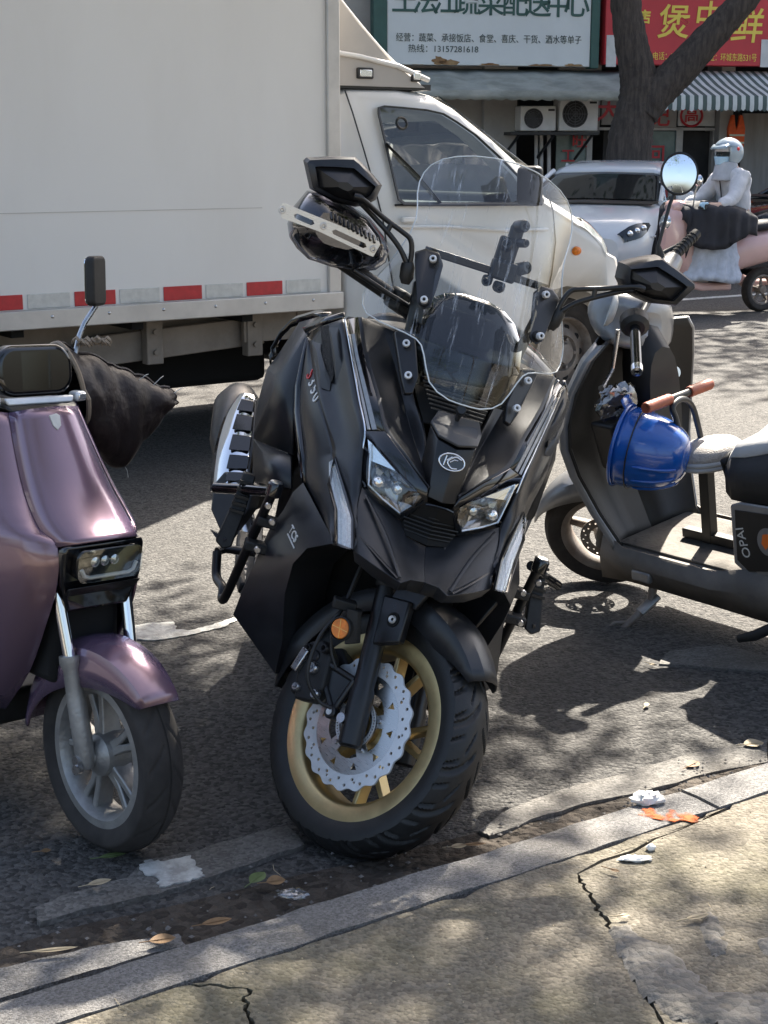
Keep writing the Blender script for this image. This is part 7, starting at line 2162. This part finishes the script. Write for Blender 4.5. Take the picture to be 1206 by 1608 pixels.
# handlebar cover (silver shell) and switch pods
cc_ = lerp(gl1, gr1, .42)
cvp = [(934, 488, -.22), (950, 462, -.25), (990, 458, -.28), (1030, 462, -.28), (1062, 470, -.26), (1062, 520, -.27), (1052, 562, -.30), (1000, 552, -.32), (958, 548, -.28), (938, 515, -.24)]
P = [gy(*p) for p in cvp]; cc2 = sum(P, Vector()) / len(P)
m = MB(); m.grid([[p + Vector((0, .09, .02)) for p in [lerp(q, cc2, .35) for q in P]], [lerp(q, cc2, .03) + Vector((0, .05, .01)) for q in P], P, [lerp(q, cc2, .25) + Vector((0, -.03, -.004)) for q in P], [lerp(q, cc2, .6) + Vector((0, -.04, -.004)) for q in P]], wrap=True)
m.fan([lerp(q, cc2, .6) + Vector((0, -.04, -.004)) for q in P]); hc_ = m.build('handlebar_cover', 'grey_paint', GS_, smooth=80, sub=1)
m = MB(); m.tube([gl1 - dv * .035, gl1 - dv * .03, gl1 - dv * .0, gl1 + dv * .012], [.028, .046, .044, .030], 16); m.build('switch_pod', 'panel_dark', hbg, smooth=40)
m = MB(); pp = gy(1060, 420, -.19); m.tube([lerp(gr1, cc2, .45), gr1 + Vector((0, 0, -.01))], [.05, .030], 14); m.build('switch_pod', 'grey_paint', hbg, smooth=40)
m = MB(); m.tube([gl1 + Vector((-.02, .05, -.01)), gy(962, 580, -.30), gy(948, 606, -.36), gy(944, 610, -.37)], [.008, .007, .006, .010], 8); m.build('brake_lever', 'steel', hbg, smooth=50)
m = MB(); m.tube([gy(1035, 402, -.18), gy(1060, 388, -.20), gy(1072, 380, -.21)], [.012, .008, .006], 8); m.build('brake_lever', 'trim_black', hbg, smooth=50)
# mirrors: the far one stands up, the near one is seen edge on
ms, mc = gy(1037, 400, -.20), gy(1067, 273, -.22)
m = MB(); m.tube([ms + Vector((0, 0, -.02)), ms, gy(1034, 385, -.20), gy(1052, 320, -.21), mc + Vector((0, .012, -.04))], [.016, .014, .006, .006, .006], 10); mr_ = m.build('rear_mirror', 'trim_black', GS_, smooth=50)
nm = (GF.I.to_3x3() @ Vector((-.32, -1, .12))).normalized()
MM = facing(mc, nm)
m = MB(); m.lathe([(0, -.022), (.04, -.018), (.066, -.004), (.068, .004), (.064, .006), (.061, .004)], 40, MM @ Matrix.Diagonal((.88, 1.0, 1, 1))); m.build('mirror_shell', 'trim_black', mr_, smooth=50)
m = MB(); rows = [[MM @ Vector((r_ * .88 * math.cos(a), r_ * math.sin(a), .006 - 1.1 * r_ * r_)) for a in [2 * PI * k / 40 for k in range(40)]] for r_ in (.0005, .02, .04, .062)]; m.grid(rows, wrap=True); m.fan(rows[0]); m.build('mirror_glass', 'mirror', mr_, smooth=180)
m = MB(); m.tube([gy(992, 508, -.24), gy(990, 490, -.24), gy(980, 482, -.24), gy(968, 484, -.24)], [.013, .007, .006, .006], 8); mr2 = m.build('rear_mirror', 'trim_black', GS_, smooth=50)
MM2 = facing(gy(957, 487, -.24), (GF.I.to_3x3() @ Vector((-.95, .02, .30))).normalized())
m = MB(); m.lathe([(0, -.02), (.04, -.016), (.056, -.004), (.058, .006), (0, .006)], 32, MM2); m.build('mirror_shell', 'tape_white', mr2, smooth=50)

# --- seat cover cloth
sc_ = thing('seat_cover', 'grey and black padded cloth cover over the grey scooter seat', 'seat cover', GF.M)
rows = []
for i in range(17):
    t = i / 16; y = -.715 - .75 * t
    w_ = .165 - .03 * t ** 2; top = .70 + .045 * math.sin(min(1, t * 2.4) * PI / 2) - .012 * math.sin(t * 9)
    if i == 0: top -= .045; w_ *= .82
    rows.append([(x_ * w_, y + .012 * math.sin(x_ * 5), z + .006 * math.sin(t * 17 + x_ * 3)) for x_, z in ((1.08, .535), (1.08, .60), (1.02, top - .045), (.85, top - .012), (.4, top), (0, top + .004), (-.4, top), (-.85, top - .012), (-1.02, top - .045), (-1.08, .60), (-1.08, .535))])
m = MB(); m.grid([r[2:9] for r in rows]); m.fan(rows[0][2:9]); m.build('cover_top', 'cover_grey', sc_, solid=.012, smooth=60)
for sl in (slice(0, 3), slice(8, 11)):
    m = MB(); m.grid([[Vector(p) + Vector((0, 0, -.004)) for p in r[sl]] for r in rows]); m.build('cover_skirt', 'cover_black', sc_, solid=.008, smooth=60)
m = MB(); m.grid([[Vector(p) for p in rows[0][2:9]], [Vector((p[0], p[1] + .012, .62)) for p in rows[0][2:9]], [Vector((p[0] * .95, p[1] - .005, .545)) for p in rows[0][2:9]]]); m.build('cover_front', 'cover_black', sc_, solid=.008, smooth=60)
# --- child seat clamped on the floor
cs_ = thing('child_seat', 'small child seat with orange hand grips standing on the grey scooter floor', 'child seat', GF.M)
cx = .05
pz = gx(1110, 702, cx); 
bL, bR = gy(1014, 641, -.50), gy(1115, 603, -.44)
m = MB(); m.tube([bL, bR], .011, 12); hbr = m.build('hand_bar', 'trim_black', cs_, smooth=50)
for p_, q_ in ((0.0, .36), (.66, 1.0)):
    m = MB(); a0, a1 = lerp(bL, bR, p_), lerp(bL, bR, q_)
    m.tube([lerp(a0, a1, k / 12) for k in range(13)], [.016 + (.0022 if k % 2 else 0) for k in range(13)], 14); m.build('hand_grip', 'grip_orange', cs_, smooth=50)
lp_ = [gy(1088, 720, -.52), gy(1072, 700, -.51), gy(1062, 660, -.50), gy(1056, 640, -.495), gy(1066, 628, -.485), gy(1078, 628, -.475), gy(1088, 640, -.47), gy(1096, 668, -.47), gy(1101, 690, -.475)]
m = MB(); m.tube(cr(lp_, 5), .0095, 10); m.build('loop_frame', 'trim_black', cs_, smooth=50)
pc = gy(1117, 706, -.535)
PM_ = Matrix.Translation(pc)
m = MB(); rows = []
for r_, z in ((.004, .030), (.35, .030), (.8, .022), (.96, .008), (1.0, -.006), (.97, -.014)): rows.append([PM_ @ Vector((.115 * r_ * math.cos(a), .085 * r_ * math.sin(a), z)) for a in [2 * PI * k / 32 for k in range(32)]])
m.grid(rows, wrap=True); m.fan(rows[0]); m.build('seat_pad', 'pad_grey', cs_, smooth=60)
for dz in (-.020, -.034):
    m = MB(); m.tube([PM_ @ Vector((.112 * math.cos(a), .082 * math.sin(a), dz)) for a in [2 * PI * k / 36 for k in range(36)]], .0085, 8, closed=True); m.build('pad_rim', 'cover_grey', cs_, smooth=60)
m = MB(); m.prism(circ(0, 0, 1, 24), -.045, -.02, PM_ @ Matrix.Diagonal((.105, .076, 1, 1))); m.build('pad_base', 'cover_grey', cs_)
fz = FZ + .010
m = MB(); m.box(((pc.x - .012), pc.y + .015, (pc.z - .045 + fz) / 2), (.036, .036, pc.z - .045 - fz)); m.build('post', 'trim_black', cs_, bevel=.003)
m = MB(); m.box((pc.x - .012, pc.y - .02, fz + .016), (.034, .27, .030)); m.build('base_beam', 'trim_black', cs_, bevel=.003)
m = MB(); m.box((pc.x - .012, pc.y + .010, pc.z - .052), (.09, .06, .008)); m.build('post_plate', 'trim_black', cs_)
# --- blue helmet hanging from the front hook
hm_ = thing('blue_helmet', 'glossy blue hard shell helmet hanging behind the grey scooter leg shield', 'helmet', GF.M)
hc0 = gy(1016, 708, -.43)
axd = (GF.I.to_3x3() @ Vector((.90, -.40, -.17))).normalized()        # crown direction
HMx = facing(hc0, axd, (GF.I.to_3x3() @ Vector((.1, .1, 1))))
m = MB(); rows = []
for j in range(17):
    ph = (PI / 2) * (1 - j / 16)
    rr_ = .130 * math.cos(ph) ** .62
    r_ = []
    for k in range(56):
        a = 2 * PI * k / 56
        rid = .0035 * max(0, math.cos(ph)) * (1 if abs(math.sin(a * 1.0)) > .25 and abs(math.cos(a)) < .93 and (k // 3) % 3 == 0 else 0) * (1 if .25 < ph < 1.2 else 0)
        r_.append(HMx @ Vector(((rr_ + rid) * math.cos(a) * 1.0, (rr_ + rid) * math.sin(a) * .95, -.075 + .205 * math.sin(ph))))
    rows.append(r_)
m.grid(rows, wrap=True); m.build('shell', 'blue_helmet', hm_, solid=.004, smooth=60)
m = MB(); m.tube([HMx @ Vector((.132 * math.cos(a), .126 * math.sin(a), -.078)) for a in [2 * PI * k / 56 for k in range(56)]], .006, 8, closed=True); m.build('rim_bead', 'blue_helmet', hm_, smooth=60)
for a in (-2.75, -2.3, -1.85, -1.3, -.8, -.35):
    m = MB(); m.tube([HMx @ Vector((.131 * math.cos(ph) ** .62 * math.cos(a), .131 * math.cos(ph) ** .62 * math.sin(a) * .95, -.074 + .206 * math.sin(ph))) for ph in [.32 + .09 * k for k in range(10)]], [.002] + [.005] * 8 + [.002], 8); m.build('shell_rib', 'blue_helmet', hm_, smooth=60)
m = MB(); m.tube([HMx @ Vector((.1325 * math.cos(a), .126 * math.sin(a), -.030)) for a in [2 * PI * k / 56 for k in range(56)]], .0022, 6, closed=True); m.build('shell_groove', 'trim_black', hm_, smooth=60)
m = MB(); m.grid([[HMx @ Vector((r_ * math.cos(a), r_ * .95 * math.sin(a), z)) for a in [1.0 + .09 * k for k in range(13)]] for r_, z in ((.130, -.076), (.150, -.088), (.164, -.094))]); m.build('peak', 'blue_helmet', hm_, solid=.004, smooth=60)
m = MB(); m.tube(cr([HMx @ Vector((.10, .05, -.06)), HMx @ Vector((.03, .10, -.13)), gy(1010, 640, -.30), HMx @ Vector((-.06, .10, -.06))], 6), .005, 6); m.build('chin_strap', 'trim_black', hm_, smooth=60)
# --- plastic bag stuffed in the pocket
bg = thing('plastic_bag', 'crumpled clear plastic bag stuffed into the grey scooter pocket', 'bag', GF.M)
rnd = random.Random(5); c0 = gy(968, 632, -.335)
m = MB(); rows = []
for j in range(9):
    ph = -.9 + 2.3 * j / 8
    r_ = []
    for k in range(22):
        a = 2 * PI * k / 22
        q = 1 + .35 * noise.noise(Vector((math.cos(a) * 2.2, math.sin(a) * 2.2, ph * 2.0)) * 1.5)
        r_.append((c0.x + .085 * q * math.cos(ph) * math.cos(a), c0.y + .03 * q * math.cos(ph) * math.sin(a), c0.z + .055 * q * math.sin(ph)))
    rows.append(r_)
m.grid(rows, wrap=True); m.build('film', 'bag_film', bg, smooth=25)
m = MB(); rows = [[Vector((c0.x + .06 * math.cos(a) * f + .01, c0.y + .02 * math.sin(a) * f - .01, c0.z - .03 + .02 * noise.noise(Vector((math.cos(a) * 3, f * 4, 1))))) for a in [2 * PI * k / 20 for k in range(20)]] for f in (.1, .5, .8, 1)]; m.grid(rows, wrap=True); m.build('inner_fold', 'bag_film', bg, smooth=25)
# ================================================================ litter on the ground
pm('leaf_dry', (.22, .13, .06), .7, var=.3, vscale=30)
pm('leaf_green', (.10, .14, .045), .6, var=.25, vscale=30)
pm('leaf_pale', (.38, .31, .20), .7, var=.2, vscale=30)
pm('tissue', (.70, .69, .65), .9, bump=.3, bscale=60)
pm('orange_dust', (.40, .085, .018), .95, col2=(.18, .11, .06), vscale=40, thr=(.42, .62))
pm('stone', (.16, .15, .14), .9, var=.3, vscale=30)
def leaf(u, v, L, wd, ang, mat, label, z=.006, curl=.3):
    p = ground(u, v, z)
    o = thing('fallen_leaf', label, 'leaf', Matrix.Translation(p) @ Matrix.Rotation(ang, 4, 'Z') @ Matrix.Rotation(curl * .4, 4, 'X'), 'fallen leaves in the gutter')
    m = MB(); rows = []
    for i in range(9):
        t = i / 8; w_ = wd * math.sin(t * PI) ** .8 + .0006
        rows.append([((t - .5) * L, s * w_ / 2, .003 + curl * .25 * L * (t - .5) ** 2 * 4 * .3 + abs(s) * w_ * .35 * curl) for s in (-1, -.5, 0, .5, 1)])
    m.grid(rows); b_ = m.build('blade', mat, o, smooth=60)
    m = MB(); m.tube([(-.5 * L - .018, .002, .003), (-.5 * L, 0, .004), (.4 * L, 0, .005)], [.0009, .0012, .0005], 5); m.build('midrib', mat, o)
for a in ((404, 1381, .055, .030, 1.1, 'leaf_green', 'green leaf lying in the dirt in front of the gold wheel', .03),
          (433, 1386, .040, .034, .3, 'leaf_dry', 'reddish round leaf lying beside the green leaf in the gutter dirt', .03),
          (176, 1346, .058, .018, .35, 'leaf_green', 'narrow green leaf on the asphalt below the purple scooter wheel', .006),
          (340, 1450, .06, .022, .4, 'leaf_dry', 'dull brown leaf lying against the kerb stone', .045),
          (156, 1388, .05, .02, .5, 'leaf_pale', 'pale brown leaf on the cement strip beside the white paint', .03),
          (85, 1494, .085, .012, .2, 'leaf_pale', 'dry folded leaf lying in the dirt above the loose granite slab', .04),
          (720, 1331, .035, .018, .2, 'leaf_pale', 'yellow leaf scrap lying against the kerb beside the front tyre', .03),
          (745, 1328, .05, .012, .15, 'leaf_dry', 'curled brown leaf scrap along the kerb beside the front tyre', .03),
          (1183, 1170, .055, .040, .2, 'leaf_pale', 'pale curled leaf on the asphalt beyond the kerb end', .012),
          (1088, 1202, .045, .030, .8, 'leaf_dry', 'small brown curled leaf between the sun flecks and the kerb', .012),
          (1025, 1045, .03, .012, -.8, 'leaf_pale', 'pale leaf stub lying by the cement patch', .008),
          (1015, 1108, .03, .014, 1.2, 'leaf_pale', 'tiny pale leaf in the shade between the scooters', .006),
          (72, 1338, .022, .016, .3, 'leaf_dry', 'pinkish leaf scrap on the asphalt under the purple scooter', .006),
          (1095, 1442, .05, .014, .4, 'leaf_pale', 'dry leaf lying on the mossy pavement slab', .106),
          (980, 1440, .02, .010, .2, 'leaf_pale', 'tiny straw coloured leaf beside the crack in the pavement', .106),
          (965, 1369, .022, .010, -.6, 'leaf_dry', 'small brown leaf end by the white plastic scraps', .106),
          (255, 1478, .05, .03, .3, 'leaf_dry', 'flat tan leaf lying on the kerb edge near the granite slab', .04)):
    leaf(*a)
def crumple(name, label, cat, u, v, z, size, flat, mat, seed, n=16):
    p = ground(u, v, z)
    o = None
    m = MB(); rows = []
    for j in range(8):
        ph = -PI / 2 + PI * (j + .5) / 8
        rows.append([(size[0] * math.cos(ph) * math.cos(a) * q, size[1] * math.cos(ph) * math.sin(a) * q, max(-.002, size[2] * (math.sin(ph) * q + .8))) for a, q in [(2 * PI * k / n, 1 + .55 * noise.noise(Vector((math.cos(2 * PI * k / n) * 1.8, math.sin(2 * PI * k / n) * 1.8, ph * 1.7 + seed)) * 1.6)) for k in range(n)]])
    m.grid(rows, wrap=True); m.fan(rows[0]); m.fan(rows[-1])
    o = m.build(name, mat, smooth=30); o.location = p
    return tag(o, label, cat)
crumple('crumpled_tissue', 'crumpled white tissue lying on the kerb by the orange stain', 'tissue', 1016, 1262, KZ, (.035, .022, .014), 0, 'tissue', 3)
crumple('plastic_wrapper', 'clear crumpled plastic wrapper in the dirt against the kerb', 'wrapper', 462, 1410, .03, (.030, .018, .010), 0, 'bag_film', 9)
crumple('plastic_scrap', 'torn white plastic scraps on the mossy pavement slab', 'scrap', 998, 1352, KZ, (.035, .010, .006), 0, 'tissue', 12)
crumple('plastic_scrap', 'small white plastic scrap beside the torn scraps on the pavement', 'scrap', 1022, 1335, KZ, (.010, .008, .007), 0, 'tissue', 14)
# orange powder on the kerb and a hollow in the stone
m_ = bpy.data.materials.new('orange_dust_film'); m_.use_nodes = True; t_ = m_.node_tree
n_ = t_.nodes.new('ShaderNodeTexNoise'); n_.inputs['Scale'].default_value = 45; n_.inputs['Detail'].default_value = 8
r_ = t_.nodes.new('ShaderNodeValToRGB'); r_.color_ramp.elements[0].position = .42; r_.color_ramp.elements[1].position = .66
tc_ = t_.nodes.new('ShaderNodeTexCoord'); t_.links.new(tc_.outputs['Object'], n_.inputs['Vector']); t_.links.new(n_.outputs[0], r_.inputs[0])
p_ = t_.nodes['Principled BSDF']; p_.inputs['Base Color'].default_value = (.42, .10, .025, 1); p_.inputs['Roughness'].default_value = .95
t_.links.new(r_.outputs[0], p_.inputs['Alpha'])
MATS['orange_dust'] = m_
o = fl('orange_stain', [(995, 1272), (1020, 1268), (1060, 1272), (1100, 1280), (1095, 1290), (1050, 1288), (1010, 1282)], KZ + .004, .002, 'orange_dust', 21, .006, 5, sw)
random.seed(2)
def pebbles(name, n, fn, rmin, rmax, mat, parent):
    m = MB(); rnd = random.Random(len(name) + n)
    for _ in range(n):
        p = fn(rnd); r_ = rnd.uniform(rmin, rmax)
        vs_ = [p + Vector((x_ * r_ * rnd.uniform(.7, 1.3), y_ * r_ * rnd.uniform(.7, 1.3), z_ * r_ * rnd.uniform(.5, .9))) for x_, y_, z_ in ((1, 0, 0), (-1, 0, 0), (0, 1, 0), (0, -1, 0), (0, 0, 1), (0, 0, -1))]
        m.add(vs_, [(0, 2, 4), (2, 1, 4), (1, 3, 4), (3, 0, 4), (2, 0, 5), (1, 2, 5), (3, 1, 5), (0, 3, 5)])
    return m.build(name, mat, parent, kind='stuff')
g1 = pebbles('gravel', 900, lambda r: road_pt(r.uniform(-2.5, 3.5), abs(r.gauss(.12, .12)) + .01, .016), .0015, .006, 'stone', None)
tag(g1, 'loose grit and small stones scattered along the gutter', 'grit')
g2 = pebbles('grit', 500, lambda r: road_pt(r.uniform(-2.5, 3.5), -KW - .02 - abs(r.gauss(0, .5)), KZ + .001), .001, .0035, 'leaf_pale', None)
tag(g2, 'tiny pale grit and petals scattered over the pavement slabs', 'grit')
m = MB(); rnd = random.Random(4)
for _ in range(40):
    p = road_pt(rnd.uniform(-2.2, 3), rnd.uniform(-1.0, .35), 0); p.z = (KZ + .003) if (p - K0).dot(RN) < 0 else .02
    a = rnd.uniform(0, PI); L = rnd.uniform(.015, .06); d = Vector((math.cos(a), math.sin(a), 0))
    m.tube([p, p + d * L * .5 + Vector((-d.y, d.x, .2)) * L * .12, p + d * L], .0008, 4)
tag(m.build('dry_twig', 'leaf_pale', kind='stuff'), 'thin dry twigs and stalks scattered along kerb and gutter', 'twigs')
